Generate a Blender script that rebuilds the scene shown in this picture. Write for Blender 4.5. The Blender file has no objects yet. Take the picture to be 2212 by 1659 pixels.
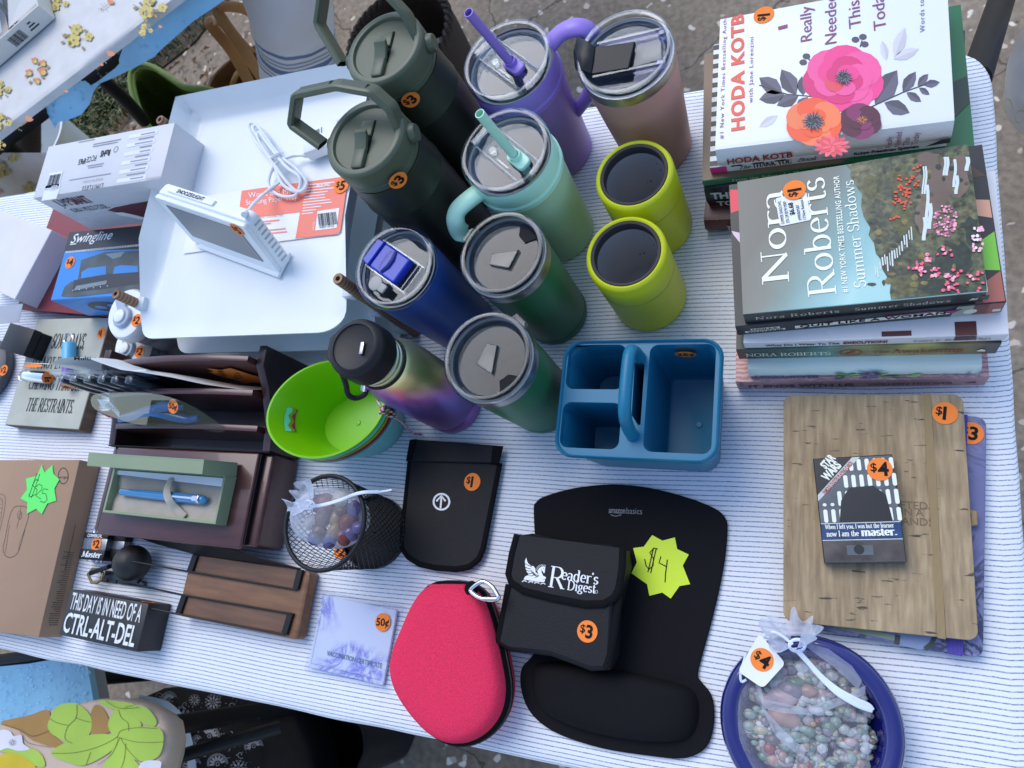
import bpy,bmesh,math,random
from math import sin,cos,pi,radians,hypot,atan2,sqrt
from mathutils import Vector,Matrix,noise as mnoise
random. seed(7)
scene=bpy. context. scene
COL=scene. collection
# ---------------------------------------------------------------- camera, world, sun, exposure
CR=((0.92085043,-0.00210632,-0.38991032),(0.10728164,-0.96002137,0.25855294),(-0.37486683,-0.27991881,-0.88381012))
CH=0.74
FPX,CPX,CPY=1615.0,1106.0,829.5
cd=bpy. data. cameras. new("camera");cam=bpy. data. objects. new("camera",cd);COL. objects. link(cam)
cam. matrix_world=Matrix(((CR[0][0],-CR[0][1],-CR[0][2],0),(CR[1][0],-CR[1][1],-CR[1][2],0),(CR[2][0],-CR[2][1],-CR[2][2],CH),(0,0,0,1)))
cd. sensor_width=36;cd. lens=FPX/2212*36;cd. clip_start=0.02;cd. clip_end=300
cd. dof. use_dof=True;cd. dof. focus_distance=0.68;cd. dof. aperture_fstop=14.0
scene. camera=cam
SUN_EL,SUN_AZ=radians(58),radians(125)
w=bpy. data. worlds. new("World");scene. world=w;w. use_nodes=True
wn=w. node_tree. nodes;bg=wn["Background"]
sky=wn. new("ShaderNodeTexSky");sky. sky_type='NISHITA';sky. sun_disc=False
sky. sun_elevation=SUN_EL;sky. sun_rotation=pi/2-SUN_AZ;sky. air_density=1.0;sky. dust_density=1.0;sky. ozone_density=2.0
w. node_tree. links. new(sky. outputs[0],bg. inputs[0]);bg. inputs[1]. default_value=0.15
sd=bpy. data. lights. new("sun",'SUN');sd. energy=0.9;sd. angle=radians(40);sd. color=(1.0,0.97,0.93)
sun=bpy. data. objects. new("sun",sd);COL. objects. link(sun)
sun. rotation_euler=Vector((-cos(SUN_AZ)*cos(SUN_EL),-sin(SUN_AZ)*cos(SUN_EL),-sin(SUN_EL))). to_track_quat('-Z','Y'). to_euler()
vs=scene. view_settings;vs. view_transform='Standard';vs. look='None';vs. exposure=0.80;vs. gamma=1.0;vs. use_curve_mapping=False
scene. render. film_transparent=False
cy=scene. cycles;cy. max_bounces=8;cy. transparent_max_bounces=16;cy. caustics_reflective=False;cy. caustics_refractive=False
# ---------------------------------------------------------------- helpers
def P(px,py,z=0.0):
 """world point seen at (px, py) of a 2212 px wide picture, at height z"""
 a,b=px-CPX,py-CPY
 d=Vector([r[0]*a+r[1]*b+r[2]*FPX for r in CR])
 return Vector((0,0,CH))+d*((z-CH)/d. z)
def lin(c):
 c/=255.0
 return c/12.92 if c<0.04045 else((c+0.055)/1.055)**2.4
WB=(0.86,0.95,1.16)
def C(r,g,b,k=1.0):
 """surface colour of something seen as sRGB (r, g, b) in plain shade light"""
 return tuple(min(0.9,max(0.003,lin(v)/wv*k))for v,wv in zip((r,g,b),WB))
def nodes_of(name):
 m=bpy. data. materials. new(name);m. use_nodes=True
 nt=m. node_tree;b=nt. nodes["Principled BSDF"]
 return m,nt,b
def N(nt,t,**kw):
 n=nt. nodes. new(t)
 for k,v in kw. items():
  if k. startswith('i_'):n. inputs[k[2:]. replace('_',' ')]. default_value=v
  elif k. startswith('n'):n. inputs[int(k[1:])]. default_value=v
  else:setattr(n,k,v)
 return n
def ramp(nt,stops,interp='LINEAR'):
 r=nt. nodes. new('ShaderNodeValToRGB');r. color_ramp. interpolation=interp
 e=r. color_ramp. elements
 while len(e)<len(stops):e. new(0.5)
 for x,(p,c)in zip(e,stops):
  x. position=p;x. color=(c[0],c[1],c[2],1)if hasattr(c,'__len__')else(c,c,c,1)
 return r
def mat(name,col,rough=0.5,metal=0.0,var=0.12,vs_=18.0,bump=0.0,bs=250.0,coat=0.0,sheen=0.0,spec=0.5,stretch=None,trans=0.0):
 """principled material whose colour drifts a little with noise, as real surfaces do"""
 m,nt,b=nodes_of(name);L=nt. links. new
 tc=N(nt,'ShaderNodeTexCoord');mp=N(nt,'ShaderNodeMapping');L(tc. outputs['Object'],mp. inputs[0])
 if stretch:mp. inputs['Scale']. default_value=stretch
 no=N(nt,'ShaderNodeTexNoise',i_Scale=vs_,i_Detail=5.0);L(mp. outputs[0],no. inputs['Vector'])
 r=ramp(nt,[(0.25,tuple(c*(1-var)for c in col)),(0.75,tuple(min(1,c*(1+var))for c in col))])
 L(no. outputs['Fac'],r. inputs[0]);L(r. outputs[0],b. inputs['Base Color'])
 rr=N(nt,'ShaderNodeMapRange',n3=max(0.02,rough-0.06),n4=min(1,rough+0.08));L(no. outputs['Fac'],rr. inputs[0]);L(rr. outputs[0],b. inputs['Roughness'])
 b. inputs['Metallic']. default_value=metal;b. inputs['Coat Weight']. default_value=coat;b. inputs['Sheen Weight']. default_value=sheen
 b. inputs['Specular IOR Level']. default_value=spec;b. inputs['Transmission Weight']. default_value=trans
 if bump:
  n2=N(nt,'ShaderNodeTexNoise',i_Scale=bs,i_Detail=3.0);L(mp. outputs[0],n2. inputs['Vector'])
  bp=N(nt,'ShaderNodeBump',i_Strength=bump,i_Distance=0.001);L(n2. outputs['Fac'],bp. inputs['Height']);L(bp. outputs[0],b. inputs['Normal'])
 return m
def mat_wave(name,c1,c2,scale,axis='X',rough=0.5,dist=1.0,lo=0.3,hi=0.7,bump=0.0,ds=1.5):
 """stripes, ribs, wood grain, woven threads"""
 m,nt,b=nodes_of(name);L=nt. links. new
 tc=N(nt,'ShaderNodeTexCoord');wv=N(nt,'ShaderNodeTexWave',bands_direction=axis,i_Scale=scale,i_Distortion=dist,i_Detail=3.0,i_Detail_Scale=ds)
 L(tc. outputs['Object'],wv. inputs['Vector'])
 r=ramp(nt,[(lo,c1),(hi,c2)]);L(wv. outputs['Color'],r. inputs[0])
 L(r. outputs[0],b. inputs['Base Color']);b. inputs['Roughness']. default_value=rough
 if bump:
  bp=N(nt,'ShaderNodeBump',i_Strength=bump,i_Distance=0.001);L(wv. outputs['Fac'],bp. inputs['Height']);L(bp. outputs[0],b. inputs['Normal'])
 return m
def clear(name,tint=(0.92,0.95,0.97),rough=0.03,base=0.06,edge=0.75,col=(0.9,0.94,1.0)):
 """thin clear plastic: see-through, shiny towards its edges"""
 m=bpy. data. materials. new(name);m. use_nodes=True;nt=m. node_tree;nt. nodes. clear();L=nt. links. new
 out=N(nt,'ShaderNodeOutputMaterial');mx=N(nt,'ShaderNodeMixShader')
 tr=N(nt,'ShaderNodeBsdfTransparent');tr. inputs[0]. default_value=(*tint,1)
 gl=N(nt,'ShaderNodeBsdfGlossy');gl. inputs['Roughness']. default_value=rough;gl. inputs[0]. default_value=(*col,1)
 lw=N(nt,'ShaderNodeLayerWeight',i_Blend=0.5);pw=N(nt,'ShaderNodeMath',operation='POWER',n1=2.2);mr=N(nt,'ShaderNodeMapRange',n3=base*0.45,n4=edge)
 L(lw. outputs['Facing'],pw. inputs[0]);L(pw. outputs[0],mr. inputs[0]);L(mr. outputs[0],mx. inputs[0]);L(tr. outputs[0],mx. inputs[1]);L(gl. outputs[0],mx. inputs[2]);L(mx. outputs[0],out. inputs[0])
 return m
def sheer(name,col,dens):
 """sheer gauze: a thin net of light threads"""
 m=bpy. data. materials. new(name);m. use_nodes=True;nt=m. node_tree;nt. nodes. clear();L=nt. links. new
 out=N(nt,'ShaderNodeOutputMaterial');mx=N(nt,'ShaderNodeMixShader')
 tr=N(nt,'ShaderNodeBsdfTransparent');df=N(nt,'ShaderNodeBsdfDiffuse');tl=N(nt,'ShaderNodeBsdfTranslucent');m2=N(nt,'ShaderNodeMixShader',n0=0.4)
 df. inputs[0]. default_value=(*col,1);tl. inputs[0]. default_value=(*col,1)
 lw=N(nt,'ShaderNodeLayerWeight',i_Blend=0.5);tc=N(nt,'ShaderNodeTexCoord');no=N(nt,'ShaderNodeTexNoise',i_Scale=90.0);L(tc. outputs['Object'],no. inputs[0])
 mr=N(nt,'ShaderNodeMapRange',n3=dens,n4=min(0.97,dens+0.5));L(lw. outputs['Facing'],mr. inputs[0])
 ma=N(nt,'ShaderNodeMath',operation='MULTIPLY');mb_=N(nt,'ShaderNodeMapRange',n3=0.6,n4=1.4);L(no. outputs['Fac'],mb_. inputs[0]);L(mr. outputs[0],ma. inputs[0]);L(mb_. outputs[0],ma. inputs[1])
 L(df. outputs[0],m2. inputs[1]);L(tl. outputs[0],m2. inputs[2]);L(ma. outputs[0],mx. inputs[0]);L(tr. outputs[0],mx. inputs[1]);L(m2. outputs[0],mx. inputs[2]);L(mx. outputs[0],out. inputs[0])
 return m
# ---- text outlines
_fonts={}
def sans(s,bold=0.0,shear=0.0,space=1.0):
 k=(s,bold,shear,space)
 if k in _fonts:return _fonts[k]
 cu=bpy. data. curves. new("lettering_source",'FONT');cu. body=s;cu. offset=bold;cu. shear=shear;cu. space_character=space
 cu. fill_mode='FRONT';cu. resolution_u=3;ob=bpy. data. objects. new("lettering_source",cu)
 me=bpy. data. meshes. new_from_object(ob)
 vv=[(v. co. x,v. co. y)for v in me. vertices];ff=[tuple(p. vertices)for p in me. polygons]
 bpy. data. objects. remove(ob);bpy. data. meshes. remove(me);bpy. data. curves. remove(cu)
 x0=min((v[0]for v in vv),default=0);x1=max((v[0]for v in vv),default=1)
 sc=1/0.682
 out=([((x-x0)*sc,y*sc)for x,y in vv],ff,(x1-x0)*sc)
 _fonts[k]=out
 return out
def arc(cx,cy_,rx,ry,a0,a1,n=14):
 return[(cx+rx*cos(radians(a0+(a1-a0)*i/n)),cy_+ry*sin(radians(a0+(a1-a0)*i/n)))for i in range(n+1)]
X=0.64
def stem(x,y0=0.0,y1=1.0,s0=1,s1=1,w_=0.13):
 o=[('s',[(x,y0),(x,y1)])]
 if s0:o. append(('h',x,y0,w_))
 if s1:o. append(('h',x,y1,w_)if s1==1 else('h',x-0.07,y1,0.07))
 return o
G={
'N':(0.86,stem(0.14,s1=0)+[('h',0.1,1,0.1),('T',[(0.14,1),(0.72,0)])]+[('t',[(0.14,0),(0.14,1)]),('t',[(0.72,0),(0.72,1)]),('h',0.72,1,0.13)]),
'R':(0.76,stem(0.14)+[('s',[(0.14,1)]+arc(0.34,0.74,0.24,0.26,90,-90)+[(0.14,0.48)]),('T',[(0.36,0.48),(0.66,0)]),('h',0.68,0,0.1)]),
'S':(0.56,[('s',arc(0.27,0.74,0.2,0.26,20,270,18)+arc(0.27,0.25,0.22,0.25,90,-165,18)),('v',0.46,0.86,0.08),('v',0.07,0.14,0.08)]),
'A':(0.8,[('t',[(0.12,0),(0.4,1)]),('T',[(0.4,1),(0.68,0)]),('t',[(0.22,0.34),(0.58,0.34)]),('h',0.12,0,0.11),('h',0.68,0,0.12)]),
'T':(0.74,stem(0.37,s1=0)+[('t',[(0.06,0.98),(0.68,0.98)]),('v',0.06,0.9,0.09),('v',0.68,0.9,0.09)]),
'O':(0.86,[('s',arc(0.42,0.5,0.33,0.5,0,360,28))]),
'B':(0.7,stem(0.14)+[('s',[(0.14,1)]+arc(0.33,0.75,0.2,0.25,90,-90)+[(0.14,0.5)]),('s',[(0.3,0.5)]+arc(0.35,0.25,0.23,0.25,90,-90)+[(0.14,0)])]),
'E':(0.66,stem(0.14)+[('t',[(0.14,0.98),(0.56,0.98)]),('t',[(0.14,0.02),(0.6,0.02)]),('t',[(0.14,0.52),(0.46,0.52)]),('v',0.56,0.92,0.09),('v',0.6,0.1,0.11)]),
'D':(0.82,stem(0.14)+[('s',[(0.14,1),(0.32,1)]+arc(0.34,0.5,0.38,0.5,90,-90,20)+[(0.14,0)])]),
'F':(0.62,stem(0.14)+[('t',[(0.14,0.98),(0.56,0.98)]),('t',[(0.14,0.52),(0.46,0.52)]),('v',0.56,0.9,0.1)]),
'P':(0.66,stem(0.14)+[('s',[(0.14,1)]+arc(0.34,0.74,0.24,0.26,90,-90)+[(0.14,0.48)])]),
'M':(0.98,[('t',[(0.14,0),(0.14,1)]),('T',[(0.14,1),(0.47,0.05)]),('t',[(0.47,0.05),(0.82,1)])]+stem(0.82)+[('h',0.14,0,0.12)]),
'I':(0.32,stem(0.16)),'H':(0.84,stem(0.16)+stem(0.68)+[('t',[(0.16,0.5),(0.68,0.5)])]),
'Y':(0.76,stem(0.38,0,0.45,1,0)+[('T',[(0.1,1),(0.38,0.42)]),('t',[(0.66,1),(0.38,0.42)]),('h',0.1,1,0.1),('h',0.66,1,0.1)]),
'V':(0.76,[('T',[(0.1,1),(0.38,0)]),('t',[(0.66,1),(0.38,0)]),('h',0.1,1,0.1),('h',0.66,1,0.1)]),
'W':(1.08,[('T',[(0.1,1),(0.34,0)]),('t',[(0.34,0),(0.56,1)]),('T',[(0.56,1),(0.78,0)]),('t',[(0.78,0),(1.0,1)]),('h',0.1,1,0.1),('h',1.0,1,0.09)]),
'G':(0.82,[('s',arc(0.42,0.5,0.34,0.5,40,320,22)),('s',[(0.68,0.15),(0.68,0.42)]),('h',0.66,0.42,0.13)]),
'C':(0.76,[('s',arc(0.42,0.5,0.34,0.5,45,315,22)),('v',0.67,0.83,0.09)]),
'U':(0.8,[('s',[(0.14,1),(0.14,0.3)]+arc(0.38,0.28,0.24,0.28,180,360)),('t',[(0.62,0.28),(0.62,1)]),('h',0.14,1,0.12),('h',0.62,1,0.1)]),
'L':(0.6,stem(0.14)+[('t',[(0.14,0.02),(0.54,0.02)]),('v',0.54,0.1,0.11)]),
'K':(0.78,stem(0.14)+[('t',[(0.14,0.42),(0.62,1)]),('T',[(0.3,0.6),(0.68,0)]),('h',0.68,0,0.1),('h',0.62,1,0.1)]),
'o':(0.6,[('s',arc(0.29,X/2,0.22,X/2,0,360,24))]),
'r':(0.46,stem(0.14,0,X,1,2)+[('s',arc(0.33,X-0.2,0.19,0.2,170,50,8))]),
'a':(0.54,[('s',arc(0.22,X-0.16,0.17,0.16,150,0,9)+[(0.39,0.08),(0.47,0.01)]),('s',arc(0.24,0.17,0.17,0.17,80,330,14))]),
'b':(0.6,stem(0.12,0,1,0,2)+[('s',arc(0.3,X/2,0.2,X/2,140,-140,18))]),
'd':(0.62,stem(0.46,0,1,0,2)+[('s',arc(0.27,X/2,0.2,X/2,40,320,18)),('h',0.5,0,0.07)]),
'e':(0.54,[('s',[(0.09,0.36),(0.46,0.36)]+arc(0.28,X/2+0.02,0.2,X/2,10,315,20))]),
't':(0.4,[('s',[(0.18,0.86),(0.18,0.14)]+arc(0.28,0.13,0.1,0.13,180,320,8)),('t',[(0.04,X),(0.36,X)])]),
's':(0.44,[('s',arc(0.22,X*0.74,0.14,X*0.26,20,270,12)+arc(0.22,X*0.25,0.16,X*0.25,90,-160,12))]),
'u':(0.64,[('s',[(0.14,X),(0.14,0.2)]+arc(0.3,0.19,0.16,0.19,180,350,10))]+stem(0.48,0,X,0,2)+[('h',0.08,X,0.07),('h',0.52,0,0.07)]),
'n':(0.64,stem(0.14,0,X,1,2)+[('s',arc(0.31,X-0.2,0.17,0.2,170,0,10)+[(0.48,0)]),('h',0.48,0,0.12)]),
'm':(0.98,stem(0.14,0,X,1,2)+[('s',arc(0.31,X-0.2,0.17,0.2,170,0,10)+[(0.48,0)]),('s',arc(0.65,X-0.2,0.17,0.2,170,0,10)+[(0.82,0)]),('h',0.48,0,0.11),('h',0.82,0,0.12)]),
'h':(0.64,stem(0.14,0,1,1,2)+[('s',arc(0.31,X-0.2,0.17,0.2,170,0,10)+[(0.48,0)]),('h',0.48,0,0.12)]),
'w':(0.88,[('T',[(0.08,X),(0.27,0)]),('t',[(0.27,0),(0.44,X)]),('T',[(0.44,X),(0.62,0)]),('t',[(0.62,0),(0.8,X)]),('h',0.08,X,0.1),('h',0.8,X,0.09)]),
'k':(0.62,stem(0.14,0,1,1,2)+[('t',[(0.14,0.25),(0.46,X)]),('T',[(0.26,0.36),(0.52,0)]),('h',0.52,0,0.1),('h',0.46,X,0.1)]),
'i':(0.32,stem(0.16,0,X,1,2)+[('s',[(0.155,0.82),(0.155,0.92)])]),
'g':(0.58,[('s',arc(0.27,X*0.66,0.17,X*0.33,0,360,18)),('s',[(0.2,0.2),(0.13,0.08),(0.4,0.02)]+arc(0.27,-0.13,0.22,0.13,50,-250,16)),('t',[(0.42,0.58),(0.54,0.66)])]),
'l':(0.32,stem(0.16,0,1,1,2)),'c':(0.5,[('s',arc(0.28,X/2,0.2,X/2,45,320,18))]),
'v':(0.6,[('T',[(0.08,X),(0.28,0)]),('t',[(0.28,0),(0.48,X)]),('h',0.08,X,0.1),('h',0.48,X,0.1)]),
'f':(0.38,stem(0.15,0,0.8,1,0)+[('s',arc(0.29,0.8,0.14,0.2,180,60,8)),('t',[(0.02,X),(0.32,X)])]),
'y':(0.6,[('T',[(0.08,X),(0.28,0)]),('t',[(0.5,X),(0.2,-0.3)]),('h',0.08,X,0.1),('h',0.5,X,0.1)]),
"'":(0.2,[('s',[(0.1,0.98),(0.07,0.8)])]),'.':(0.24,[('s',[(0.12,0.0),(0.12,0.11)])]),',':(0.24,[('s',[(0.13,0.1),(0.08,-0.14)])]),' ':(0.34,[]),
}
def serif(s,thick=0.062,thin=0.022,shear=0.0,space=1.0):
 vv,ff,x=[],[],0.0
 def stroke(pts,mode):
  n=len(pts);b=len(vv)
  for i,(px,py)in enumerate(pts):
   ax,ay=pts[max(0,i-1)];bx,by=pts[min(n-1,i+1)]
   if i==n-1 and pts[0]==pts[-1]:bx,by=pts[1]
   if i==0 and pts[0]==pts[-1]:ax,ay=pts[-2]
   dx,dy=bx-ax,by-ay;l=hypot(dx,dy)or 1;dx/=l;dy/=l
   h=thick if mode=='T' else thin if mode=='t' else thin+(thick-thin)*abs(dy)**1.3
   for sg in(1,-1):vv. append((x+(px-dy*h*sg)+shear*py,py+dx*h*sg))
  for i in range(n-1):ff. append((b+2*i,b+2*i+1,b+2*i+3,b+2*i+2))
 for ch in s:
  adv,st=G. get(ch)or G. get(ch. lower())or G[' ']
  for e in st:
   if e[0]=='h':stroke([(e[1]-e[3],e[2]),(e[1]+e[3],e[2])],'t')
   elif e[0]=='v':stroke([(e[1],e[2]-e[3]),(e[1],e[2]+e[3])],'t')
   else:stroke(e[1],e[0])
  x+=adv*space
 return vv,ff,x
class MB:
 """collects faces for ONE mesh object"""
 def __init__(s):s. v=[];s. f=[];s. m=[]
 def add(s,vs,fs,m=0,T=None):
  b=len(s. v)
  s. v+=[tuple(T@Vector(v))for v in vs]if T else[tuple(v)for v in vs]
  s. f+=[tuple(b+i for i in f)for f in fs];s. m+=[m]*len(fs);return s
 def box(s,x0,x1,y0,y1,z0,z1,m=0,bev=0.0,seg=2,T=None):
  bm=bmesh. new();bmesh. ops. create_cube(bm,size=1)
  for v in bm. verts:v. co=Vector(((x0+x1)/2+v. co. x*(x1-x0),(y0+y1)/2+v. co. y*(y1-y0),(z0+z1)/2+v. co. z*(z1-z0)))
  if bev:bmesh. ops. bevel(bm,geom=bm. edges[:],offset=bev,segments=seg,profile=0.5,affect='EDGES')
  bm. verts. index_update();s. add([v. co[:]for v in bm. verts],[[v. index for v in f. verts]for f in bm. faces],m,T);bm. free();return s
 def prism(s,pts,z0,z1,m=0,bev=0.0,T=None,top=None):
  n=len(pts)
  def inset(d):
   o=[]
   for i in range(n):
    a,b,c=pts[i-1],pts[i],pts[(i+1)%n]
    e1=Vector((b[0]-a[0],b[1]-a[1]));e2=Vector((c[0]-b[0],c[1]-b[1]))
    e1=e1. normalized()if e1. length else e1;e2=e2. normalized()if e2. length else e2
    nn=Vector((-(e1. y+e2. y),e1. x+e2. x));nn=nn. normalized()if nn. length else nn
    o. append((b[0]+nn. x*d,b[1]+nn. y*d))
   return o
  ar=sum(pts[i-1][0]*pts[i][1]-pts[i][0]*pts[i-1][1]for i in range(n))
  if ar<0:pts=pts[::-1]
  rings=[(pts,z0),(pts,z1)]if not bev else[(inset(bev),z0),(inset(bev*0.3),z0+bev*0.3),(pts,z0+bev),(pts,z1-bev),(inset(bev*0.3),z1-bev*0.3),(inset(bev),z1)]
  vs=[(x,y,z)for r,z in rings for x,y in r];fs=[]
  for k in range(len(rings)-1):
   for i in range(n):j=(i+1)%n;fs. append((k*n+i,k*n+j,(k+1)*n+j,(k+1)*n+i))
  s. add(vs,fs+[tuple(range(n))[::-1]],m,T)
  s. add([v for v in vs[-n:]],[tuple(range(n))],m if top is None else top,T);return s
 def lathe(s,prof,n=40,m=0,T=None,cap0=True,cap1=True,fx=1.0,fy=1.0,rib=None):
  vs,fs=[],[]
  for r,z in prof:
   for i in range(n):
    a=2*pi*i/n;rr=r*(rib(a,z)if rib else 1);vs. append((rr*cos(a)*fx,rr*sin(a)*fy,z))
  for k in range(len(prof)-1):
   for i in range(n):j=(i+1)%n;fs. append((k*n+i,k*n+j,(k+1)*n+j,(k+1)*n+i))
  if cap0:fs. append(tuple(range(n))[::-1])
  if cap1:fs. append(tuple((len(prof)-1)*n+i for i in range(n)))
  return s. add(vs,fs,m,T)
 def tube(s,pts,r,n=8,m=0,closed=False,T=None,flat=1.0,up=None,cap=True):
  pts=[Vector(p)for p in pts];k=len(pts);vs,fs=[],[];pn=None
  for i,p in enumerate(pts):
   a=pts[i-1]if(i or closed)else p;b=pts[(i+1)%k]if(i<k-1 or closed)else p
   t=(b-a). normalized()if(b-a). length else Vector((0,0,1))
   if up is not None:nn=Vector(up)
   else:nn=pn if pn is not None else(Vector((0,0,1))if abs(t. z)<0.9 else Vector((1,0,0)))
   u=nn-t*nn. dot(t);u=u. normalized()if u. length>1e-6 else t. orthogonal(). normalized();pn=u;v=t. cross(u)
   rr=r[i]if hasattr(r,'__len__')else r
   for q in range(n):a_=2*pi*q/n;vs. append(tuple(p+u*(cos(a_)*rr*flat)+v*(sin(a_)*rr)))
  for i in range(k if closed else k-1):
   for q in range(n):
    a0,a1=i*n,((i+1)%k)*n;fs. append((a0+q,a0+(q+1)%n,a1+(q+1)%n,a1+q))
  if cap and not closed:fs+=[tuple(range(n))[::-1],tuple((k-1)*n+q for q in range(n))]
  return s. add(vs,fs,m,T)
 def grid(s,fn,nu,nv,m=0,T=None):
  vs=[tuple(fn(i/nu,j/nv))for j in range(nv+1)for i in range(nu+1)]
  fs=[(j*(nu+1)+i,j*(nu+1)+i+1,(j+1)*(nu+1)+i+1,(j+1)*(nu+1)+i)for j in range(nv)for i in range(nu)]
  return s. add(vs,fs,m,T)
 def ball(s,c,r,m=0,n=10,sc=(1,1,1),T=None,jit=0.0):
  prof=[]
  vs,fs=[],[];k=max(4,n//2)
  for i in range(k+1):
   th=pi*i/k
   for j in range(n):
    ph=2*pi*j/n;q=1+(mnoise. noise(Vector((c[0]*97+cos(ph)*sin(th),c[1]*89+sin(ph)*sin(th),cos(th)+c[2]*71)))*jit if jit else 0)
    vs. append((c[0]+r*sc[0]*sin(th)*cos(ph)*q,c[1]+r*sc[1]*sin(th)*sin(ph)*q,c[2]+r*sc[2]*cos(th)*q))
  for i in range(k):
   for j in range(n):fs. append((i*n+j,(i+1)*n+j,(i+1)*n+(j+1)%n,i*n+(j+1)%n))
  return s. add(vs,fs,m,T)
 def poly(s,pts,mp,h=0.0003,m=0):
  return s. add([mp(x,y,h)for x,y in pts],[tuple(range(len(pts)))],m)
 def rect(s,x0,x1,y0,y1,mp,h=0.0003,m=0):return s. poly([(x0,y0),(x1,y0),(x1,y1),(x0,y1)],mp,h,m)
 def disc(s,x,y,rx,mp,h=0.0003,m=0,ry=None,n=18,rot=0.0):
  ry=rx if ry is None else ry
  return s. poly([(x+rx*cos(2*pi*i/n)*cos(rot)-ry*sin(2*pi*i/n)*sin(rot),y+rx*cos(2*pi*i/n)*sin(rot)+ry*sin(2*pi*i/n)*cos(rot))for i in range(n)],mp,h,m)
 def line(s,pts,w_,mp,h=0.0004,m=0,closed=False):
  n=len(pts);vs,fs=[],[]
  for i,(px,py)in enumerate(pts):
   ax,ay=pts[i-1]if(i or closed)else pts[0];bx,by=pts[(i+1)%n]if(i<n-1 or closed)else pts[-1]
   dx,dy=bx-ax,by-ay;l=hypot(dx,dy)or 1
   for sg in(1,-1):vs. append(mp(px-dy/l*w_/2*sg,py+dx/l*w_/2*sg,h))
  for i in range(n if closed else n-1):j=(i+1)%n;fs. append((2*i,2*i+1,2*j+1,2*j))
  return s. add(vs,fs,m)
 def text(s,t,x,y,hgt,mp,width=None,m=0,h=0.0004,font='sans',bold=0.0,shear=0.0,space=1.0,align='L',thick=0.062,thin=0.022):
  vv,ff,wd=serif(t,thick,thin,shear,space)if font=='serif' else sans(t,bold,shear,space)
  sx=width/wd if width else hgt;W_=wd*sx
  ox=x-(W_/2 if align=='C' else W_ if align=='R' else 0)
  return s. add([mp(ox+a*sx,y+b*hgt,h+(0.00001*(i%7)if font=='serif' else 0))for i,(a,b)in enumerate(vv)],ff,m)
 def build(s,name,mats,parent=None,smooth=40.0,loc=None,rotz=0.0):
  me=bpy. data. meshes. new(name);me. from_pydata(s. v,[],s. f)
  mats=mats if isinstance(mats,(list,tuple))else[mats]
  for m in mats:me. materials. append(m)
  if len(mats)>1:me. polygons. foreach_set('material_index',s. m)
  if smooth:
   me. polygons. foreach_set('use_smooth',[True]*len(me. polygons));me. set_sharp_from_angle(angle=radians(smooth))
  me. update();ob=bpy. data. objects. new(name,me);COL. objects. link(ob)
  if parent:ob. parent=parent
  if loc is not None:ob. location=loc;ob. rotation_euler. z=rotz
  return ob
def plane(o,u,v):
 o,u,v=Vector(o),Vector(u). normalized(),Vector(v);v=(v-u*v. dot(u)). normalized();n=u. cross(v)
 return lambda x,y,h:tuple(o+u*x+v*y+n*h)
def flat(z,ox=0.0,oy=0.0,rot=0.0):
 return plane((ox,oy,z),(cos(rot),sin(rot),0),(-sin(rot),cos(rot),0))
def tag(o,label,cat,group=None):
 o['label']=label;o['category']=cat
 if group:o['group']=group
 return o
def thing(name,label,cat,loc,rotz=0.0,group=None):
 o=bpy. data. objects. new(name,None);COL. objects. link(o);o. location=loc;o. rotation_euler. z=rotz;o. empty_display_size=0.03
 return tag(o,label,cat,group)
def struct(o,kind='structure'):o['kind']=kind;return o
def loc(root,px,py,z):
 """picture point at world height z -> local coordinates of a thing"""
 d=P(px,py,z)-Vector(root. location);a=-root. rotation_euler. z
 return Vector((d. x*cos(a)-d. y*sin(a),d. x*sin(a)+d. y*cos(a),d. z))
def frame(A,B,z):
 a,b=P(*A,z),P(*B,z);d=b-a
 return a,atan2(d. y,d. x),d. length
def rrect(x0,x1,y0,y1,r,n=5):
 o=[]
 for cx,cy_,a0 in((x1-r,y1-r,0),(x0+r,y1-r,90),(x0+r,y0+r,180),(x1-r,y0+r,270)):
  o+=[(cx+r*cos(radians(a0+90*i/n)),cy_+r*sin(radians(a0+90*i/n)))for i in range(n+1)]
 return o
def smooth_pts(pts,n=6,closed=False):
 """Catmull-Rom through the points"""
 pts=[Vector(p)for p in pts];k=len(pts);out=[]
 for i in range(k if closed else k-1):
  p0=pts[i-1]if(i or closed)else pts[0];p1=pts[i];p2=pts[(i+1)%k];p3=pts[(i+2)%k]if(i+2<k or closed)else pts[-1]
  for j in range(n):
   t=j/n;out. append(0.5*((2*p1)+(p2-p0)*t+(2*p0-5*p1+4*p2-p3)*t*t+(3*p1-p0-3*p2+p3)*t**3))
 if not closed:out. append(pts[-1])
 return out
# ---------------------------------------------------------------- shared materials
M_orange=mat("fluorescent orange paper",(0.95,0.25,0.045),0.7,var=0.03,spec=0.2)
M_ink=mat("black ink",(0.008,0.008,0.011),0.6,var=0.1,spec=0.15)
M_white=mat("white paper",(0.80,0.82,0.82),0.6,var=0.04)
M_wplastic=mat("white plastic",(0.78,0.81,0.82),0.35,var=0.03)
M_black=mat("black plastic",(0.009,0.009,0.011),0.42,var=0.2,spec=0.3)
M_blackmetal=mat("black painted metal",(0.008,0.008,0.009),0.45,var=0.2,spec=0.3)
M_steel=mat("brushed steel",(0.55,0.53,0.5),0.28,1.0,var=0.06,vs_=60,stretch=(1,1,40))
M_chrome=mat("chrome",(0.8,0.8,0.82),0.08,1.0,var=0.02)
M_clear=clear("clear plastic")
M_smoke=clear("smoky clear plastic",(0.62,0.66,0.68),0.04,0.05,0.6)
M_pages=mat_wave("book pages",(0.55,0.5,0.42),(0.75,0.71,0.62),380,'Z',0.8,0.6)
M_gauze=sheer("white gauze",(0.80,0.84,0.96),0.17)
M_gauze2=sheer("gathered white gauze",(0.82,0.85,0.96),0.5)
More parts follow.
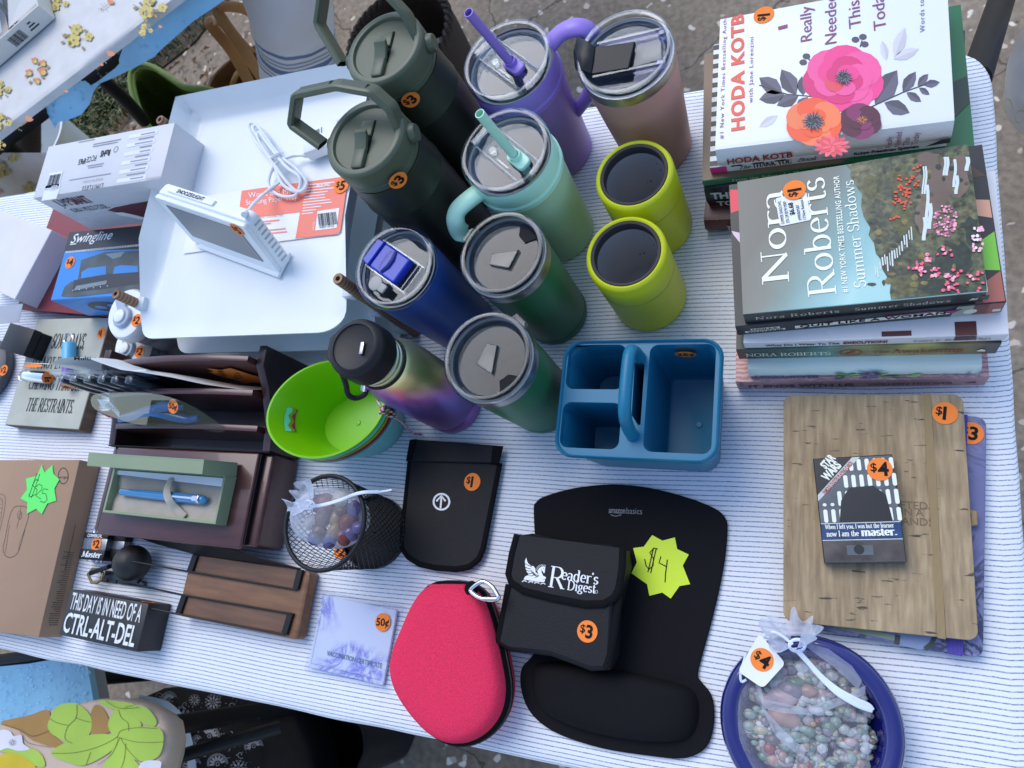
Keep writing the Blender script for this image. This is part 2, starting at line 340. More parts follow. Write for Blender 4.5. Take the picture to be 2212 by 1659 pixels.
M_cord=mat("white satin cord",(0.72,0.78,0.88),0.5,bump=0.3)
M_darkin=mat("steel cup interior",(0.20,0.215,0.235),0.5,0.0,var=0.2,vs_=40)
def sticker(parent,mp,txt,r=0.0093,rot=0.0,ry=None,part=True):
 """round orange price sticker; mp maps the plane it is stuck on; rot turns the writing"""
 c,s_=cos(rot),sin(rot)
 q=lambda x,y,h:mp(x*c-y*s_,x*s_+y*c,h)
 d=MB();n=28
 d. poly([(r*cos(2*pi*i/n),(ry or r)*sin(2*pi*i/n))for i in range(n)],q,0.00025)
 o=d. build("price_sticker",M_orange,parent,smooth=0)
 t=MB();k=r/0.0093
 if txt. startswith('$'):
  t. text('$',-0.0066*k,-0.0016*k,0.0066*k,q,bold=0.012,h=0.0005)
  t. text(txt[1:],-0.0014*k,-0.0052*k,0.0104*k,q,bold=0.03,h=0.0005)
 else:
  t. text(txt,0,-0.0037*k,0.0074*k,q,width=0.0155*k,bold=0.02,h=0.0005,align='C')
 t. build("price",M_ink,o,smooth=0)
 return o
def barcode(mb,x0,x1,y0,y1,mp,h=0.0005,m=0,n=26,seed=3):
 rnd=random. Random(seed);x=x0
 while x<x1:
  w_=(x1-x0)/n*rnd. choice((0.25,0.4,0.6));mb. rect(x,min(x+w_,x1),y0,y1,mp,h,m);x+=w_+(x1-x0)/n*rnd. choice((0.3,0.45,0.7))
def star_pts(cx,cy_,R,r,n=8,rot=0.2):
 return[(cx+(R if i%2==0 else r)*cos(rot+pi*i/n),cy_+(R if i%2==0 else r)*sin(rot+pi*i/n))for i in range(2*n)]
def star_tag(parent,mp,pts,m,strokes,top=None,name="price_star"):
 d=MB();d. poly(pts,mp,0.0004);d. poly(pts[::-1],mp,0.0002)
 if parent:o=d. build(name,m,parent,smooth=0)
 else:o=d. build(name,m,smooth=0)
 t=MB()
 for s_ in strokes:t. line(s_,0.0008,mp,0.0007)
 t. build("handwritten_price",M_ink,o,smooth=0)
 return o
# ================================================================ THE SETTING
GZ=-0.74
def m_ground():
 m,nt,b=nodes_of("aggregate concrete");L=nt. links. new
 tc=N(nt,'ShaderNodeTexCoord');n1=N(nt,'ShaderNodeTexNoise',i_Scale=2.2,i_Detail=8.0,i_Roughness=0.65);n2=N(nt,'ShaderNodeTexNoise',i_Scale=70.0,i_Detail=4.0)
 wp=N(nt,'ShaderNodeTexNoise',i_Scale=26.0,i_Detail=2.0);vo=N(nt,'ShaderNodeTexVoronoi',i_Scale=30.0,i_Randomness=1.0)
 for n_ in(n1,n2,wp):L(tc. outputs['Object'],n_. inputs['Vector'])
 mx=N(nt,'ShaderNodeMix',data_type='VECTOR',n0=0.035);va=N(nt,'ShaderNodeVectorMath',operation='ADD');vs2=N(nt,'ShaderNodeVectorMath',operation='SCALE');vs2. inputs['Scale']. default_value=0.035
 L(wp. outputs['Color'],vs2. inputs[0]);L(vs2. outputs[0],va. inputs[0]);L(tc. outputs['Object'],va. inputs[1]);L(va. outputs[0],vo. inputs['Vector'])
 base=ramp(nt,[(0.25,(0.17,0.128,0.088)),(0.5,(0.25,0.195,0.140)),(0.75,(0.34,0.28,0.215))]);L(n1. outputs['Fac'],base. inputs[0])
 fine=ramp(nt,[(0.3,0.72),(0.7,1.2)]);L(n2. outputs['Fac'],fine. inputs[0])
 mul=N(nt,'ShaderNodeMix',data_type='RGBA',blend_type='MULTIPLY');mul. inputs[0]. default_value=1;L(base. outputs[0],mul. inputs[6]);L(fine. outputs[0],mul. inputs[7])
 peb=ramp(nt,[(0.18,1),(0.26,0)]);L(vo. outputs['Distance'],peb. inputs[0])
 sel=ramp(nt,[(0.38,0),(0.42,1)]);sx=N(nt,'ShaderNodeSeparateColor');L(vo. outputs['Color'],sx. inputs[0]);L(sx. outputs[0],sel. inputs[0])
 pm=N(nt,'ShaderNodeMath',operation='MULTIPLY');L(peb. outputs[0],pm. inputs[0]);L(sel. outputs[0],pm. inputs[1])
 pc=ramp(nt,[(0.0,(0.45,0.35,0.26)),(1.0,(0.78,0.68,0.56))]);L(sx. outputs[1],pc. inputs[0])
 mx2=N(nt,'ShaderNodeMix',data_type='RGBA');L(pm. outputs[0],mx2. inputs[0]);L(mul. outputs[2],mx2. inputs[6]);L(pc. outputs[0],mx2. inputs[7])
 vc=N(nt,'ShaderNodeTexVoronoi',feature='DISTANCE_TO_EDGE',i_Scale=1.7);w2=N(nt,'ShaderNodeVectorMath',operation='SCALE');w2. inputs['Scale']. default_value=0.35;wn_=N(nt,'ShaderNodeTexNoise',i_Scale=5.0,i_Detail=6.0)
 L(tc. outputs['Object'],wn_. inputs['Vector']);L(wn_. outputs['Color'],w2. inputs[0]);a2=N(nt,'ShaderNodeVectorMath',operation='ADD');L(w2. outputs[0],a2. inputs[0]);L(tc. outputs['Object'],a2. inputs[1]);L(a2. outputs[0],vc. inputs['Vector'])
 cr=ramp(nt,[(0.002,0.35),(0.007,1)]);L(vc. outputs['Distance'],cr. inputs[0])
 m3=N(nt,'ShaderNodeMix',data_type='RGBA',blend_type='MULTIPLY');m3. inputs[0]. default_value=1;L(mx2. outputs[2],m3. inputs[6]);L(cr. outputs[0],m3. inputs[7])
 L(m3. outputs[2],b. inputs['Base Color']);b. inputs['Roughness']. default_value=0.85
 bp=N(nt,'ShaderNodeBump',i_Strength=0.5,i_Distance=0.004);ad=N(nt,'ShaderNodeMath',operation='ADD');L(n2. outputs['Fac'],ad. inputs[0]);L(pm. outputs[0],ad. inputs[1]);L(ad. outputs[0],bp. inputs['Height']);L(bp. outputs[0],b. inputs['Normal'])
 return m
g=MB();g. add([(-40,-40,GZ),(40,-40,GZ),(40,40,GZ),(-40,40,GZ)],[(0,1,2,3)])
struct(g. build("ground",m_ground(),smooth=0))
M_soil=mat("dark soil with leaf litter",(0.075,0.056,0.038),0.95,var=0.5,vs_=30,bump=1.0,bs=60)
soil_px=[(-60,560),(60,420),(190,300),(300,185),(420,90),(505,-20),(560,-120),(120,-420),(-600,200)]
s=MB();s. add([tuple(P(x,y,GZ+0.006))for x,y in soil_px],[tuple(range(len(soil_px)))])
struct(s. build("soil",M_soil,smooth=0))
gr=MB();rnd=random. Random(4)
def clump(px,py,n,spread,hh):
 c=P(px,py,GZ)
 for i in range(n):
  a=rnd. uniform(0,2*pi);d=spread*sqrt(rnd. random());x,y=c. x+d*cos(a),c. y+d*sin(a)
  h=hh*rnd. uniform(0.4,1.2);ln=rnd. uniform(0.2,1.3)*h;b=rnd. uniform(0,2*pi);wd=rnd. uniform(0.0015,0.004);k=rnd. choice((0,0,1,2))
  vx,vy=cos(b),sin(b);z0=GZ+0.005
  gr. add([(x-vy*wd,y+vx*wd,z0),(x+vy*wd,y-vx*wd,z0),(x+vx*ln*0.4+vy*wd*0.8,y+vy*ln*0.4-vx*wd*0.8,z0+h*0.7),(x+vx*ln*0.4-vy*wd*0.8,y+vy*ln*0.4+vx*wd*0.8,z0+h*0.7),(x+vx*ln,y+vy*ln,z0+h*rnd. uniform(0.5,1))],[(0,1,2,3),(3,2,4)],k)
for px,py,n,sp in((235,215,420,0.16),(175,262,420,0.14),(270,150,220,0.13),(325,115,170,0.12),(140,292,260,0.12),(400,62,90,0.12),(290,205,120,0.1),(110,330,150,0.15),(205,240,200,0.2)):
 clump(px,py,n,sp,0.05)
for i in range(240):
 c=P(rnd. uniform(120,480),rnd. uniform(0,330),GZ);a=rnd. uniform(0,pi);l=rnd. uniform(0.006,0.02)
 if(c. x+1.2)+(c. y-1.0)*0.9>0.35:continue
 gr. add([(c. x-cos(a)*l,c. y-sin(a)*l,GZ+0.012),(c. x+sin(a)*l*.4,c. y-cos(a)*l*.4,GZ+0.016),(c. x+cos(a)*l,c. y+sin(a)*l,GZ+0.013),(c. x-sin(a)*l*.4,c. y+cos(a)*l*.4,GZ+0.02)],[(0,1,2,3)],3)
o=gr. build("grass",[mat("grass blade",(0.085,0.12,0.035),0.7,var=0.3),mat("dry grass",(0.23,0.19,0.085),0.8,var=0.3),mat("dark grass",(0.04,0.07,0.022),0.7),mat("dead leaf",(0.17,0.095,0.045),0.8,var=0.4)],smooth=0)
struct(o,'stuff');tag(o,"sparse grass and dead leaves on the soil behind the sale table","grass")
# ---------------------------------------------------------------- the sale table and its striped cloth
TX0,TX1,TY0,TY1=-1.74,0.146,-0.156,0.566
tb=thing("folding_table","long folding table under the blue striped cloth, black legs","table",(0,0,0))
b=MB();b. prism(rrect(TX0+.006,TX1-.006,TY0+.006,TY1-.006,0.03),-0.045,-0.0045,bev=0.004);b. build("tabletop",mat("grey table plastic",(0.45,0.46,0.47),0.5),tb)
for sx in(TX0+.2,TX1-.1):
 for sy in(TY0+.08,TY1-.1):
  b=MB();b. tube([(sx,sy,-0.046),(sx+0.03*(1 if sx>-1 else-1),sy+(0.05 if sy>0.2 else-0.05),GZ)],0.013,10);b. build("leg",M_blackmetal,tb)
b=MB();q=[P(2107,172,-0.05),P(2176,-40,-0.24),P(2260,-210,-0.40)]
b. tube(q,0.0155,12);b. build("brace",M_blackmetal,tb)
def m_stripes():
 m,nt,bs_=nodes_of("blue pinstriped cotton");L=nt. links. new
 tc=N(nt,'ShaderNodeTexCoord');sp=N(nt,'ShaderNodeSeparateXYZ');L(tc. outputs['Object'],sp. inputs[0])
 n1=N(nt,'ShaderNodeTexNoise',i_Scale=4.0,i_Detail=1.0);n2=N(nt,'ShaderNodeTexNoise',i_Scale=260.0,i_Detail=2.0);n3=N(nt,'ShaderNodeTexNoise',i_Scale=620.0)
 mp=N(nt,'ShaderNodeMapping');mp. inputs['Scale']. default_value=(1.0,1.6,1.0);L(tc. outputs['Object'],mp. inputs[0]);L(mp. outputs[0],n1. inputs['Vector'])
 for n_ in(n2,n3):L(tc. outputs['Object'],n_. inputs['Vector'])
 def M(op,a,b_):
  n_=N(nt,'ShaderNodeMath',operation=op)
  for i,v in enumerate((a,b_)):
   if hasattr(v,'links'):L(v,n_. inputs[i])
   elif v is not None:n_. inputs[i]. default_value=v
  return n_. outputs[0]
 wob=M('MULTIPLY',M('SUBTRACT',n1. outputs['Fac'],0.5),0.013);fray=M('MULTIPLY',M('SUBTRACT',n2. outputs['Fac'],0.5),0.0006)
 y=M('ADD',M('ADD',sp. outputs[1],M('MULTIPLY',sp. outputs[2],1.0)),M('ADD',wob,fray))
 fr=M('FRACT',M('DIVIDE',y,0.00455),None)
 d=M('ABSOLUTE',M('SUBTRACT',fr,0.5),None)
 r=ramp(nt,[(0.085,1),(0.14,0)]);L(d,r. inputs[0])
 th=ramp(nt,[(0.30,0.45),(0.62,1.0)]);L(n3. outputs['Fac'],th. inputs[0])
 k=M('MULTIPLY',r. outputs[0],th. outputs[0])
 dirt=N(nt,'ShaderNodeTexNoise',i_Scale=2.5,i_Detail=4.0);L(tc. outputs['Object'],dirt. inputs['Vector'])
 wh=ramp(nt,[(0.3,(0.76,0.775,0.80)),(0.7,(0.84,0.85,0.87))]);L(dirt. outputs['Fac'],wh. inputs[0])
 mx=N(nt,'ShaderNodeMix',data_type='RGBA');L(k,mx. inputs[0]);L(wh. outputs[0],mx. inputs[6]);mx. inputs[7]. default_value=(0.145,0.215,0.375,1)
 L(mx. outputs[2],bs_. inputs['Base Color']);bs_. inputs['Roughness']. default_value=0.9;bs_. inputs['Sheen Weight']. default_value=0.15
 wr=N(nt,'ShaderNodeTexNoise',i_Scale=14.0,i_Detail=3.0);mp2=N(nt,'ShaderNodeMapping');mp2. inputs['Scale']. default_value=(1.6,0.6,1);L(tc. outputs['Object'],mp2. inputs[0]);L(mp2. outputs[0],wr. inputs['Vector'])
 bp=N(nt,'ShaderNodeBump',i_Strength=0.55,i_Distance=0.006);L(wr. outputs['Fac'],bp. inputs['Height'])
 b2=N(nt,'ShaderNodeBump',i_Strength=0.25,i_Distance=0.0006);L(n3. outputs['Fac'],b2. inputs['Height']);L(bp. outputs[0],b2. inputs['Normal']);L(b2. outputs[0],bs_. inputs['Normal'])
 return m
b=MB();NU,NV,RC=150,70,0.045
def cl(u,v):
 x=TX0+(TX1-TX0)*u;y=TY0+(TY1-TY0)*v
 for cx,sx in((TX1-RC,1),(TX0+RC,-1)):
  for cy_,sy in((TY1-RC,1),(TY0+RC,-1)):
   a,c=(x-cx)*sx,(y-cy_)*sy
   if a>0 and c>0:
    l=hypot(a,c);k=max(a,c)/l if l else 1;x,y=cx+sx*a*k,cy_+sy*c*k
 e=min(x-TX0,TX1-x,y-TY0,TY1-y)
 z=-0.0009*(1+mnoise. noise(Vector((x*9,y*11,0))))-(0.002*(1-e/0.012)if e<0.012 else 0)
 wv=0.0022*mnoise. noise(Vector((x*13,y*13,3)))if e<0.02 else 0
 return(x+(wv if TX1-x<0.02 else 0),y+wv,z)
b. grid(cl,NU,NV)
W1=NU+1
loop=[i for i in range(W1)]+[j*W1+NU for j in range(1,NV+1)]+[NV*W1+i for i in range(NU-1,-1,-1)]+[j*W1 for j in range(NV-1,0,-1)]
prev=loop;cxm,cym=(TX0+TX1)/2,(TY0+TY1)/2;n_l=len(loop)
for off,dz in((0.003,0.003),(0.0045,0.010),(0.005,0.05),(0.007,0.16)):
 st=len(b. v)
 for k,idx in enumerate(loop):
  x,y,z=b. v[idx];x2,y2,_=b. v[loop[(k+3)%n_l]];x1,y1,_=b. v[loop[k-3]]
  t=Vector((x2-x1,y2-y1));t=t. normalized()if t. length else Vector((1,0));wv=1+(dz/0.16)*1.6*sin(k*0.33)*(0.5+mnoise. noise(Vector((k*0.07,0,0))))
  b. v. append((x+t. y*off*wv,y-t. x*off*wv,z-dz))
 cur=list(range(st,st+n_l))
 for k in range(n_l):b. f. append((prev[k],cur[k],cur[(k+1)%n_l],prev[(k+1)%n_l]));b. m. append(0)
 prev=cur
tag(b. build("tablecloth",m_stripes(),smooth=60),"white cotton cloth with thin blue stripes spread over the sale table","tablecloth")
# ---------------------------------------------------------------- second table, top left, under a floral cloth
M_floral=mat("faded floral oilcloth",(0.60,0.585,0.56),0.55,var=0.10,vs_=25)
M_tarp=mat("light blue plastic sheet",(0.27,0.58,0.80),0.3,var=0.25,vs_=5,bump=0.5,bs=30,coat=0.3)
A2,B2=P(-12,306,0),P(400,-8,0);D2=(B2-A2). normalized();N2=Vector((-D2. y,D2. x,0));A2=A2-D2*0.5
t2=thing("side_table","folding table behind, at top left, with black legs under a floral cloth","table",tuple(A2-Vector((0,0,0))),atan2(D2. y,D2. x))
b=MB();b. box(0.02,1.6,0.03,0.72,-0.045,-0.012,bev=0.004);b. build("tabletop",M_blackmetal,t2)
def bar(parent,name,pts,r,m=M_blackmetal,flat=1.0,n=10):
 b=MB();b. tube(pts,r,n,flat=flat);return b. build(name,m,parent)
lp=lambda x,y,z:loc(t2,x,y,z)
bar(t2,"leg",[lp(186,140,-0.047),lp(270,215,-0.18),lp(312,262,-0.26)],0.014)
bar(t2,"leg",[lp(-10,298,-0.05),lp(60,354,-0.16),lp(140,420,-0.3)],0.017)
bar(t2,"brace",[lp(284,92,-0.045),lp(298,112,-0.07),lp(318,120,-0.075)],0.006)
cl2=MB()
def fc(u,v):
 x,y=u*1.75-0.05,v*0.78
 z=0.0+0.0012*mnoise. noise(Vector((x*7,y*7,1)))
 if y<0.02:y,z=0.02-0.006*(1-y/0.02),-0.012*(1-y/0.02)-0.002
 q_=A2+D2*x+N2*y;return(q_. x,q_. y,z)
cl2. grid(fc,60,120)
fl=tag(cl2. build("floral_tablecloth",M_floral),"cream oilcloth printed with yellow and orange flower sprays, at top left","tablecloth")
mpw=lambda x,y,h:tuple(P(x,y,0.0025+h))
pr=MB()
def petal(x,y,a,l,w_,m,h=0.0):
 pr. disc(x+cos(a)*l,y+sin(a)*l,l,mpw,h,m,ry=w_,n=12,rot=a)
def blossom(x,y,r,m,a0=0.3,n=5):
 for i in range(n):petal(x,y,a0+2*pi*i/n,r*0.5,r*0.42,m,0.0002+0.00005*i)
 pr. disc(x,y,r*0.22,mpw,0.0006,2);pr. line([(x+r*0.3*cos(t),y+r*0.3*sin(t))for t in(0,1,2,3,4)],r*0.07,mpw,0.0007,3)
def leafs(x,y,l,n,seed):
 r_=random. Random(seed)
 for i in range(n):
  a=r_. uniform(0,2*pi);d=r_. uniform(0.2,0.8)*l
  petal(x+cos(a)*d,y+sin(a)*d,a+r_. uniform(-.7,.7),l*0.13,l*0.075,2,0.0003)
def yellow(x,y,s_):
 pr. line([(x-30*s_,y-2*s_),(x-14*s_,y+6*s_),(x+18*s_,y+8*s_)],1.2*s_,mpw,0.0002,2)
 leafs(x,y+4*s_,34*s_,14,int(x*7+y));blossom(x+2*s_,y-12*s_,13*s_,0,0.2);blossom(x-4*s_,y+12*s_,15*s_,0,0.7);blossom(x+28*s_,y+4*s_,10*s_,0,1.1)
def orange(x,y,s_):
 leafs(x,y+8*s_,32*s_,11,int(x*5+y))
 for dx,dy,r_ in((-8,-22,8),(10,-16,9),(10,2,11),(-20,4,9),(-2,22,8)):
  for i in range(4):petal(x+dx*s_,y+dy*s_,i*pi/2+0.5,r_*0.45*s_,r_*0.4*s_,1,0.0003+i*0.00005)
  pr. disc(x+(dx+2)*s_,y+(dy+3)*s_,r_*0.5*s_,mpw,0.0007,0,n=10)
def spray(x,y,s_,a0=-2.0):
 for i in range(5):petal(x,y,a0+i*0.42,6.5*s_,2.2*s_,1,0.0003+i*0.00005)
 pr. line([(x,y),(x-14*s_,y+10*s_),(x-26*s_,y+12*s_)],1.2*s_,mpw,0.0002,2);leafs(x-16*s_,y+9*s_,14*s_,5,int(x))
yellow(163,75,1.0);orange(82,152,1.0);spray(236,121,1.0);spray(60,262,1.0);yellow(320,12,1.1);yellow(122,5,0.7);spray(236,8,0.9);yellow(310,64,0.55);yellow(-2,190,0.7);yellow(-4,262,0.8);yellow(-2,312,0.4);spray(345,60,.5);spray(218,142,.5);spray(142,200,.5)
pr. build("printed_flowers",[mat("yellow print",(0.56,0.44,0.10),0.6),mat("orange print",(0.60,0.21,0.08),0.6),mat("olive brown print",(0.28,0.20,0.055),0.6),mat("pale print",(0.75,0.7,0.45),0.6)],fl,smooth=0)
tp=MB();low=[(505,-16),(420,52),(355,108),(330,121),(285,142),(240,170),(222,184),(207,197),(190,222),(170,244),(150,259),(132,268),(122,279),(108,262)]
up=[(430,-50),(345,12),(312,40),(290,60),(255,82),(210,115),(190,131),(172,145),(150,160),(132,175),(115,190),(105,200),(96,206),(90,212)]
tv=[]
for k,(u_,l_)in enumerate(zip(up,low)):
 a,c=P(*u_,-0.006),P(*l_,-0.055)
 for j in range(6):t=j/5;q_=a. lerp(c,t);q_. z+=0.006*sin(t*6+k*1.3)*t;tv. append(tuple(q_))
tp. v=tv
for k in range(len(up)-1):
 for j in range(5):tp. f. append((k*6+j,k*6+j+1,k*6+7+j,k*6+6+j));tp. m. append(0)
tarp=tag(tp. build("plastic_sheet",M_tarp,smooth=80),"light blue plastic sheet with water drops hanging below the floral oilcloth","plastic sheet")
dr=MB();r3=random. Random(8)
for i in range(70):
 k=r3. randrange(len(up)-1);t=r3. uniform(0.25,0.95);q_=P(*up[k],-0.006). lerp(P(*low[k],-0.055),t);dr. ball(tuple(q_+Vector((r3. uniform(-.01,.01),r3. uniform(-.01,.01),0.006))),r3. uniform(0.0015,0.0035),n=6)
M_drop=clear("water",(0.9,0.97,1),0.02,0.15,0.8);dr. build("water_drops",M_drop,tarp)['kind']='stuff'
hg=MB()
def hf(u,v):
 q_=P(-40+148*u,330+30*(1-u)*0,-0.05). lerp(P(-60+165*u,470,-0.36),v);q_. x+=0.012*sin(u*9)*v;q_. y+=0.01*sin(u*9)*v;return q_
hg. grid(hf,24,10)
hc=tag(hg. build("hanging_cloth",M_floral),"beige floral cloth end hanging behind the black table leg at far left","cloth")
pr=MB();mpw=lambda x,y,h:tuple(hf((x+40)/150,max(0,min(1,(y-330)/140)))+Vector((0.004+h,-0.006-h,0.006)))
yellow(14,360,0.55);spray(10,408,0.7);yellow(70,395,0.4);yellow(36,335,0.4)
pr. build("printed_flowers",[bpy. data. materials["yellow print"],bpy. data. materials["orange print"],bpy. data. materials["olive brown print"],bpy. data. materials["pale print"]],hc,smooth=0)
b=MB();q0,q1=P(60,250,-0.12),P(62,372,-0.36)
b. tube([q0,q0. lerp(q1,0.5),q1,P(90,420,-0.5)],[0.03,0.032,0.033,0.034],12,flat=0.8)
tag(b. build("wooden_post",mat_wave("weathered dark wood",(0.018,0.014,0.012),(0.07,0.055,0.045),40,'X',0.8,4,bump=0.6)),"dark weathered wooden post below the floral table at left","post")
b=MB();c=P(104,318,-0.6);b. lathe([(0.09,-0.14),(0.115,0.05),(0.122,0.05),(0.122,0.042),(0.117,0.036),(0.11,0.04),(0.105,0.03),(0.087,-0.13)],36,cap1=True)
tag(b. build("white_bucket",M_wplastic,loc=c),"white plastic bucket half hidden behind the black table leg","bucket")
b=MB()
for i in range(7):
 a=i*0.9;c0=P(92,412,-0.62);tip=c0+Vector((0.13*cos(a),0.13*sin(a),0.07+0.02*(i%3)))
 s_=Vector((-sin(a),cos(a),0))*0.025;m_=c0. lerp(tip,0.5)+Vector((0,0,0.02));b. add([c0,m_+s_,tip,m_-s_,m_],[(0,1,4),(1,2,4),(2,3,4),(3,0,4)])
tag(b. build("leafy_plant",mat("leaf green",(0.035,0.12,0.03),0.5)),"small green leafy plant growing beside the table leg at left","plant")
bx=thing("shallow_box","shallow white cardboard box with a barcode on its side, on floral cloth","box",tuple(P(119,40,0.003)),0)
e0,e1=P(119,40,0.003),P(0,143,0.003);dd=(e1-e0). normalized();bx. rotation_euler. z=atan2(dd. y,dd. x);BL,BD,BH=0.36,0.26,0.034
M_bcard=mat_wave("white corrugated card",(0.56,0.545,0.51),(0.64,0.625,0.59),300,'X',0.8,0.3)
b=MB()
for x0,x1,y0,y1 in((0,BL,0,-0.0035),(0,0.0035,-0.0036,-BD),(BL-.0035,BL,-0.0036,-BD),(0.0036,BL-.0036,-BD,-BD+.0035)):b. box(min(x0,x1),max(x0,x1),min(y0,y1),max(y0,y1),0.0005,BH)
b. box(0.0036,BL-.0036,-BD+.0036,-0.0036,0.0005,0.003);b. build("box_body",M_bcard,bx,smooth=0)
b=MB();b. add([(0.001,-0.10,BH),(0.001,-0.012,BH),(0.075,-0.004,BH+0.002),(0.05,-0.09,BH+0.012)],[(0,1,2,3)]);b. build("flap",M_bcard,bx,smooth=0)
mp=plane((0.0,0.0,0.0),(-1,0,0),(0,0,1));pr=MB();barcode(pr,-0.095,-0.062,0.006,0.026,mp,0.0006)
for k in range(3):pr. rect(-0.05+0.003*k,-0.028-0.004*k,0.010+0.006*k,0.0125+0.006*k,mp,0.0006)
pr. build("lettering",M_ink,bx,smooth=0)
fb=thing("framed_picture","dark framed picture with cream folds lying inside the white box","picture",tuple(e0+dd*0.17+Vector((-dd. y,dd. x,0))*0.0+Vector((0,0,0.0045))),bx. rotation_euler. z)
b=MB();b. box(-0.075,0.12,-0.22,-0.02,0,0.012,bev=0.002);b. build("picture_panel",mat("dark glazed print",(0.045,0.06,0.085),0.15,var=0.6,vs_=9),fb)
mp=flat(0.0122);b=MB();b. poly([(0.0,-0.02),(0.04,-0.02),(0.03,-0.09),(0.012,-0.1)],mp,m=0);b. poly([(0.02,-0.1),(0.034,-0.1),(0.10,-0.17),(0.05,-0.19)],mp,m=0);b. poly([(-0.06,-0.05),(-0.06,-0.12),(-0.045,-0.12),(-0.045,-0.05)],mp,m=1);b. poly([(0.05,-0.03),(0.11,-0.03),(0.11,-0.09)],mp,m=2)
b. build("printed_picture",[mat("cream print",(0.55,0.53,0.36),0.3),mat("grey print",(0.35,0.4,0.42),0.3),mat("blue print",(0.25,0.48,0.7),0.3)],fb,smooth=0)
b=MB();b. tube([P(-12,-2,0.02),P(42,57,0.026)],0.0035,8);tag(b. build("black_stick",M_black,smooth=40),"thin black rod lying across the framed picture in the box","rod")
# ---------------------------------------------------------------- baskets and bag on the ground behind the table
M_greenweave=mat_wave("green woven straw",(0.17,0.25,0.035),(0.36,0.46,0.09),75,'DIAGONAL',0.7,2.0,bump=1.2)
gc=P(395,255,-0.60);gb=thing("green_basket","olive green woven straw basket on the concrete behind the grey tool carton","basket",tuple(gc))
gl=lambda pts,z:[loc(gb,x,y,z)for x,y in pts]
def loft(b,loops,cap=False,m=0):
 k=len(loops[0]);s0=len(b. v)
 for lp_ in loops:b. v+=[tuple(v)for v in lp_]
 for a_ in range(len(loops)-1):
  for i in range(k):b. f. append((s0+a_*k+i,s0+a_*k+(i+1)%k,s0+(a_+1)*k+(i+1)%k,s0+(a_+1)*k+i));b. m. append(m)
 if cap:b. f. append(tuple(s0+(len(loops)-1)*k+i for i in range(k)));b. m. append(m)
gr0=smooth_pts(gl([(286,176),(292,155),(312,143),(338,148),(372,170),(410,192),(470,200),(500,235),(460,300),(400,320),(340,300),(306,250),(291,210)],-0.42),4,True)
gm0=smooth_pts(gl([(325,215),(335,195),(350,185),(372,190),(400,205),(430,222),(470,232),(490,262),(460,310),(415,330),(365,318),(338,280),(326,245)],-0.60),4,True)
cgb=sum(gr0,Vector())/len(gr0);b=MB();loft(b,[gm0,[a_. lerp(c_,.5)+(a_-cgb)*.06 for a_,c_ in zip(gr0,gm0)],gr0,[cgb. lerp(v,.93)for v in gr0],[cgb. lerp(a_. lerp(c_,.55),.93)for a_,c_ in zip(gr0,gm0)],[cgb. lerp(c_,.9)+Vector((0,0,-.09))for c_ in gm0]],True);b. build("basket_body",M_greenweave,gb,smooth=80)
for k_,dz in((1.0,0.006),(.965,.012),(.93,.004)):
 b=MB();b. tube([cgb. lerp(v,k_)+Vector((0,0,dz))for v in gr0],0.0062,8,closed=True);b. build("rim_cord",mat("green cord",(0.26,0.36,0.08),0.7,bump=0.8,bs=400),gb)
b=MB()
for i in range(2,len(gr0)//2+6,1):
 a_,c_=cgb. lerp(gr0[i],.92),cgb. lerp(gm0[i],.88)+Vector((0,0,-.02));b. tube([a_,a_. lerp(c_,.5),c_],.0035,6)
b. build("woven_ribs",mat("green straw",(0.30,0.38,0.09),0.7),gb)
M_tan=mat("tan leather",(0.62,0.30,0.105),0.5,var=0.18,vs_=14,bump=0.15,bs=500)
M_brownl=mat("brown leather",(0.24,0.10,0.038),0.55,var=0.3,bump=0.15,bs=500)
tc_=P(640,240,-0.62);tt=thing("leather_tote","brown leather tote bag with two long tan straps, behind the white trays","bag",tuple(tc_),radians(12))
b=MB();b. lathe([(0.12,-0.12),(0.135,0.0),(0.13,0.17),(0.124,0.168),(0.128,0.0),(0.11,-0.11)],40,fx=1.15,fy=0.6);b. build("bag_body",M_brownl,tt)
def strap(parent,pxs,w_,name="strap",m=M_tan,up=(0.3,-0.3,0.9)):
 pts=smooth_pts([loc(parent,*p)for p in pxs],7);b=MB();b. tube(pts,w_,8,flat=0.18,up=up);return b. build(name,m,parent)
strap(tt,[(572,178,-0.42),(520,98,-0.36),(470,25,-0.32),(488,14,-0.32),(535,22,-0.35),(590,60,-0.40)],0.0135)
strap(tt,[(545,190,-0.43),(500,110,-0.37),(455,55,-0.33),(458,46,-0.33),(480,47,-0.33),(520,95,-0.38),(545,118,-0.40)],0.0135)
strap(tt,[(716,160,-0.43),(722,120,-0.40),(712,84,-0.38)],0.012)
strap(tt,[(500,192,-0.47),(512,160,-0.45),(545,128,-0.43)],0.008,"trim")
rl=MB();a0,a1=P(655,215,-0.46),P(612,-70,-0.16);ax=(a1-a0). normalized();ux=ax. orthogonal(). normalized();vx=ax. cross(ux);LT=(a1-a0). length
def rf(u,v):
 t=2*pi*u;r_=0.084*(1+0.06*v)*(1+0.035*sin(3*t+v*5))+0.006*mnoise. noise(Vector((cos(t)*2,sin(t)*2,v*7)))
 return a0+ax*(v*LT)+ux*(r_*cos(t))+vx*(r_*sin(t))
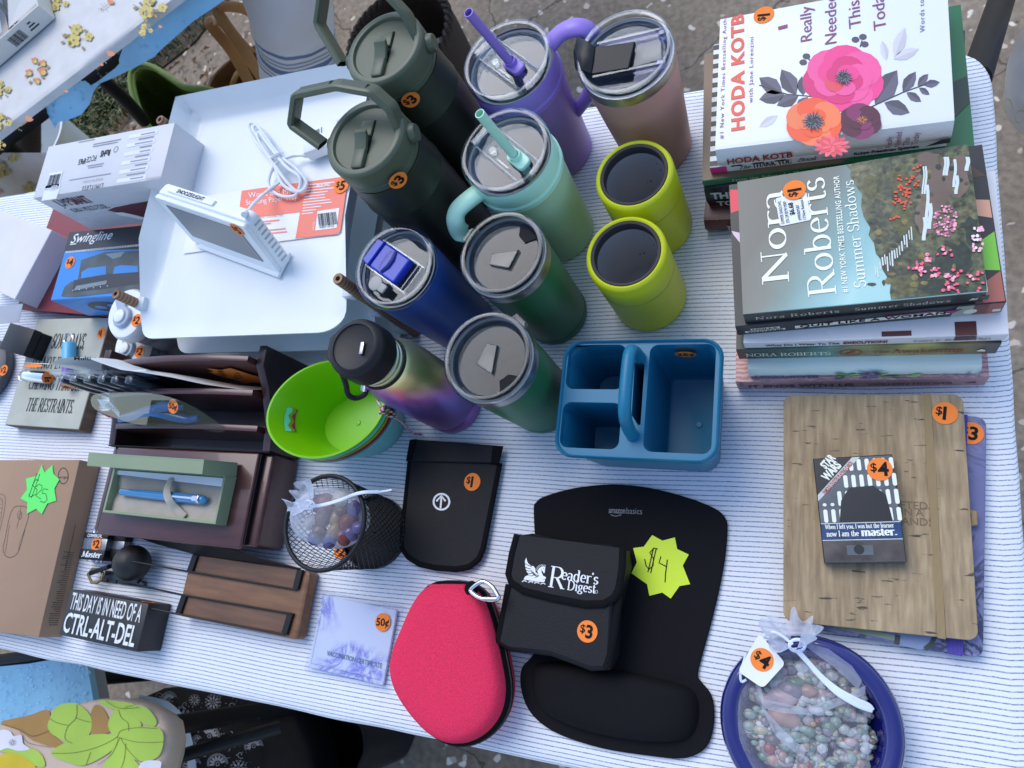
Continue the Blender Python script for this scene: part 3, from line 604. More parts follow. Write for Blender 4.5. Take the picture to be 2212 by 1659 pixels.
def m_towel():
 m,nt,b_=nodes_of("white cotton with blue bands");L=nt. links. new
 tc2=N(nt,'ShaderNodeTexCoord');d=N(nt,'ShaderNodeVectorMath',operation='DOT_PRODUCT');L(tc2. outputs['Object'],d. inputs[0]);d. inputs[1]. default_value=ax;o0=a0. dot(ax)
 mr=N(nt,'ShaderNodeMapRange',n1=o0,n2=o0+LT);L(d. outputs['Value'],mr. inputs[0])
 W_,B_,G_=(0.80,0.80,0.82),(0.17,0.24,0.42),(0.34,0.40,0.52)
 st=[(0,W_)]
 for s0,e_,c_ in((0.38,0.395,B_),(0.415,0.43,G_),(0.45,0.49,B_),(0.505,0.52,G_),(0.535,0.55,G_),(0.575,0.6,B_)):st+=[(s0,c_),(e_,W_)]
 r=ramp(nt,st,'CONSTANT');L(mr. outputs[0],r. inputs[0]);L(r. outputs[0],b_. inputs['Base Color']);b_. inputs['Roughness']. default_value=0.9
 no=N(nt,'ShaderNodeTexNoise',i_Scale=30.0,i_Detail=3.0);L(tc2. outputs['Object'],no. inputs['Vector']);bp=N(nt,'ShaderNodeBump',i_Strength=0.4,i_Distance=0.006);L(no. outputs['Fac'],bp. inputs['Height']);L(bp. outputs[0],b_. inputs['Normal'])
 return m
rl. grid(rf,40,24)
tag(rl. build("rolled_textile",m_towel(),smooth=80),"white cotton roll with blue bands standing in the leather tote","textile")
b=MB()
for i in range(6):b. ball(tuple(P(468+6*(i%3),184+5*(i//3),-0.5)),0.022,n=10,jit=0.6)
tag(b. build("crumpled_cloth",mat("dusty pink cloth",(0.25,0.06,0.085),0.9,bump=0.6,bs=80)),"small crumpled dusty pink cloth beside the leather tote","cloth")
wc=P(888,118,-0.55);wb=thing("wicker_basket","round dark brown wicker basket behind the green bottles","basket",tuple(wc))
M_wick=mat_wave("dark wicker",(0.022,0.013,0.009),(0.10,0.06,0.038),90,'Z',0.75,3.0,bump=1.5,ds=4)
b=MB();b. lathe([(0.11,-0.19),(0.13,-0.1),(0.138,0.0),(0.14,0.06),(0.128,0.06),(0.122,0.0),(0.115,-0.1),(0.1,-0.175)],60,rib=lambda a,z:1+0.02*sin(a*30)*cos(z*300));b. build("basket_body",M_wick,wb)
b=MB()
for k in range(3):
 b. tube([((0.133+0.006*cos(t*14+k*2.1))*cos(t),(0.133+0.006*cos(t*14+k*2.1))*sin(t),0.062+0.006*sin(t*14+k*2.1))for t in[2*pi*i/150 for i in range(150)]],0.005,6,closed=True)
b. build("rim",M_wick,wb)
b=MB();b. ball((0,0,0),0.04,n=14,sc=(1.1,0.8,0.4),jit=0.7);tag(b. build("white_trinket",mat("white glazed ceramic",(0.72,0.70,0.64),0.3),loc=P(938,112,-0.56)),"small white ornament lying inside the dark wicker basket","ornament")
vz=thing("white_vase","white vase with a faint green scroll, cut by the right edge","vase",tuple(P(2262,240,-0.36)))
b=MB();b. lathe([(0.045,-0.0),(0.058,0.03),(0.066,0.1),(0.06,0.22),(0.05,0.3),(0.046,0.298),(0.056,0.2)],40,cap1=False);b. build("vase_body",mat("white glaze",(0.62,0.63,0.66),0.3,coat=0.4),vz)
b=MB();mpv=lambda x,y,h:((0.0625+y*0.06+h+0.004)*cos(x),(0.0625+y*0.06+h+0.004)*sin(x),0.05+y)
for k in range(3):b. line([(pi+0.1+k*0.35+0.16*cos(t/3.0)*(1-t/24),0.02+0.022*sin(t/3.0)*(1-t/24))for t in range(20)],0.003,lambda x,y,h:((0.068+h)*cos(x),(0.068+h)*sin(x),0.045+y))
b. build("painted_scroll",mat("pale green glaze",(0.40,0.45,0.28),0.3),vz,smooth=0)
# ---------------------------------------------------------------- bottom left: leaf-print table, blue sheet, bags
M_leafcloth=mat("tan printed cloth",(0.55,0.42,0.32),0.85,var=0.08,bump=0.2,bs=600)
ZC=-0.10
edge=[(-80,1588),(60,1543),(150,1523),(205,1511),(250,1512),(300,1522),(335,1542),(350,1562),(358,1600),(352,1640),(338,1690),(325,1760)]
e3=[P(x,y,ZC)for x,y in edge];far=[P(-260,1640,ZC),P(-160,1980,ZC),P(250,1980,ZC)]
t3=thing("low_table","small table at bottom left under the leaf-print cloth","table",tuple(P(120,1640,ZC-0.03)))
b=MB();cx3=P(130,1680,ZC);b. prism([tuple((cx3. lerp(v,0.93)-Vector(t3. location)))[:2]for v in e3+far[::-1]],-0.02,0.024);b. build("tabletop",mat("plain board",(0.4,0.33,0.25),0.7),t3)
for px,py in((40,1600),(290,1580),(240,1800),(-90,1800)):bar(t3,"leg",[loc(t3,px,py,ZC-0.051),loc(t3,px,py,ZC-0.051)+Vector((0,0,GZ-ZC+0.051))],0.015)
b=MB();pts=e3+[far[2],far[1],far[0]];n=len(pts);ring0=[cx3. lerp(p,0.96)for p in pts]
for v in ring0:b. v. append(tuple(v))
for k_,dz,o_ in((0.985,0.003,0),(1.0,0.010,0),(0.995,0.022,0),(0.97,0.04,1)):
 for i,p in enumerate(pts):q_=cx3. lerp(p,k_+0.02*o_*sin(i*1.9));b. v. append((q_. x,q_. y,ZC-dz))
b. f. append(tuple(range(n))[::-1]);b. m. append(0)
for k in range(4):
 for i in range(n):b. f. append((k*n+i,(k+1)*n+i,(k+1)*n+(i+1)%n,k*n+(i+1)%n));b. m. append(0)
lc=tag(b. build("leaf_tablecloth",M_leafcloth,smooth=60),"tan cloth printed with big lime leaves over the corner table at bottom left","tablecloth")
pr=MB();mz=lambda x,y,h:tuple(P(x,y,ZC+0.0012+h))
def leafp(pts,m=0,h=0.0):pr. poly([(p. x,p. y)for p in smooth_pts([(x,y,0)for x,y in pts],5,True)],mz,h,m)
def vein(pts,w_=0.9):pr. line([(p. x,p. y)for p in smooth_pts([(x,y,0)for x,y in pts],6)],w_,mz,0.0012,3)
leafp([(2,1560),(60,1546),(105,1534),(110,1580),(140,1610),(118,1614),(72,1600),(44,1580)],1,0.0002)
leafp([(205,1523),(228,1538),(238,1580),(200,1586),(192,1560)],1,0.0002)
leafp([(106,1555),(124,1525),(165,1520),(196,1548),(192,1588),(157,1606),(122,1592),(104,1575)],0,0.0004)
leafp([(214,1514),(250,1514),(290,1522),(258,1532),(232,1528)],0,0.0004);leafp([(262,1532),(292,1523),(318,1530),(338,1556),(330,1570),(298,1556)],0,0.0004)
leafp([(234,1560),(246,1535),(262,1530),(306,1564),(276,1584),(254,1592),(238,1580)],0,0.0006)
leafp([(110,1627),(150,1600),(205,1586),(252,1591),(240,1622),(186,1652),(150,1648)],0,0.0007)
leafp([(254,1590),(286,1572),(342,1572),(353,1600),(340,1636),(302,1644),(272,1625)],0,0.0008)
leafp([(222,1660),(240,1625),(258,1597),(290,1640),(302,1660),(290,1690),(230,1690)],0,0.0005)
leafp([(-10,1620),(40,1611),(85,1625),(97,1655),(70,1652),(40,1632)],0,0.0005);leafp([(-20,1650),(20,1626),(60,1640),(80,1670),(40,1700),(-20,1700)],4,0.0007)
leafp([(-6,1586),(6,1576),(22,1580),(30,1590),(46,1588),(50,1606),(64,1618),(40,1622),(16,1616),(-10,1622)],2,0.0009)
leafp([(304,1648),(345,1644),(346,1662),(335,1690),(300,1690)],2,0.0009)
vein([(166,1521),(164,1550),(146,1570),(140,1595),(156,1606)]);vein([(106,1552),(125,1562),(148,1567)]);vein([(163,1550),(178,1556),(196,1560)])
vein([(112,1627),(160,1626),(210,1614),(250,1594),(262,1578),(300,1572),(340,1574)]);vein([(256,1533),(262,1550),(276,1562),(278,1580)]);vein([(254,1592),(290,1602),(325,1604),(356,1602)]);vein([(258,1594),(240,1630),(210,1652)]);vein([(260,1594),(278,1622),(300,1644)]);vein([(272,1606),(268,1640),(260,1662)]);vein([(228,1514),(258,1530),(300,1528)]);vein([(196,1624),(186,1652)])
vein([(-5,1562),(40,1575),(70,1590),(106,1578)]);vein([(44,1580),(60,1604),(110,1614)])
for k in range(12):a=k*0.52;pr. line([(27+2*cos(a),1604+2*sin(a)),(27+9*cos(a),1604+8*sin(a))],0.6,mz,0.0014,3)
pr. build("printed_leaves",[mat("lime leaf print",(0.36,0.52,0.07),0.8,var=0.15,vs_=8),mat("ochre leaf print",(0.36,0.20,0.055),0.8),mat("white blossom print",(0.66,0.64,0.68),0.8),mat("brown outline print",(0.10,0.07,0.02),0.8),mat("yellow fruit print",(0.56,0.42,0.02),0.8)],lc,smooth=0)
ZB=-0.24
b=MB();e=[(-90,1448),(60,1434),(118,1424),(160,1432),(189,1441),(196,1480),(203,1520),(215,1580),(100,1640),(-90,1680)]
b. v=[tuple(P(x,y,ZB+0.004*mnoise. noise(Vector((x*.01,y*.01,0)))))for x,y in e];b. f=[tuple(range(len(e)))[::-1]];b. m=[0]
for(x,y)in e:q_=P(x,y,ZB);b. v. append((q_. x,q_. y,ZB-0.012))
n=len(e)
for i in range(n):b. f. append((i,(i+1)%n,n+(i+1)%n,n+i));b. m. append(0)
tq=tag(b. build("blue_sheet",M_tarp,smooth=0),"wet light blue plastic sheet beyond the leaf-print cloth","plastic sheet")
dr=MB()
for i in range(260):
 x,y=r3. uniform(0,195),r3. uniform(1432,1560);
 if y>1560-x*0.24 or y<1446-x*0.15:continue
 q_=P(x,y,ZB+0.0025);dr. ball(tuple(q_),r3. uniform(0.0012,0.0032),n=6,sc=(1,1,0.6))
dr. build("water_drops",M_drop,tq)['kind']='stuff'
bt=thing("blue_sheet_stand","low stand under the wet blue plastic sheet with a black edge rail","stand",tuple(P(80,1500,ZB-0.03)))
b=MB();b. prism([tuple((P(80,1520,ZB). lerp(P(x,y,ZB),0.93)-Vector(bt. location)))[:2]for x,y in e],-0.01,0.016);b. build("board",mat("grey board",(0.3,0.32,0.34),0.6),bt)
bar(bt,"edge_rail",[loc(bt,-60,1436,ZB-0.01),loc(bt,40,1422,ZB-0.01),loc(bt,100,1414,ZB-0.01)],0.012)
for px,py in((20,1480),(160,1470),(150,1560)):bar(bt,"leg",[loc(bt,px,py,ZB-0.041),loc(bt,px,py,ZB-0.041)+Vector((0,0,GZ-ZB+0.041))],0.012)
M_pais=mat("black printed cotton",(0.03,0.025,0.024),0.9,var=0.3,spec=0.2)
pc_=P(445,1640,-0.62);pb=thing("paisley_bag","black bag printed with white paisley flowers, pale blue strap, bottom left","bag",tuple(pc_),radians(6))
top=[(262,1524),(300,1505),(338,1488),(362,1490),(384,1503),(406,1500),(440,1494),(486,1502),(536,1516),(556,1560),(582,1640),(600,1740),(500,1800),(330,1790),(290,1700),(300,1600),(290,1545)]
ZP=-0.42
tl=[loc(pb,x,y,ZP)for x,y in top];cen=sum(tl,Vector())/len(tl);n=len(tl)
b=MB()
rings=[(0.0,0.012),(0.35,0.012),(0.7,0.008),(0.92,0.0),(1.0,-0.02),(1.0,-0.10),(0.97,-0.2)]
for k,dz in rings:
 for i,v in enumerate(tl):q_=cen. lerp(v,k);zz=ZP-pc_. z+dz+0.006*mnoise. noise(Vector((q_. x*15,q_. y*15,k)));b. v. append((q_. x,q_. y,zz))
for k in range(len(rings)-1):
 for i in range(n):b. f. append((k*n+i,(k+1)*n+i,(k+1)*n+(i+1)%n,k*n+(i+1)%n));b. m. append(0)
b. build("bag_body",M_pais,pb,smooth=70)
pr=MB();mb_=lambda x,y,h:tuple(loc(pb,x,y,ZP+0.021+h))
def ring(x,y,r_,w_=1.0):pr. line([(x+r_*cos(t),y+r_*sin(t))for t in[2*pi*i/16 for i in range(16)]],w_,mb_,0.0,closed=True)
def pflower(x,y,s_,n_=9,a0=0.0,span=2*pi):
 for i in range(n_):
  a=a0+span*i/n_;cx_,cy2=x+cos(a)*11*s_,y+sin(a)*11*s_
  pr. disc(cx_,cy2,5.2*s_,mb_,0.0,0,ry=2.2*s_,n=10,rot=a)
 ring(x,y,3.2*s_,1.2*s_)
 for i in range(14):a=a0+span*i/14;ring(x+cos(a)*18.5*s_,y+sin(a)*18.5*s_,1.8*s_,0.9*s_)
def curl(x,y,s_,a0,dirn=1):pr. line([(x+s_*(1-t/26)*11*cos(a0+dirn*t*0.27),y+s_*(1-t/26)*11*sin(a0+dirn*t*0.27))for t in range(24)],1.5*s_,mb_,0.0)
for x,y,s_,a0,sp_,n_ in((388,1552,1.25,0.2,2*pi,10),(365,1512,0.9,3.4,2.6,7),(460,1517,0.85,0,2*pi,9),(510,1555,1.0,3.0,3.2,8),(452,1590,1.1,4.0,2.6,6),(548,1612,1.0,2.8,3.6,8),(470,1650,1.1,3.0,3.4,7),(415,1655,1.0,3,3,6),(540,1540,0.6,1,5,7),(420,1512,0.6,0,6.28,8),(425,1600,0.6,2,4,7),(515,1660,0.9,0,6.28,8)):pflower(x,y,s_,n_,a0,sp_)
for x,y,s_,a0,d_ in((424,1545,1,1.0,1),(480,1548,0.9,2.2,-1),(400,1590,1.0,0.3,1),(495,1590,1.0,5,1),(530,1585,0.9,2,-1),(440,1625,0.9,1,1),(345,1503,0.7,3,1),(500,1525,0.7,0,-1),(395,1620,0.9,4,-1),(520,1630,.8,1,1),(480,1500,.6,2,1),(400,1522,.6,2,1)):curl(x,y,s_,a0,d_)
for i in range(150):x,y=r3. uniform(345,560),r3. uniform(1500,1670);pr. disc(x,y,r3. uniform(0.5,1.5),mb_,0.0002,n=7)
pr. build("printed_paisley",mat("grey white print",(0.50,0.47,0.46),0.9),pb,smooth=0)
strap(pb,[(300,1512,-0.385),(340,1520,-0.385),(365,1530,-0.385),(392,1560,-0.385),(408,1610,-0.387),(418,1680,-0.39)],0.009,"strap",mat("pale blue webbing",(0.55,0.64,0.70),0.8,bump=0.5,bs=900),up=(0,0,1))
b=MB();b. poly([(306,1512),(345,1520),(366,1536),(384,1580),(392,1640),(392,1700),(345,1700),(340,1640),(352,1580),(340,1550)],lambda x,y,h:tuple(loc(pb,x,y,ZP+0.0195+h)));b. build("lining",mat("grey lining",(0.20,0.195,0.22),0.9),pb,smooth=0)
bc_=P(690,1625,-0.6);bb=thing("black_bin","empty black plastic bin with a flared rim on the concrete","bin",tuple(bc_),radians(-9))
oq=[loc(bb,x,y,-0.52)for x,y in((578,1566),(640,1532),(690,1540),(772,1560),(790,1600),(784,1640),(740,1700),(600,1700),(590,1640))]
oq=smooth_pts(oq,4,True);cen=sum(oq,Vector())/len(oq);n=len(oq);b=MB()
for k,z in((0.84,-0.13),(0.96,0.06),(1.0,0.075),(1.0,0.083),(0.965,0.083),(0.93,0.06),(0.80,-0.12)):
 for v in oq:q_=cen. lerp(v,k);b. v. append((q_. x,q_. y,z))
for k in range(6):
 for i in range(n):b. f. append((k*n+i,(k+1)*n+i,(k+1)*n+(i+1)%n,k*n+(i+1)%n));b. m. append(0)
b. f. append(tuple(6*n+i for i in range(n)));b. m. append(0);b. f. append(tuple(range(n))[::-1]);b. m. append(0)
b. build("bin_body",M_black,bb,smooth=50)
b=MB();b. tube([P(335,1650,-0.25),P(460,1612,-0.3),P(606,1570,-0.36)],0.011,10);tag(b. build("black_rod",M_blackmetal),"black metal rod crossing in front of the paisley bag","rod")
# ================================================================ THINGS ON THE TABLE, LEFT END
def PYp(px,py,Y):
 """picture point on the upright plane y = Y"""
 a,b=px-CPX,py-CPY
 d=Vector([r[0]*a+r[1]*b+r[2]*FPX for r in CR]);return Vector((0,0,CH))+d*(Y/d. y)
def PXp(px,py,X_):
 a,b=px-CPX,py-CPY
 d=Vector([r[0]*a+r[1]*b+r[2]*FPX for r in CR]);return Vector((0,0,CH))+d*(X_/d. x)
def quadframe(px,z):
 """four picture points (front-left, front-right, back-right, back-left) at height z -> centre, turn, width, depth"""
 q=[P(x,y,z)for x,y in px];c=sum(q,Vector())/4;u=(q[1]-q[0])+(q[2]-q[3]);a=atan2(u. y,u. x)
 ux,uy=Vector((cos(a),sin(a),0)),Vector((-sin(a),cos(a),0))
 return c,a,u. dot(ux)/2,((q[3]-q[0])+(q[2]-q[1])). dot(uy)/2
def card(name,rgb,rough=0.45,var=0.06,k=1.0,**kw):return mat(name,C(*rgb,k=k),rough,var=var,**kw)
M_steeltext=mat("silver ink",(0.5,0.52,0.55),0.4)
M_whiteink=mat("white ink",(0.80,0.82,0.83),0.5,var=0.03)
M_greyink=mat("grey ink",(0.16,0.165,0.18),0.5)
c,a,w_,d_=quadframe([(-60,610),(51,648),(92,497),(-15,440)],0.06)
wbx=thing("white_carton","white carton cut by the left edge, one flap open towards the front","box",(c. x,c. y,0),a)
M_carton=card("white carton board",(206,210,232),0.5)
b=MB();b. box(-w_/2,w_/2,-d_/2,d_/2,0.0,0.06,bev=0.0008,seg=1);b. build("carton_body",M_carton,wbx,smooth=30)
b=MB();f0,f1,f2,f3=[loc(wbx,*p)for p in((-30,664,0.05),(49,656,0.055),(40,697,0.03),(-30,700,0.026))];b. add([f0,f1,f2,f3]+[v-Vector((0,0,0.0006))for v in(f0,f1,f2,f3)],[(3,2,1,0),(4,5,6,7),(3,2,6,7),(2,1,5,6)]);b. build("flap",M_carton,wbx,smooth=0)
c,a,w_,d_=quadframe([(47,667),(300,690),(342,440),(105,445)],0.0235)
mb2=thing("maroon_box","flat maroon box lying under the blue hole punch carton","box",(c. x,c. y,0),a)
b=MB();b. box(-w_/2,w_/2,-d_/2,d_/2,0.0185,0.0235,bev=0.0012);b. build("lid",card("maroon bookcloth",(118,48,62),0.6,bump=0.2),mb2)
b=MB();b. box(-w_/2+.004,w_/2-.004,-d_/2+.004,d_/2,0.0,0.0183,bev=0.001);b. build("box_body",mat("dark red board",C(90,34,46),0.6),mb2)
ZS=0.0857
c,a,w_,d_=quadframe([(110,652),(318,632),(345,486),(150,501)],ZS)
sb=thing("hole_punch_carton","blue and black carton with a picture of a hole punch, priced $4","box",(c. x,c. y,0.0242),a);hs=ZS-0.0242
M_sblue=card("blue carton",(38,128,222),0.35);M_sblack=mat("black carton print",(0.02,0.022,0.026),0.35)
b=MB();b. box(-w_/2,w_/2,-d_/2,d_/2,0,hs,bev=0.0008,seg=1);b. build("carton_body",M_sblue,sb,smooth=30)
mp=flat(hs+0.0002);l=lambda x,y:tuple(loc(sb,x,y,ZS))[:2]
pr=MB();pr. poly([l(139,543),l(150.5,502),(w_/2,d_/2-.001),(w_/2,d_/2-0.038)],mp,0,0)
ya=l(139,543)[1]
for k in range(60):pr. rect(-w_/2+0.004+k*w_/60,-w_/2+0.0055+k*w_/60,ya-0.0035,ya-0.0005,mp,0.0003,1)
pr. text("Swingline",l(152,528)[0],l(152,526)[1],0.014,mp,width=l(243,510)[0]-l(152,526)[0],m=1,shear=0.35,bold=0.006,h=0.0004)
pr. rect(l(152,529)[0],l(166,525)[0],l(152,528)[1]-0.001,l(152,528)[1]+0.0005,mp,0.0004,1)
pr. text("LOW",l(313,497)[0],l(313,497)[1],0.011,mp,m=2,bold=0.02,h=0.0004)
D=lambda pts:[l(x,y)for x,y in pts]
pr. poly(D([(133,640),(140,620),(155,608),(168,610),(176,562),(228,545),(322,540),(318,600),(305,625),(160,642)]),mp,0.0003,3)
pr. poly(D([(157,632),(160,606),(232,592),(320,586),(312,612),(230,624)]),mp,0.0004,0)
pr. poly(D([(176,602),(177,588),(190,580),(230,575),(230,593)]),mp,0.0005,4);pr. poly(D([(245,592),(248,577),(262,573),(298,575),(299,588)]),mp,0.0005,4)
pr. poly(D([(228,549),(245,560),(262,555),(270,544)]),mp,0.0005,5)
for k in range(6):x_,y_=l(158+15*k,628-2.0*k);pr. disc(x_,y_,0.0008,mp,0.0006,1,n=8)
pr. poly(D([(160,628),(230,614),(232,606),(166,618)]),mp,0.0005,5)
pr. build("printed_panel",[M_sblack,M_whiteink,mat("yellow ink",(0.62,0.66,0.05),0.4),mat("grey photo print",(0.055,0.075,0.08),0.35,var=0.6,vs_=30),M_sblue,mat("light photo print",(0.2,0.26,0.28),0.3)],sb,smooth=0)
mp=plane((0,-d_/2-0.0002,0),(1,0,0),(0,0,1));pr=MB()
pr. disc(-0.015,0.03,0.034,mp,0.0002,0,ry=0.018);pr. disc(-0.028,0.03,0.011,mp,0.0004,1,ry=0.006);pr. disc(0.0,0.033,0.011,mp,0.0004,1,ry=0.006);pr. poly([(0.03,hs-.001),(0.09,hs-.001),(0.09,0.006)],mp,0.0003,2);pr. line([(0.028,hs-.001),(0.09,0.004)],0.0015,mp,0.0005,3)
pr. build("front_print",[M_sblack,M_sblue,M_sblack,bpy. data. materials["yellow ink"]],sb,smooth=0)
sticker(sb,plane((*l(152,567),hs+0.0003),(1,0,0),(0,1,0)),"$4")
ZJ=0.175
c,a,w_,d_=quadframe([(73,424),(345,391),(378,264),(103,316)],ZJ)
a=0.005;jb=thing("tool_carton","grey white carton of a jump starter tool with red and black lettering","box",(c. x,c. y,0.0865),a);hj=ZJ-0.0865
M_jw=card("pale grey carton",(196,204,226),0.4,k=0.92);M_jm=card("dark red print",(88,40,50),0.4)
b=MB();b. box(-w_/2,w_/2,-d_/2,d_/2,0,hj,bev=0.0015,seg=2);b. build("carton_body",M_jw,jb,smooth=30)
mp=plane((0,0,hj+0.0002),(-1,0,0),(0,-1,0));l=lambda x,y:(-loc(jb,x,y,ZJ). x,-loc(jb,x,y,ZJ). y)
pr=MB()
def tx(s_,px,py,h_,m=0,wpx=None,**kw):
 x,y=l(px,py);pr. text(s_,x,y,h_,mp,m=m,width=None if wpx is None else wpx,h=0.0003,**kw)
x1,y1=l(372,300);x0,y0=l(271,386)
for k in range(6):pr. rect(l(300,300)[0]-0.03,l(280,300)[0]+0.002,l(290,390)[1]+0.0-0.0125*k-0.0055,l(290,390)[1]-0.0125*k,mp,0.0001,2)
for k in range(11):
 yy=l(290,390)[1]-0.0011-0.00625*k;w2=(0.022,0.03,0.026,0.02,0.03,0.024,0.018,0.02,0.03,0.026,0.024)[k]
 pr. rect(l(300,300)[0]-0.026,l(300,300)[0]-0.026+w2,yy-0.0028,yy-0.001,mp,0.0003,1)
tx("TECHNICAL SPECIFICATIONS",352,380,0.0026,1,0.026);tx("LIMITLESS",224,396,0.0062,0,0.037,space=1.3);tx("INNOVATIONS",224,384,0.0036,1,0.036,space=1.6)
tx("RoHS",240,323,0.0085,0,0.017,bold=0.03);tx("IP65",187,342,0.008,0,0.013,bold=0.01);tx("CE",199,338,0.008,0,0.008);tx("FC",210,335,0.008,0,0.008)
pr. line([(l(251,323)[0]+0.0035*cos(t),l(251,323)[1]+0.004*sin(t))for t in[i*pi/8 for i in range(16)]],0.0006,mp,0.0003,0,True)
for px,py,w2 in((262,300,0.05),(255,306,0.045),(205,300,0.03),(225,352,0.03),(222,357,0.026),(240,374,0.075)):pr. rect(l(px,py)[0],l(px,py)[0]+w2,l(px,py)[1],l(px,py)[1]+0.0013,mp,0.0003,1)
bx0,by0=l(135,372);pr. rect(bx0-0.001,bx0+0.025,by0-0.002,by0+0.021,mp,0.0001,2);barcode(pr,bx0+0.001,bx0+0.023,by0+0.002,by0+0.019,mp,0.0003)
bx0,by0=l(130,408);pr. poly([(bx0,by0),(bx0+0.03,by0),(bx0+0.03,by0+0.014),(bx0+0.002,by0+0.014)],mp,0.0001,2);tx("CES",126,400,0.007,3,0.012,bold=0.03);pr. rect(bx0+0.001,bx0+0.03,by0-0.008,by0-0.003,mp,0.0001,2)
pr. build("top_print",[M_ink,mat("mid grey ink",(0.27,0.28,0.33),0.5),mat("white label",(0.72,0.75,0.8),0.5),M_jw],jb,smooth=0)
mp=plane((-w_/2,-d_/2-0.0002,0),(1,0,0),(0,0,1));pr=MB()
pr. text("JUMP",0.022,hj-0.026,0.0165,mp,m=0,width=0.026,h=0.0004);pr. text("SMART",0.049,hj-0.026,0.0165,mp,m=1,width=0.034,bold=0.03,h=0.0004);pr. text("10-IN-1 MULTI-TOOL",0.026,hj-0.043,0.010,mp,m=0,width=0.066,h=0.0004)
pr. poly([(0.080,0.042),(0.1,0.046),(w_-.002,0.050),(w_-.002,0.001),(0.14,0.001),(0.11,0.012)],mp,0.0002,1);pr. poly([(0.085,0.034),(0.099,0.032),(0.111,0.022),(0.121,0.012),(0.107,0.010),(0.101,0.018),(0.087,0.026)],mp,0.0005,2);pr. rect(0.15,0.165,0.036,0.038,mp,0.0005,2)
pr. line([(0.06,0.040),(0.07,0.043),(0.08,0.0415),(0.1,0.046),(0.13,0.048)],0.0012,mp,0.0003,2)
pr. build("front_print",[M_ink,M_jm,M_whiteink],jb,smooth=0)
c,a,w_,d_=quadframe([(2,754),(52,767),(71,713),(18,696)],0.05)
o=thing("black_cube_box","small plain black box at the left edge beside the grey wood sign","box",(c. x,c. y,0),a);b=MB();b. box(-w_/2,w_/2,-d_/2,d_/2,0,0.036,bev=0.0012);b. build("box_body",M_black,o);b=MB();b. box(-w_/2-.0008,w_/2+.0008,-d_/2-.0008,d_/2+.0008,0.037,0.05,bev=0.0012);b. build("lid",M_black,o)
dl=thing("chore_dial","grey gadget with a white notched word dial priced $2 at left edge","dial",tuple(P(-14,806,0.0)),0.2)
b=MB();b. lathe([(0.046,0),(0.05,0.006),(0.05,0.016),(0.045,0.02)],40,fx=1.0,fy=1.05);b. build("gadget_body",mat("grey rubber",(0.075,0.08,0.09),0.5),dl)
b=MB();nn=48;b. prism([(0.037*(1-(0.07 if i%6 in(0,1)else 0))*cos(2*pi*i/nn),0.037*(1-(0.07 if i%6 in(0,1)else 0))*sin(2*pi*i/nn))for i in range(nn)],0.0205,0.0225);ds=b. build("dial_plate",M_white,dl)
pr=MB()
for k,wd in enumerate(("TOMORROW","SIZE","ONCE","SOON","LATER","NEVER")):
 t=-0.4-k*1.05;q=plane((0,0,0.0226),(-sin(t),cos(t),0),(-cos(t),-sin(t),0));pr. text(wd,0,-0.032,0.0028,q,align='C',h=0.0002);pr. line([(0.006*cos(t+.5),0.006*sin(t+.5)),(0.034*cos(t+.5),0.034*sin(t+.5))],0.0004,flat(0.0228),0)
pr. build("lettering",M_ink,ds,smooth=0)
sticker(dl,plane(loc(dl,8,800,0.023),(0.95,0.1,0),(-0.1,0.95,0)),"$2",0.0088)
c,a,w_,d_=quadframe([(12,918),(178,930),(232,685),(78,688)],0.02)
sg=thing("wood_sign","weathered grey wood plaque with black serif words lying flat","sign",(c. x,c. y,0),a)
b=MB();b. prism([(-w_/2,-d_/2),(w_/2,-d_/2),(w_/2,d_/2),(-w_/2,d_/2)],0,0.019,bev=0.0012);b. build("plank",mat("brown raw wood",(0.13,0.085,0.05),0.8,var=0.4,stretch=(1,8,1)),sg)
b=MB();b. box(-w_/2+.001,w_/2-.001,-d_/2+.001,d_/2-.001,0.0185,0.02,bev=0.0005,seg=1);b. build("painted_face",mat("chalky grey paint",C(170,178,178),0.8,var=0.14,vs_=22,bump=0.4,bs=180),sg)
mp=flat(0.0202);pr=MB();l=lambda x,y:tuple(loc(sg,x,y,0.02))[:2]
for s_,x0,x1,yb,hh in(("SOME DAYS,",109,181,752,0.0225),("IT'S NOT EVEN WORTH",66,200,795,0.018),("CHEWING THROUGH",60,179,840,0.0175),("THE RESTRAINTS.",54,157,887,0.0195)):
 x_,y_=l(x0,yb);pr. text(s_,x_,y_,hh,mp,width=l(x1,yb)[0]-x_,font='serif',shear=0.12,thick=0.085,thin=0.03,h=0)
pr. build("lettering",M_ink,sg,smooth=0)
sticker(sg,plane(loc(sg,219,720,0.0202),(0.97,0.2,0),(-0.2,0.97,0)),"$1",0.0085)
def cylinder_light(name,label,p0,p1,r,mats,txt,split=None,ringpos=None):
 p0,p1=Vector(p0),Vector(p1);ax_=(p1-p0). normalized();t=thing(name,label,"flashlight",tuple(p0),atan2(ax_. y,ax_. x),"key ring torches on the grey sign");Ln=(p1-p0). length
 T=Matrix(((0,0,1,0),(0,1,0,0),(-1,0,0,0),(0,0,0,1)))
 s0=split or Ln
 b=MB();b. lathe([(r*.5,0),(r*.92,0.0006),(r,0.0025),(r,s0)],28,T=T,cap1=split is None);b. build("barrel",mats[0],t)
 if split:b=MB();b. lathe([(r,s0+.0001),(r,Ln-.001),(r*.94,Ln)],28,T=T);b. build("cap",mats[1],t)
 b=MB();b. tube([(-0.006+0.0085*cos(k),0.0085*sin(k),0.002)for k in[2*pi*i/24 for i in range(24)]],0.0008,6,closed=True);b. build("key_ring",M_chrome,t)
 sticker(t,plane((Ln+0.0002,0,0),(0,1,0),(0,0,1)),txt,r*0.98,rot=0.3)
 return t
zz=0.0202+0.0095
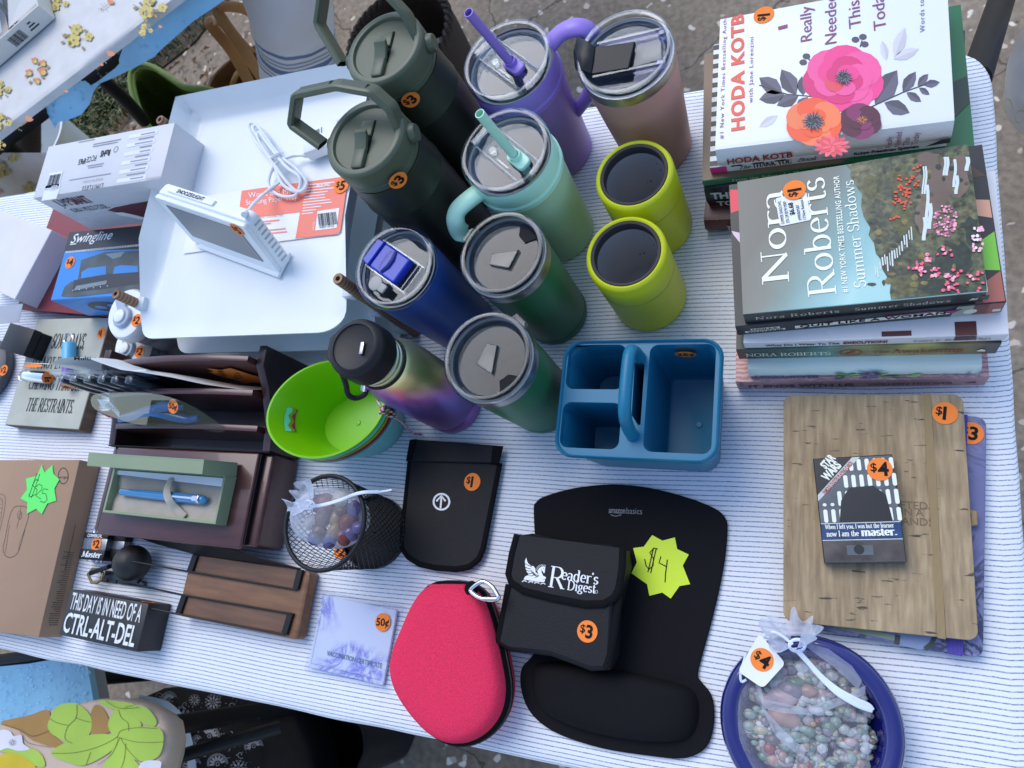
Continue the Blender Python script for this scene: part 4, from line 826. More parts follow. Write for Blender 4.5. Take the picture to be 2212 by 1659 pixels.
cylinder_light("blue_flashlight","little torch, sky blue barrel and purple end, $1 sticker",P(150,742,zz),P(148,834,zz),0.0094,(card("sky blue plastic",(90,178,232),0.35),card("purple plastic",(110,90,190),0.35)),"$1",0.032)
cylinder_light("steel_flashlight","little shiny steel torch with a $1 sticker on its end",P(58,812,zz),P(103,816,zz),0.0092,(M_chrome,),"$1")
def squeeze_bottle(label,px,py,h,r):
 c=P(px,py,h);t=thing("squeeze_bottle",label,"water bottle",(c. x,c. y,0),radians(25),"white collapsible bottles with $2 stickers")
 gm=mat("grey silicone",C(112,126,146),0.5);b=MB()
 b. lathe([(r*.8,0),(r*.86,0.004),(r*.86,h*.2),(r*.72,h*.26),(r*.86,h*.32),(r*.86,h*.5),(r*.74,h*.55),(r*.88,h*.6),(r*.9,h*.78),(r*.8,h*.82)],40);b. build("bottle_body",gm,t)
 b=MB();b. lathe([(r*.93,h*.8),(r,h*.83),(r,h*.95),(r*.93,h*.99),(r*.8,h),(0.002,h)],40,fx=1.0,fy=1.1);b. build("lid",M_wplastic,t)
 b=MB();b. lathe([(r*.44,h*0.99),(r*.44,h+.004),(r*.4,h+.0055),(r*.3,h+.006)],30,T=Matrix. Translation((-0.003,-0.006,0)),m=0);b. lathe([(r*.26,h+.0055),(r*.26,h+.0085),(r*.2,h+.0095)],24,T=Matrix. Translation((-0.003,-0.006,0)),m=1)
 b. prism([(-0.009,0.004),(0.004,0.004),(0.005,0.018),(0.008,0.024),(0.002,0.031),(-0.008,0.03),(-0.011,0.022)],h,h+.004,bev=0.001)
 b. build("spout_cap",[card("light blue plastic",(150,172,208),0.4),M_wplastic],t)
 sticker(t,plane((r*.52,-r*.62,h+.0004),(0.85,-0.53,0),(0.53,0.85,0)),"$2",0.0085);return t
squeeze_bottle("white capped grey squeeze bottle standing left of the paper trays",271,676,0.105,0.0325)
squeeze_bottle("lower white capped squeeze bottle, mostly hidden behind the maroon organizer",281,745,0.062,0.029)
# ---- stacking paper tray
ty=thing("paper_tray","white metal three tier stacking paper tray with wooden corner dowels","paper tray",(-0.620,0.40,0))
M_tray=mat("white powder coat",(0.74,0.78,0.79),0.38,var=0.03);M_dowel=mat_wave("brown dowel wood",(0.17,0.085,0.042),(0.31,0.17,0.09),60,'Z',0.6,3.0)
def tray(z0,name,x0=-0.150,x1=0.150,y0=-0.164,y1=0.155,wall=0.032):
 b=MB();R_=0.03
 def tf(u,v):
  x=x0+(x1-x0)*u;y=y0+(y1-y0)*v
  ex=min(x-x0,x1-x);ey=y1-y
  for cx,s_ in((x0+R_,-1),(x1-R_,1)):
   a,c_=(x-cx)*s_,(y0+R_)-y
   if a>0 and c_>0:l=hypot(a,c_);k=max(a,c_)/l if l else 1;x,y=cx+s_*a*k,y0+R_-c_*k
  rise=max(0,1-ex/0.018)**2*min(1,max(0,(y-y0-0.02)/0.10));bk=max(0,1-ey/0.02)**2
  lip=0.004*max(0,1-(y-y0)/0.02)**2
  return(x,y,z0+wall*max(rise,bk)+lip)
 b. grid(tf,40,40);n=len(b. v);fs=list(b. f);b. v+=[(x,y,z-0.0022)for x,y,z in b. v];b. f+=[tuple(n+i for i in f[::-1])for f in fs];b. m+=[0]*len(fs)
 W_=41;lp_=list(range(W_))+[j*W_+40 for j in range(1,41)]+[40*W_+i for i in range(39,-1,-1)]+[j*W_ for j in range(39,0,-1)]
 for k in range(len(lp_)):i,j=lp_[k],lp_[(k+1)%len(lp_)];b. f. append((i,n+i,n+j,j));b. m. append(0)
 return b. build(name,M_tray,ty,smooth=50)
tray(0.126,"upper_tray");tray(0.070,"middle_tray");tray(0.014,"lower_tray")
for sx,sy in((0.160,-0.119),(-0.157,-0.119),(-0.160,0.119),(0.160,0.119)):
 b=MB();r_=0.0062;b. lathe([(r_*.45,0.153),(r_*.45,0.1638),(r_*.9,0.164),(r_,0.163),(r_,0.001),(r_*.9,0)],18,T=Matrix. Translation((sx,sy,0)),cap1=True);b. build("dowel",M_dowel,ty)
 b=MB()
 for zz_ in(0.018,0.074,0.124):b. box(min(sx,sx-0.014*(1 if sx>0 else-1)),max(sx,sx-0.014*(1 if sx>0 else-1)),sy-0.008,sy+0.008,zz_,zz_+0.012,bev=0.002)
 b. build("dowel_clip",mat("white nylon",(0.6,0.66,0.7),0.4),ty)
lq=[P(472,462,0.0925),P(734,507,0.0925),P(752,378,0.0925),P(512,422,0.0925)]
lo=loc(ty,472,410,0.0925);mp=lambda x,y,h:tuple(loc(ty,x,y,0.1276+h))
pr=MB();M_coral=card("coral label print",(222,122,112),0.5)
pr. poly([(418,426),(740,382),(732,505),(395,548)],mp,0,0);pr. poly([(522,412),(752,380),(735,500),(727,506),(638,515),(648,458),(514,473)],mp,0.0004,1)
tl_=lambda s_,xa,ya,xb,yb,hp,m,**kw:(lambda u,q:pr. text(s_,0,0,hp,lambda x,y,h,u=u,q=q:mp(q[0]+u[0]*x+u[1]*y,q[1]+u[1]*x-u[0]*y,h),width=hypot(xb-xa,yb-ya),m=m,h=0.0007,**kw))(((xb-xa)/hypot(xb-xa,yb-ya),(yb-ya)/hypot(xb-xa,yb-ya)),(xa,ya))
tl_("Wood and Metal",537,427,645,416,11,2);tl_("Stacking Paper Tray",532,443,642,430,11,2);tl_("BLOND WOOD / COCONUT MILK",536,474,612,466,5,1)
for k,(xa,xb,yy)in enumerate(((545,603,481),(547,585,486),(552,617,500),(552,620,507))):pr. line([(xa,yy),(xb,yy-(xb-xa)*.1)],2.2,mp,0.0006,1)
tl_("BEYOND",684,405,714,401,7,2,bold=0.03,shear=.3)
for k in range(11):pr. line([(660-k*.8,400+k*6.2),(660-k*.8+(62,40,64,50,45,46,58,62,40,30,24)[k],400+k*6.2-(62,40,64,50,45,46,58,62,40,30,24)[k]*.11)],2.0,mp,0.0006,2)
pr. poly([(686,456),(733,449),(727,492),(681,498)],mp,0.0006,0);bq=lambda x,y,h:mp(689+x*40-y*4,489-x*5-y*30,h);barcode(pr,0,1,0,0.9,bq,0.0009,3)
tl_("44800 49763",690,494,722,490,4.5,3);tl_("21176",678,497,680,480,4,2)
pr. build("label",[M_white,M_coral,M_whiteink,M_ink],ty,smooth=0)
sticker(ty,plane(loc(ty,737,401,0.1288),(0.98,-0.05,0),(0.05,0.98,0)),"$5",0.0098)
ck0,ck1=P(421,520,0.129),P(612,590,0.129);ct0,ct1=P(302,404,0.205),P(496,476,0.205);dck=(ck1-ck0). normalized();LC=(ck1-ck0). length
ck=thing("alarm_clock","white digital alarm clock with a blank grey screen standing on the paper tray","clock",tuple(ck0. lerp(ck1,0.5)),atan2(dck. y,dck. x))
upv=((ct0-ck0)+(ct1-ck1))/2;upv=Vector((0,Vector((-dck. y,dck. x,0)). dot(upv),upv. z));HC=upv. length;T=Matrix. Rotation(-atan2(upv. y,upv. z),4,'X');T90=T@Matrix. Rotation(radians(90),4,'X')
b=MB();b. prism(rrect(-LC/2,LC/2,0.0,HC,0.008),-0.019,-0.003,bev=0.003,T=T90);b. build("clock_body",M_wplastic,ck)
b=MB();b. prism(rrect(-LC/2-.001,LC/2-.003,0.0,HC-.003,0.004),-0.0035,0.0025,bev=0.0015,T=T90);b. build("front_bezel",M_wplastic,ck)
b=MB();b. box(-LC/2+.014,LC/2-.018,-0.0032,-0.0026,0.016,HC-.012,T=T);b. build("screen",mat("grey lcd",(0.17,0.175,0.19),0.3),ck)
b=MB();b. box(-0.060,0.018,0.007,0.015,HC-.001,HC+.0025,bev=0.0012,T=T);bt_=b. build("snooze_button",M_wplastic,ck)
mp=plane(T@Vector((-0.044,0.0086,HC+.0027)),(1,0,0),T. to_3x3()@Vector((0,1,0)));pr=MB();pr. text("SNOOZE/LIGHT",0,0,0.005,mp,width=0.046,bold=0.015,h=0.0002);pr. build("lettering",M_ink,bt_,smooth=0)
b=MB()
for k in range(9):b. box(LC/2-.0006,LC/2+.0006,0.007,0.016,0.012+0.007*k,0.0145+0.007*k,bev=0.0004,seg=1,T=T)
b. build("vents",mat("vent grey plastic",(0.42,0.45,0.48),0.5),ck)
b=MB();b. prism([(-LC/2+.012,-0.007),(LC/2-.002,-0.007),(LC/2-.002,0.024),(-LC/2+.012,0.024)],-0.001,0.003,bev=0.001);b. build("foot",M_wplastic,ck)
sticker(ck,plane(T@Vector((LC/2-.020,-0.0034,HC-.012)),(1,0,0),T. to_3x3()@Vector((0,0,1))),"$5",0.0088)
cb=thing("charging_cable","coiled white charging cable tied in a bundle on the upper paper tray","cable",tuple(P(600,340,0.1285)))
pth=[(532,462,.165),(548,440,.135),(566,423,.11),(588,405,.10),(604,392,.098),(598,378,.097),(580,340,.1),(552,305,.1),(538,275,.098),(548,266,.098),(572,290,.1),(596,330,.103),(632,362,.1),(655,392,.098),(652,408,.098),(636,410,.1),(604,372,.104),(572,318,.104),(548,282,.1),(556,272,.1),(576,300,.104),(604,336,.107),(640,365,.104),(662,394,.099),(648,414,.099),(612,400,.1),(590,352,.105),(558,302,.107),(560,286,.105),(584,318,.109),(618,360,.108),(648,385,.103),(640,420,.098),(610,424,.098),(586,410,.098),(580,392,.098),(588,366,.1),(600,350,.106),(622,340,.104),(640,336,.1),(655,335,.1)]
b=MB();b. tube(smooth_pts([loc(cb,x,y,z+.036)for x,y,z in pth],6),0.0019,8);M_cable=mat("white cable rubber",(0.76,0.79,0.83),0.4,var=0.02);b. build("cord",M_cable,cb)
b=MB();b. tube([loc(cb,583,342,.136),loc(cb,590,338,.149),loc(cb,604,332,.148),loc(cb,610,330,.136)],0.002,6);b. build("twist_tie",M_cable,cb)
c1,c2=loc(cb,655,335,.136),loc(cb,676,330,.136);b=MB();b. tube([c1,c1. lerp(c2,.5),c2],[0.003,0.005,0.0055],12);b. build("connector",M_cable,cb)
b=MB();b. tube([loc(cb,527,464,.208),loc(cb,535,456,.196)],[0.0032,0.0028],10);b. build("connector",M_cable,cb)
pg=thing("power_plug","white wall charger block on the upper paper tray beside the green bottle","charger",tuple(P(700,315,0.1295)),radians(12));b=MB();b. box(-0.018,0.03,-0.016,0.016,0.0,0.017,bev=0.003);b. build("plug_body",M_wplastic,pg)
mp=flat(0.0172);pr=MB();pr. rect(-0.002,0.006,0.004,0.010,mp,0.0001);pr. rect(0.008,0.0095,0.003,0.011,mp,0.0001);pr. build("lettering",M_greyink,pg,smooth=0)
# ---- maroon wooden desk organizer
M_mah=mat("mahogany stained wood",(0.072,0.021,0.019),0.32,var=0.28,vs_=10,stretch=(2,9,9),coat=0.35);M_mahd=mat("dark mahogany",(0.032,0.012,0.012),0.35,var=0.25,vs_=12,stretch=(2,8,8),coat=0.25)
og=thing("desk_organizer","dark mahogany desk organizer with letter slots above a flat drawer box","desk organizer",(-0.730,0.0,0));X0,X1=-0.132,0.132
b=MB();b. box(X0,X1,0.010,0.118,0.0,0.048,bev=0.004,seg=3);b. build("drawer_box",M_mah,og)
b=MB();b. box(X0+.018,X1-.014,0.006,0.117,0.0482,0.057,bev=0.003,seg=3);b. build("box_top",M_mah,og)
b=MB()
for xx in(X0+.0165,X1-.0125):b. box(xx-.0008,xx+.0008,0.012,0.116,0.0482,0.0545)
b. box(X0+.001,X1-.001,0.1175,0.119,0.03,0.0565);b. build("groove",M_ink,og,smooth=0)
prof=[(0.1195,0.002),(0.236,0.002),(0.236,0.094),(0.212,0.094),(0.19,0.078),(0.15,0.06),(0.1195,0.056)]
for xs in(X0,X1-.011):
 b=MB();b. prism(prof,0,0.011,bev=0.0012,T=Matrix. Translation((xs,0,0))@Matrix(((0,0,1,0),(1,0,0,0),(0,1,0,0),(0,0,0,1))));b. build("side_panel",M_mahd,og)
b=MB();b. box(X0+.0115,X1-.0115,0.12,0.234,0.001,0.012);b. build("slot_floor",M_mahd,og)
for yy,zt,lf in((0.139,0.070,0.9),(0.177,0.089,0.9),(0.2125,0.107,0.86)):
 pts=[(X0+.0125,0.013)]+[(X1-.0125,0.013)]+[(X1-.0125-(X1-X0-.025)*t/12,zt*(lf+(1-lf)*1+0.10*sin(pi*(t/12)**0.9)-(0.11 if yy<.2 else.13)*(t/12)**2))for t in range(13)]
 b=MB();b. prism(pts,-0.0075,0.0,bev=0.0012,T=Matrix. Translation((0,yy,0))@Matrix. Rotation(radians(90),4,'X'));b. build("divider",M_mah,og)
st=[PYp(x,y,0.2105)for x,y in((447,796),(478,799),(497,795),(523,803),(541,809),(578,818),(566,820),(577,829),(545,825),(531,829),(502,818),(482,815),(451,804),(462,802))]
b=MB();b. add([tuple(v-Vector(og. location))for v in st],[tuple(range(len(st)))[::-1]]);M_ostar=mat("orange card star",(0.78,0.25,0.03),0.6,var=0.05);o=b. build("price_star",M_ostar,og,smooth=0)
b=MB();W5=lambda x,y,h:tuple(PYp(x,y,0.2100-h*.4)-Vector(og. location))
for s_ in([(480,803),(470,803),(471,808),(482,809),(483,813),(474,812)],[(472,800),(486,815)],[(478,800),(490,814)],[(518,808),(509,807),(505,812),(520,812),(524,816),(514,818),(505,815)]):b. line(s_,1.1,W5,0.001)
b. build("handwritten_price",M_ink,o,smooth=0)
mk=thing("marker_pack","clear blister pack of markers on a white card standing in the rear organizer slot","blister pack",(-0.9,0.203,0.0135))
O_=Vector(mk. location);card_top=[(37,783,.142),(70,785,.142),(105,787,.142),(128,775,.142),(160,771,.142),(190,774,.142),(225,787,.140),(262,799,.138),(310,805,.132),(370,815,.118),(440,830,.1),(524,842,.078)]
b=MB();tops=[P(*p)-O_ for p in card_top]
for v in tops:b. v+=[tuple(v),(v. x+.004,v. y+.010,v. z-.035),(v. x+.008,v. y+.018,.004)]
for k in range(len(tops)-1):
 for j in range(2):b. f. append((k*3+j,k*3+j+1,k*3+4+j,k*3+3+j));b. m. append(0)
b. build("backing_card",M_white,mk,smooth=60)
b=MB()
for k,(x,y)in enumerate(((128,817),(157,816),(187,816),(217,816),(246,817),(277,817))):
 c_=P(x,y,.128)-O_;b. box(c_. x-.0055,c_. x+.0055,c_. y-.006,c_. y+.004,0.01,c_. z,bev=0.002,seg=2)
c0=P(100,795,.13)-O_;c3=P(310,825,.125)-O_;b. box(c0. x,c3. x,-0.009,-0.003,0.004,0.112,bev=0.002)
b. build("blister",M_clear,mk)
for k,(x,y)in enumerate(((130,818),(159,817),(189,817),(219,817),(248,818),(279,818))):
 c_=P(x,y,.122)-O_;q=MB();q. lathe([(0.0035,0.012),(0.0042,0.014),(0.0042,c_. z-.03),(0.003,c_. z-.028),(0.0028,c_. z-.003)],10,T=Matrix. Translation((c_. x,c_. y-.001,0)));q. build("marker",mat("dark grey marker plastic",(0.05,0.055,0.065),0.35),mk)
mkp=lambda x,y,h:tuple(P(x,y,.139+h)-O_);b=MB();b. text("Multi",160,778,-8,mkp,width=36,bold=0.02,h=0.002);b. line([(228,793),(262,802)],3,mkp,0.002);b. build("lettering",M_ink,mk,smooth=0)
b=MB();b. disc(0,0,1,lambda x,y,h:tuple(P(72+x*20,790+y*4,.146+h)-O_),0);b. build("price_sticker",M_orange,mk,smooth=0)
cs=thing("clamshell_pack","clear clamshell with a blue handled tool on a red card in the front organizer slot","blister pack",(-0.83,0.158,0.014));O2=Vector(cs. location)
zc=lambda y:0.112-0.045*(y-848)/85;pc=lambda x,y,h=0.0:tuple(P(x,y,zc(y)+h)-O2)
sh=smooth_pts([(x,y,0)for x,y in((197,872),(203,853),(250,848),(330,850),(395,868),(445,895),(484,926),(470,934),(400,922),(300,917),(250,903),(212,888))],4,True)
b=MB();b. v=[pc(v. x,v. y,0.004)for v in sh]+[pc(v. x,v. y,-0.006)for v in sh];n=len(sh);b. f=[tuple(range(n))[::-1]]+[(i,(i+1)%n,n+(i+1)%n,n+i)for i in range(n)];b. m=[0]*(n+1)
cs_p=[pc(240+180*0,0)]if False else None
b. build("clamshell",clear("blue tinted blister",(0.80,0.86,0.95),0.04,0.12,0.7),cs,smooth=30)
mpc=lambda x,y,h:pc(x,y,h);b=MB();b. poly([(197,872),(205,880),(222,888),(240,886),(255,904),(235,902),(212,890)],mpc,0.0005,0);b. poly([(210,862),(238,868),(258,890),(258,902),(240,888),(218,876)],mpc,-0.001,1);b. build("insert_card",[mat("crimson card",(0.25,0.012,0.02),0.5),M_white],cs,smooth=0)
b=MB();b. text("disch",228,878,-9,lambda x,y,h:pc(x,y+(x-228)*.45,h),width=28,bold=0.01,h=0.001);b. build("lettering",mat("brass ink",(0.3,0.22,0.1),0.4),cs,smooth=0)
b=MB();b. tube(smooth_pts([pc(x,y,-0.003)for x,y in((258,905),(285,899),(322,888),(345,890),(375,899),(405,906),(428,903))],5),[0.003+0.0045*sin(pi*(0.15+0.8*i/30))for i in range(31)],10,flat=0.6)
b. tube([pc(x,y,-0.004)for x,y in((310,890),(350,878),(395,880))],[0.006,0.007,0.003],8,flat=0.4);b. build("blue_tool",mat("translucent blue plastic",(0.02,0.11,0.30),0.2,coat=0.5),cs)
sticker(cs,plane(pc(374,878,0.006),(0.97,-0.22,0),(0.22,0.9,0.3)),"50¢",0.0085)
gp=thing("glass_paperweight","round white glass paperweight with typed words beside the organizer","paperweight",(-0.8965,0.168,0),0.0)
b=MB();b. lathe([(0.028,0),(0.0315,0.002),(0.032,0.006),(0.030,0.011),(0.024,0.013),(0.001,0.0135)],40);b. build("glass_body",mat("milky glass",C(196,205,210),0.08,var=0.03,coat=0.6),gp)
pr=MB();mp=flat(0.0137)
for s_,x,y,w2 in(("girls",-0.022,0.006,0.020),("I believe",-0.019,-0.003,0.028),("another",-0.017,-0.012,0.024),("is a day",-0.008,-0.0195,0.018)):pr. text(s_,x,y,0.0042,mp,width=w2,h=0,font='serif')
pr. build("lettering",M_greyink,gp,smooth=0)
ZP0,ZP1=0.0575,0.075
c,a,w_,d_=quadframe([(228,1108),(467,1131),(486,1026),(240,1006)],ZP1)
pb2=thing("pen_gift_box","sage green gift box, lid standing open, on the maroon organizer","gift box",(c. x,c. y,ZP0),a);M_sage=mat("sage green paper",C(128,148,128),0.6,var=0.05);hh=ZP1-ZP0;tk=0.0028
b=MB()
b. box(-w_/2,w_/2,-d_/2,-d_/2+tk,0,hh);b. box(-w_/2,w_/2,d_/2-tk,d_/2,0,hh);b. box(-w_/2,-w_/2+tk,-d_/2+tk,d_/2-tk,0,hh);b. box(w_/2-tk,w_/2,-d_/2+tk,d_/2-tk,0,hh);b. box(-w_/2+tk,w_/2-tk,-d_/2+tk,d_/2-tk,0,0.002);b. build("box_body",M_sage,pb2,smooth=0)
M_velvet=mat("grey velvet",C(165,165,165),0.95,var=0.10,vs_=60,sheen=0.5,bump=0.4,bs=900)
b=MB();b. grid(lambda u,v:(-w_/2+tk+(w_-2*tk)*u,-d_/2+tk+(d_-2*tk)*v,0.0085-0.003*math. exp(-((v-0.5)/0.16)**2)+0.0006*mnoise. noise(Vector((u*14,v*6,0)))),30,16);b. build("velvet_bed",M_velvet,pb2)
LD,LH=0.016,0.052
b=MB();Tl=Matrix. Translation((0,d_/2+0.0005,0.002))@Matrix. Rotation(radians(7),4,'X');x0,x1=-w_/2-.001,w_/2+.001
b. box(x0,x1,LD-.0015,LD,0.0,LH,T=Tl);b. box(x0,x1,0,LD-.0016,LH-.0025,LH,T=Tl);b. box(x0,x0+.0022,0,LD-.0016,0,LH-.0026,T=Tl);b. box(x1-.0022,x1,0,LD-.0016,0,LH-.0026,T=Tl);ld=b. build("lid",M_sage,pb2,smooth=0)
b=MB();b. box(x0+.003,x1-.003,LD-.0024,LD-.0016,0.001,LH-.003,T=Tl);b. build("lid_lining",M_white,ld,smooth=0)
b=MB();b. add([(-w_/2+.004,d_/2-.004,hh-.003),(w_/2-.006,d_/2-.004,hh-.003),(w_/2-.002,d_/2-.014,hh-0.004),(-w_/2+.002,d_/2-.009,hh-0.0045)],[(3,2,1,0)]);b. build("paper_flap",M_white,pb2,smooth=0)
lx=lambda px,py,z=0.068:loc(pb2,px,py,z)
b=MB();sp_=[lx(370,1032,.070),lx(362,1050,.0765),lx(360,1064,.0785),lx(366,1082,.0775),lx(380,1100,.0705),lx(398,1118,.0685)];b. tube(smooth_pts(sp_,6),0.0052,8,flat=0.22,up=(0,0,1));b. build("ribbon",M_velvet,pb2)
pe0,pe1=P(259,1062,.0705),P(446,1080,.0705);ax_=(pe1-pe0);Lp=ax_. length
pn=thing("blue_pen","glossy blue pen with a silver clip lying in the sage gift box","pen",tuple(pe0),atan2(ax_. y,ax_. x));T=Matrix(((0,0,1,0),(0,1,0,0),(-1,0,0,0),(0,0,0,1)))
M_penb=mat("blue lacquer",C(52,130,200),0.12,var=0.02,coat=0.8)
b=MB();b. lathe([(0.0028,0.0025),(0.0042,0.003),(0.0052,Lp*.3),(0.0056,Lp*.54)],24,T=T);b. build("barrel",M_penb,pn)
b=MB();b. lathe([(0.0059,Lp*.54+.0002),(0.0061,Lp*.6),(0.0056,Lp-.011)],24,T=T);b. build("cap",M_penb,pn)
b=MB();b. lathe([(0.0024,0),(0.0033,0.0006),(0.0038,0.0023)],20,T=T);b. lathe([(0.0058,Lp-.0109),(0.0058,Lp-.0075)],24,T=T);b. build("metal_ring",M_chrome,pn)
b=MB();b. lathe([(0.0055,Lp-.0074),(0.0052,Lp-.004),(0.003,Lp-.0008),(0.001,Lp)],24,T=T);b. build("end_cap",M_penb,pn)
b=MB();b. prism([(Lp*.60,-0.0011),(Lp*.88,-0.0016),(Lp*.90,-0.0032),(Lp*.955,-0.003),(Lp*.955,0.003),(Lp*.90,0.0032),(Lp*.88,0.0016),(Lp*.60,0.0011)],0.0064,0.0075,bev=0.0004);b. build("clip",M_chrome,pn)
# ---- cardboard box with green star
ZE=0.033
c,a,w_,d_=quadframe([(-70,1366),(83,1377),(172,993),(0,990)],ZE);p1_,p2_=P(172,993,ZE),P(83,1377,ZE)
c=(p1_+p2_)/2;a=atan2((p1_-p2_). y,(p1_-p2_). x)-pi/2;d_=(p1_-p2_). length;w_=0.2
eb=thing("cardboard_box","brown cardboard box with a mouse outline and a green $25 star","box",(c. x,c. y,0),a)
M_kraft=mat("brown cardboard",C(152,128,112),0.8,var=0.05,bump=0.2,bs=900)
b=MB();b. box(-w_,0,-d_/2,d_/2,0,ZE,bev=0.0012,seg=2);b. build("box_body",M_kraft,eb,smooth=30)
mp=flat(ZE+0.0001);l=lambda x,y:tuple(loc(eb,x,y,ZE))[:2];pr=MB();M_brink=mat("brown printing ink",(0.045,0.032,0.025),0.6)
oc=lambda cx,cy_,rx,ry,n=28:[(cx+rx*cos(t),cy_+ry*sin(t))for t in[2*pi*i/n for i in range(n)]]
pr. line([l(x,y)for x,y in oc(137,1028,10.5,17)],0.0013,mp,0.0002,closed=True);pr. text("ergo",*l(128,1033),0.0032,mp,width=l(147,1032)[0]-l(127,1032)[0],h=0.0002,bold=0.01)
mo=smooth_pts([(x,y,0)for x,y in((46,1093),(30,1097),(20,1120),(12,1160),(7,1185),(12,1200),(24,1204),(38,1195),(47,1170),(55,1140),(62,1115),(60,1098))],4,True)
pr. line([l(v. x,v. y)for v in mo],0.0007,mp,0.0002,closed=True);pr. line([l(*p)for p in((12,1194),(18,1150),(21,1133))],0.0005,mp,0.0002);pr. line([l(*p)for p in((40,1192),(43,1172),(55,1140))],0.0005,mp,0.0002);pr. line([l(x,y)for x,y in oc(43,1113,4.5,9)],0.0005,mp,0.0002,closed=True);pr. disc(*l(43,1113),0.0015,mp,0.0002,1,ry=0.005);pr. line([l(45,1094),l(44,1104)],0.0005,mp,0.0002);pr. line([l(41,1122),l(36,1142)],0.0005,mp,0.0002)
kb=smooth_pts([(x,y,0)for x,y in((-20,1062),(4,1068),(12,1076),(10,1100),(4,1130),(-10,1180),(-24,1200))],4);pr. line([l(v. x,v. y)for v in kb],0.0006,mp,0.0002);pr. line([l(v. x-6,v. y+6)for v in kb[4:]],0.0004,mp,0.0002)
for yy in(1078,1096):pr. line([l(*p)for p in((-4,yy),(5,yy+2),(4,yy+12),(-6,yy+10))],0.0004,mp,0.0002,closed=True)
pr. build("printing",[M_brink,mat("grey print",(0.16,0.13,0.11),0.6)],eb,smooth=0)
mp=plane((0.0001,0,0),(0,-1,0),(0,0,1));mp=plane((0.0001,0,0),(0,1,0),(0,0,1));pr=MB();r5=random. Random(5)
for k in range(34):y_=-0.10+k*0.0028;pr. rect(y_,y_+0.0007,0.010,0.010+r5. uniform(0.008,0.016),mp,0.0002)
pr. rect(-0.03,0.03,0.017,0.0176,mp,0.0002);pr. build("side_print",M_brink,eb,smooth=0)
M_gstar=mat("fluorescent green card",(0.12,0.80,0.13),0.6,var=0.03)
sp=[l(x,y)for x,y in((92,1004),(98,1021),(115,1005),(117,1024),(130,1036),(119,1056),(123,1082),(104,1088),(92,1111),(80,1099),(60,1110),(61,1085),(46,1077),(60,1058),(58,1034),(82,1028))]
star_tag(eb,flat(ZE+0.0008),sp,M_gstar,[[l(*p)for p in s_]for s_ in([(86,1038),(80,1036),(72,1048),(82,1058),(80,1068),(66,1074),(64,1068)],[(82,1022),(64,1074)],[(88,1024),(70,1076)],[(80,1052),(86,1046),(93,1050),(92,1058),(79,1071),(90,1078)],[(106,1058),(96,1056),(93,1066),(101,1067),(104,1080),(98,1086),(89,1083)])])
c,a,w_,d_=quadframe([(168,1207),(222,1212),(237,1152),(185,1150)],0.02);M_lam=mat_wave("laminated steel",(0.10,0.11,0.12),(0.38,0.40,0.42),330,'Y',0.3,0.2);M_lam. node_tree. nodes["Principled BSDF"]. inputs['Metallic']. default_value=0.8
pk=thing("padlock","laminated steel padlock with black bumper bands and a $2 sticker","padlock",(c. x,c. y,0),a)
b=MB();b. box(-w_/2+.001,w_/2-.001,-d_/2+.008,d_/2-.005,0.0005,0.02,bev=0.0015);b. build("lock_body",M_lam,pk)
for y0,y1 in((-d_/2,-d_/2+.0135),(d_/2-.0075,d_/2)):b=MB();b. box(-w_/2,w_/2,y0,y1,0,0.0212,bev=0.0015);b. build("bumper_band",M_black,pk)
b=MB();b. tube(smooth_pts([(w_/2-.008,d_/2-.002,0.010),(w_/2-.008,d_/2+.006,0.010),(0,d_/2+.010,0.010),(-w_/2+.008,d_/2+.006,0.010),(-w_/2+.008,d_/2-.002,0.010)],5),0.0035,12);b. build("shackle",M_chrome,pk)
b=MB()
for k in range(4):b. lathe([(0.0014,0),(0.0014,0.003)],8,T=Matrix. Translation((-w_/2+.006+k*0.009,-d_/2+.0004,0.012))@Matrix. Rotation(radians(90),4,'X'))
b. build("rivet",M_chrome,pk)
pr=MB();mp=flat(0.0213);pr. text("Master",-w_/2+.005,-d_/2+.0035,0.0072,mp,width=w_-.010,font='serif',shear=0.2,thick=0.1,thin=0.04,h=0);pr. text("COMMERCIAL",-w_/2+.008,d_/2-.006,0.004,mp,width=w_*.6,h=0,bold=0.02);pr. build("lettering",M_whiteink,pk,smooth=0)
sticker(pk,plane((0.004,0.003,0.0202),(1,0.05,0),(-0.05,1,0)),"$2",0.0088)
c,a2_,w2_,d2_=quadframe([(225,1206),(256,1206),(262,1158),(236,1154)],0.012);pk2=thing("padlock","second laminated steel padlock half hidden to the right of the priced one","padlock",(c. x+0.006,c. y,0),a2_)
b=MB();b. box(-w2_/2+.001,w2_/2,-d2_/2+.008,d2_/2-.005,0.0005,0.0118,bev=0.0015);b. build("lock_body",M_lam,pk2)
for y0,y1 in((-d2_/2,-d2_/2+.0125),(d2_/2-.0075,d2_/2)):b=MB();b. box(-w2_/2,w2_/2+.001,y0,y1,0,0.0125,bev=0.0015);b. build("bumper_band",M_black,pk2)
M_brass=mat("worn brass",(0.26,0.19,0.085),0.35,0.9,var=0.2)
ky=thing("brass_key","worn brass key with a black shank beside the black iron pear","key",tuple(P(203,1240,0.012)),0);lk=lambda px,py,z=0.012:loc(ky,px,py,z)
b=MB();bow=[lk(x,y)for x,y in((190,1240),(199,1230),(216,1231),(222,1238),(219,1252),(209,1259),(198,1258))];b. tube(bow,0.0022,8,closed=True,flat=0.6);b. build("bow",M_brass,ky)
b=MB();b. tube([lk(197,1238),lk(216,1231,.016),lk(236,1224,.022)],0.0032,8);b. build("shank",M_blackmetal,ky)
M_iron=mat("rough black iron",(0.022,0.021,0.020),0.5,0.3,var=0.5,vs_=60,bump=0.5,bs=220)
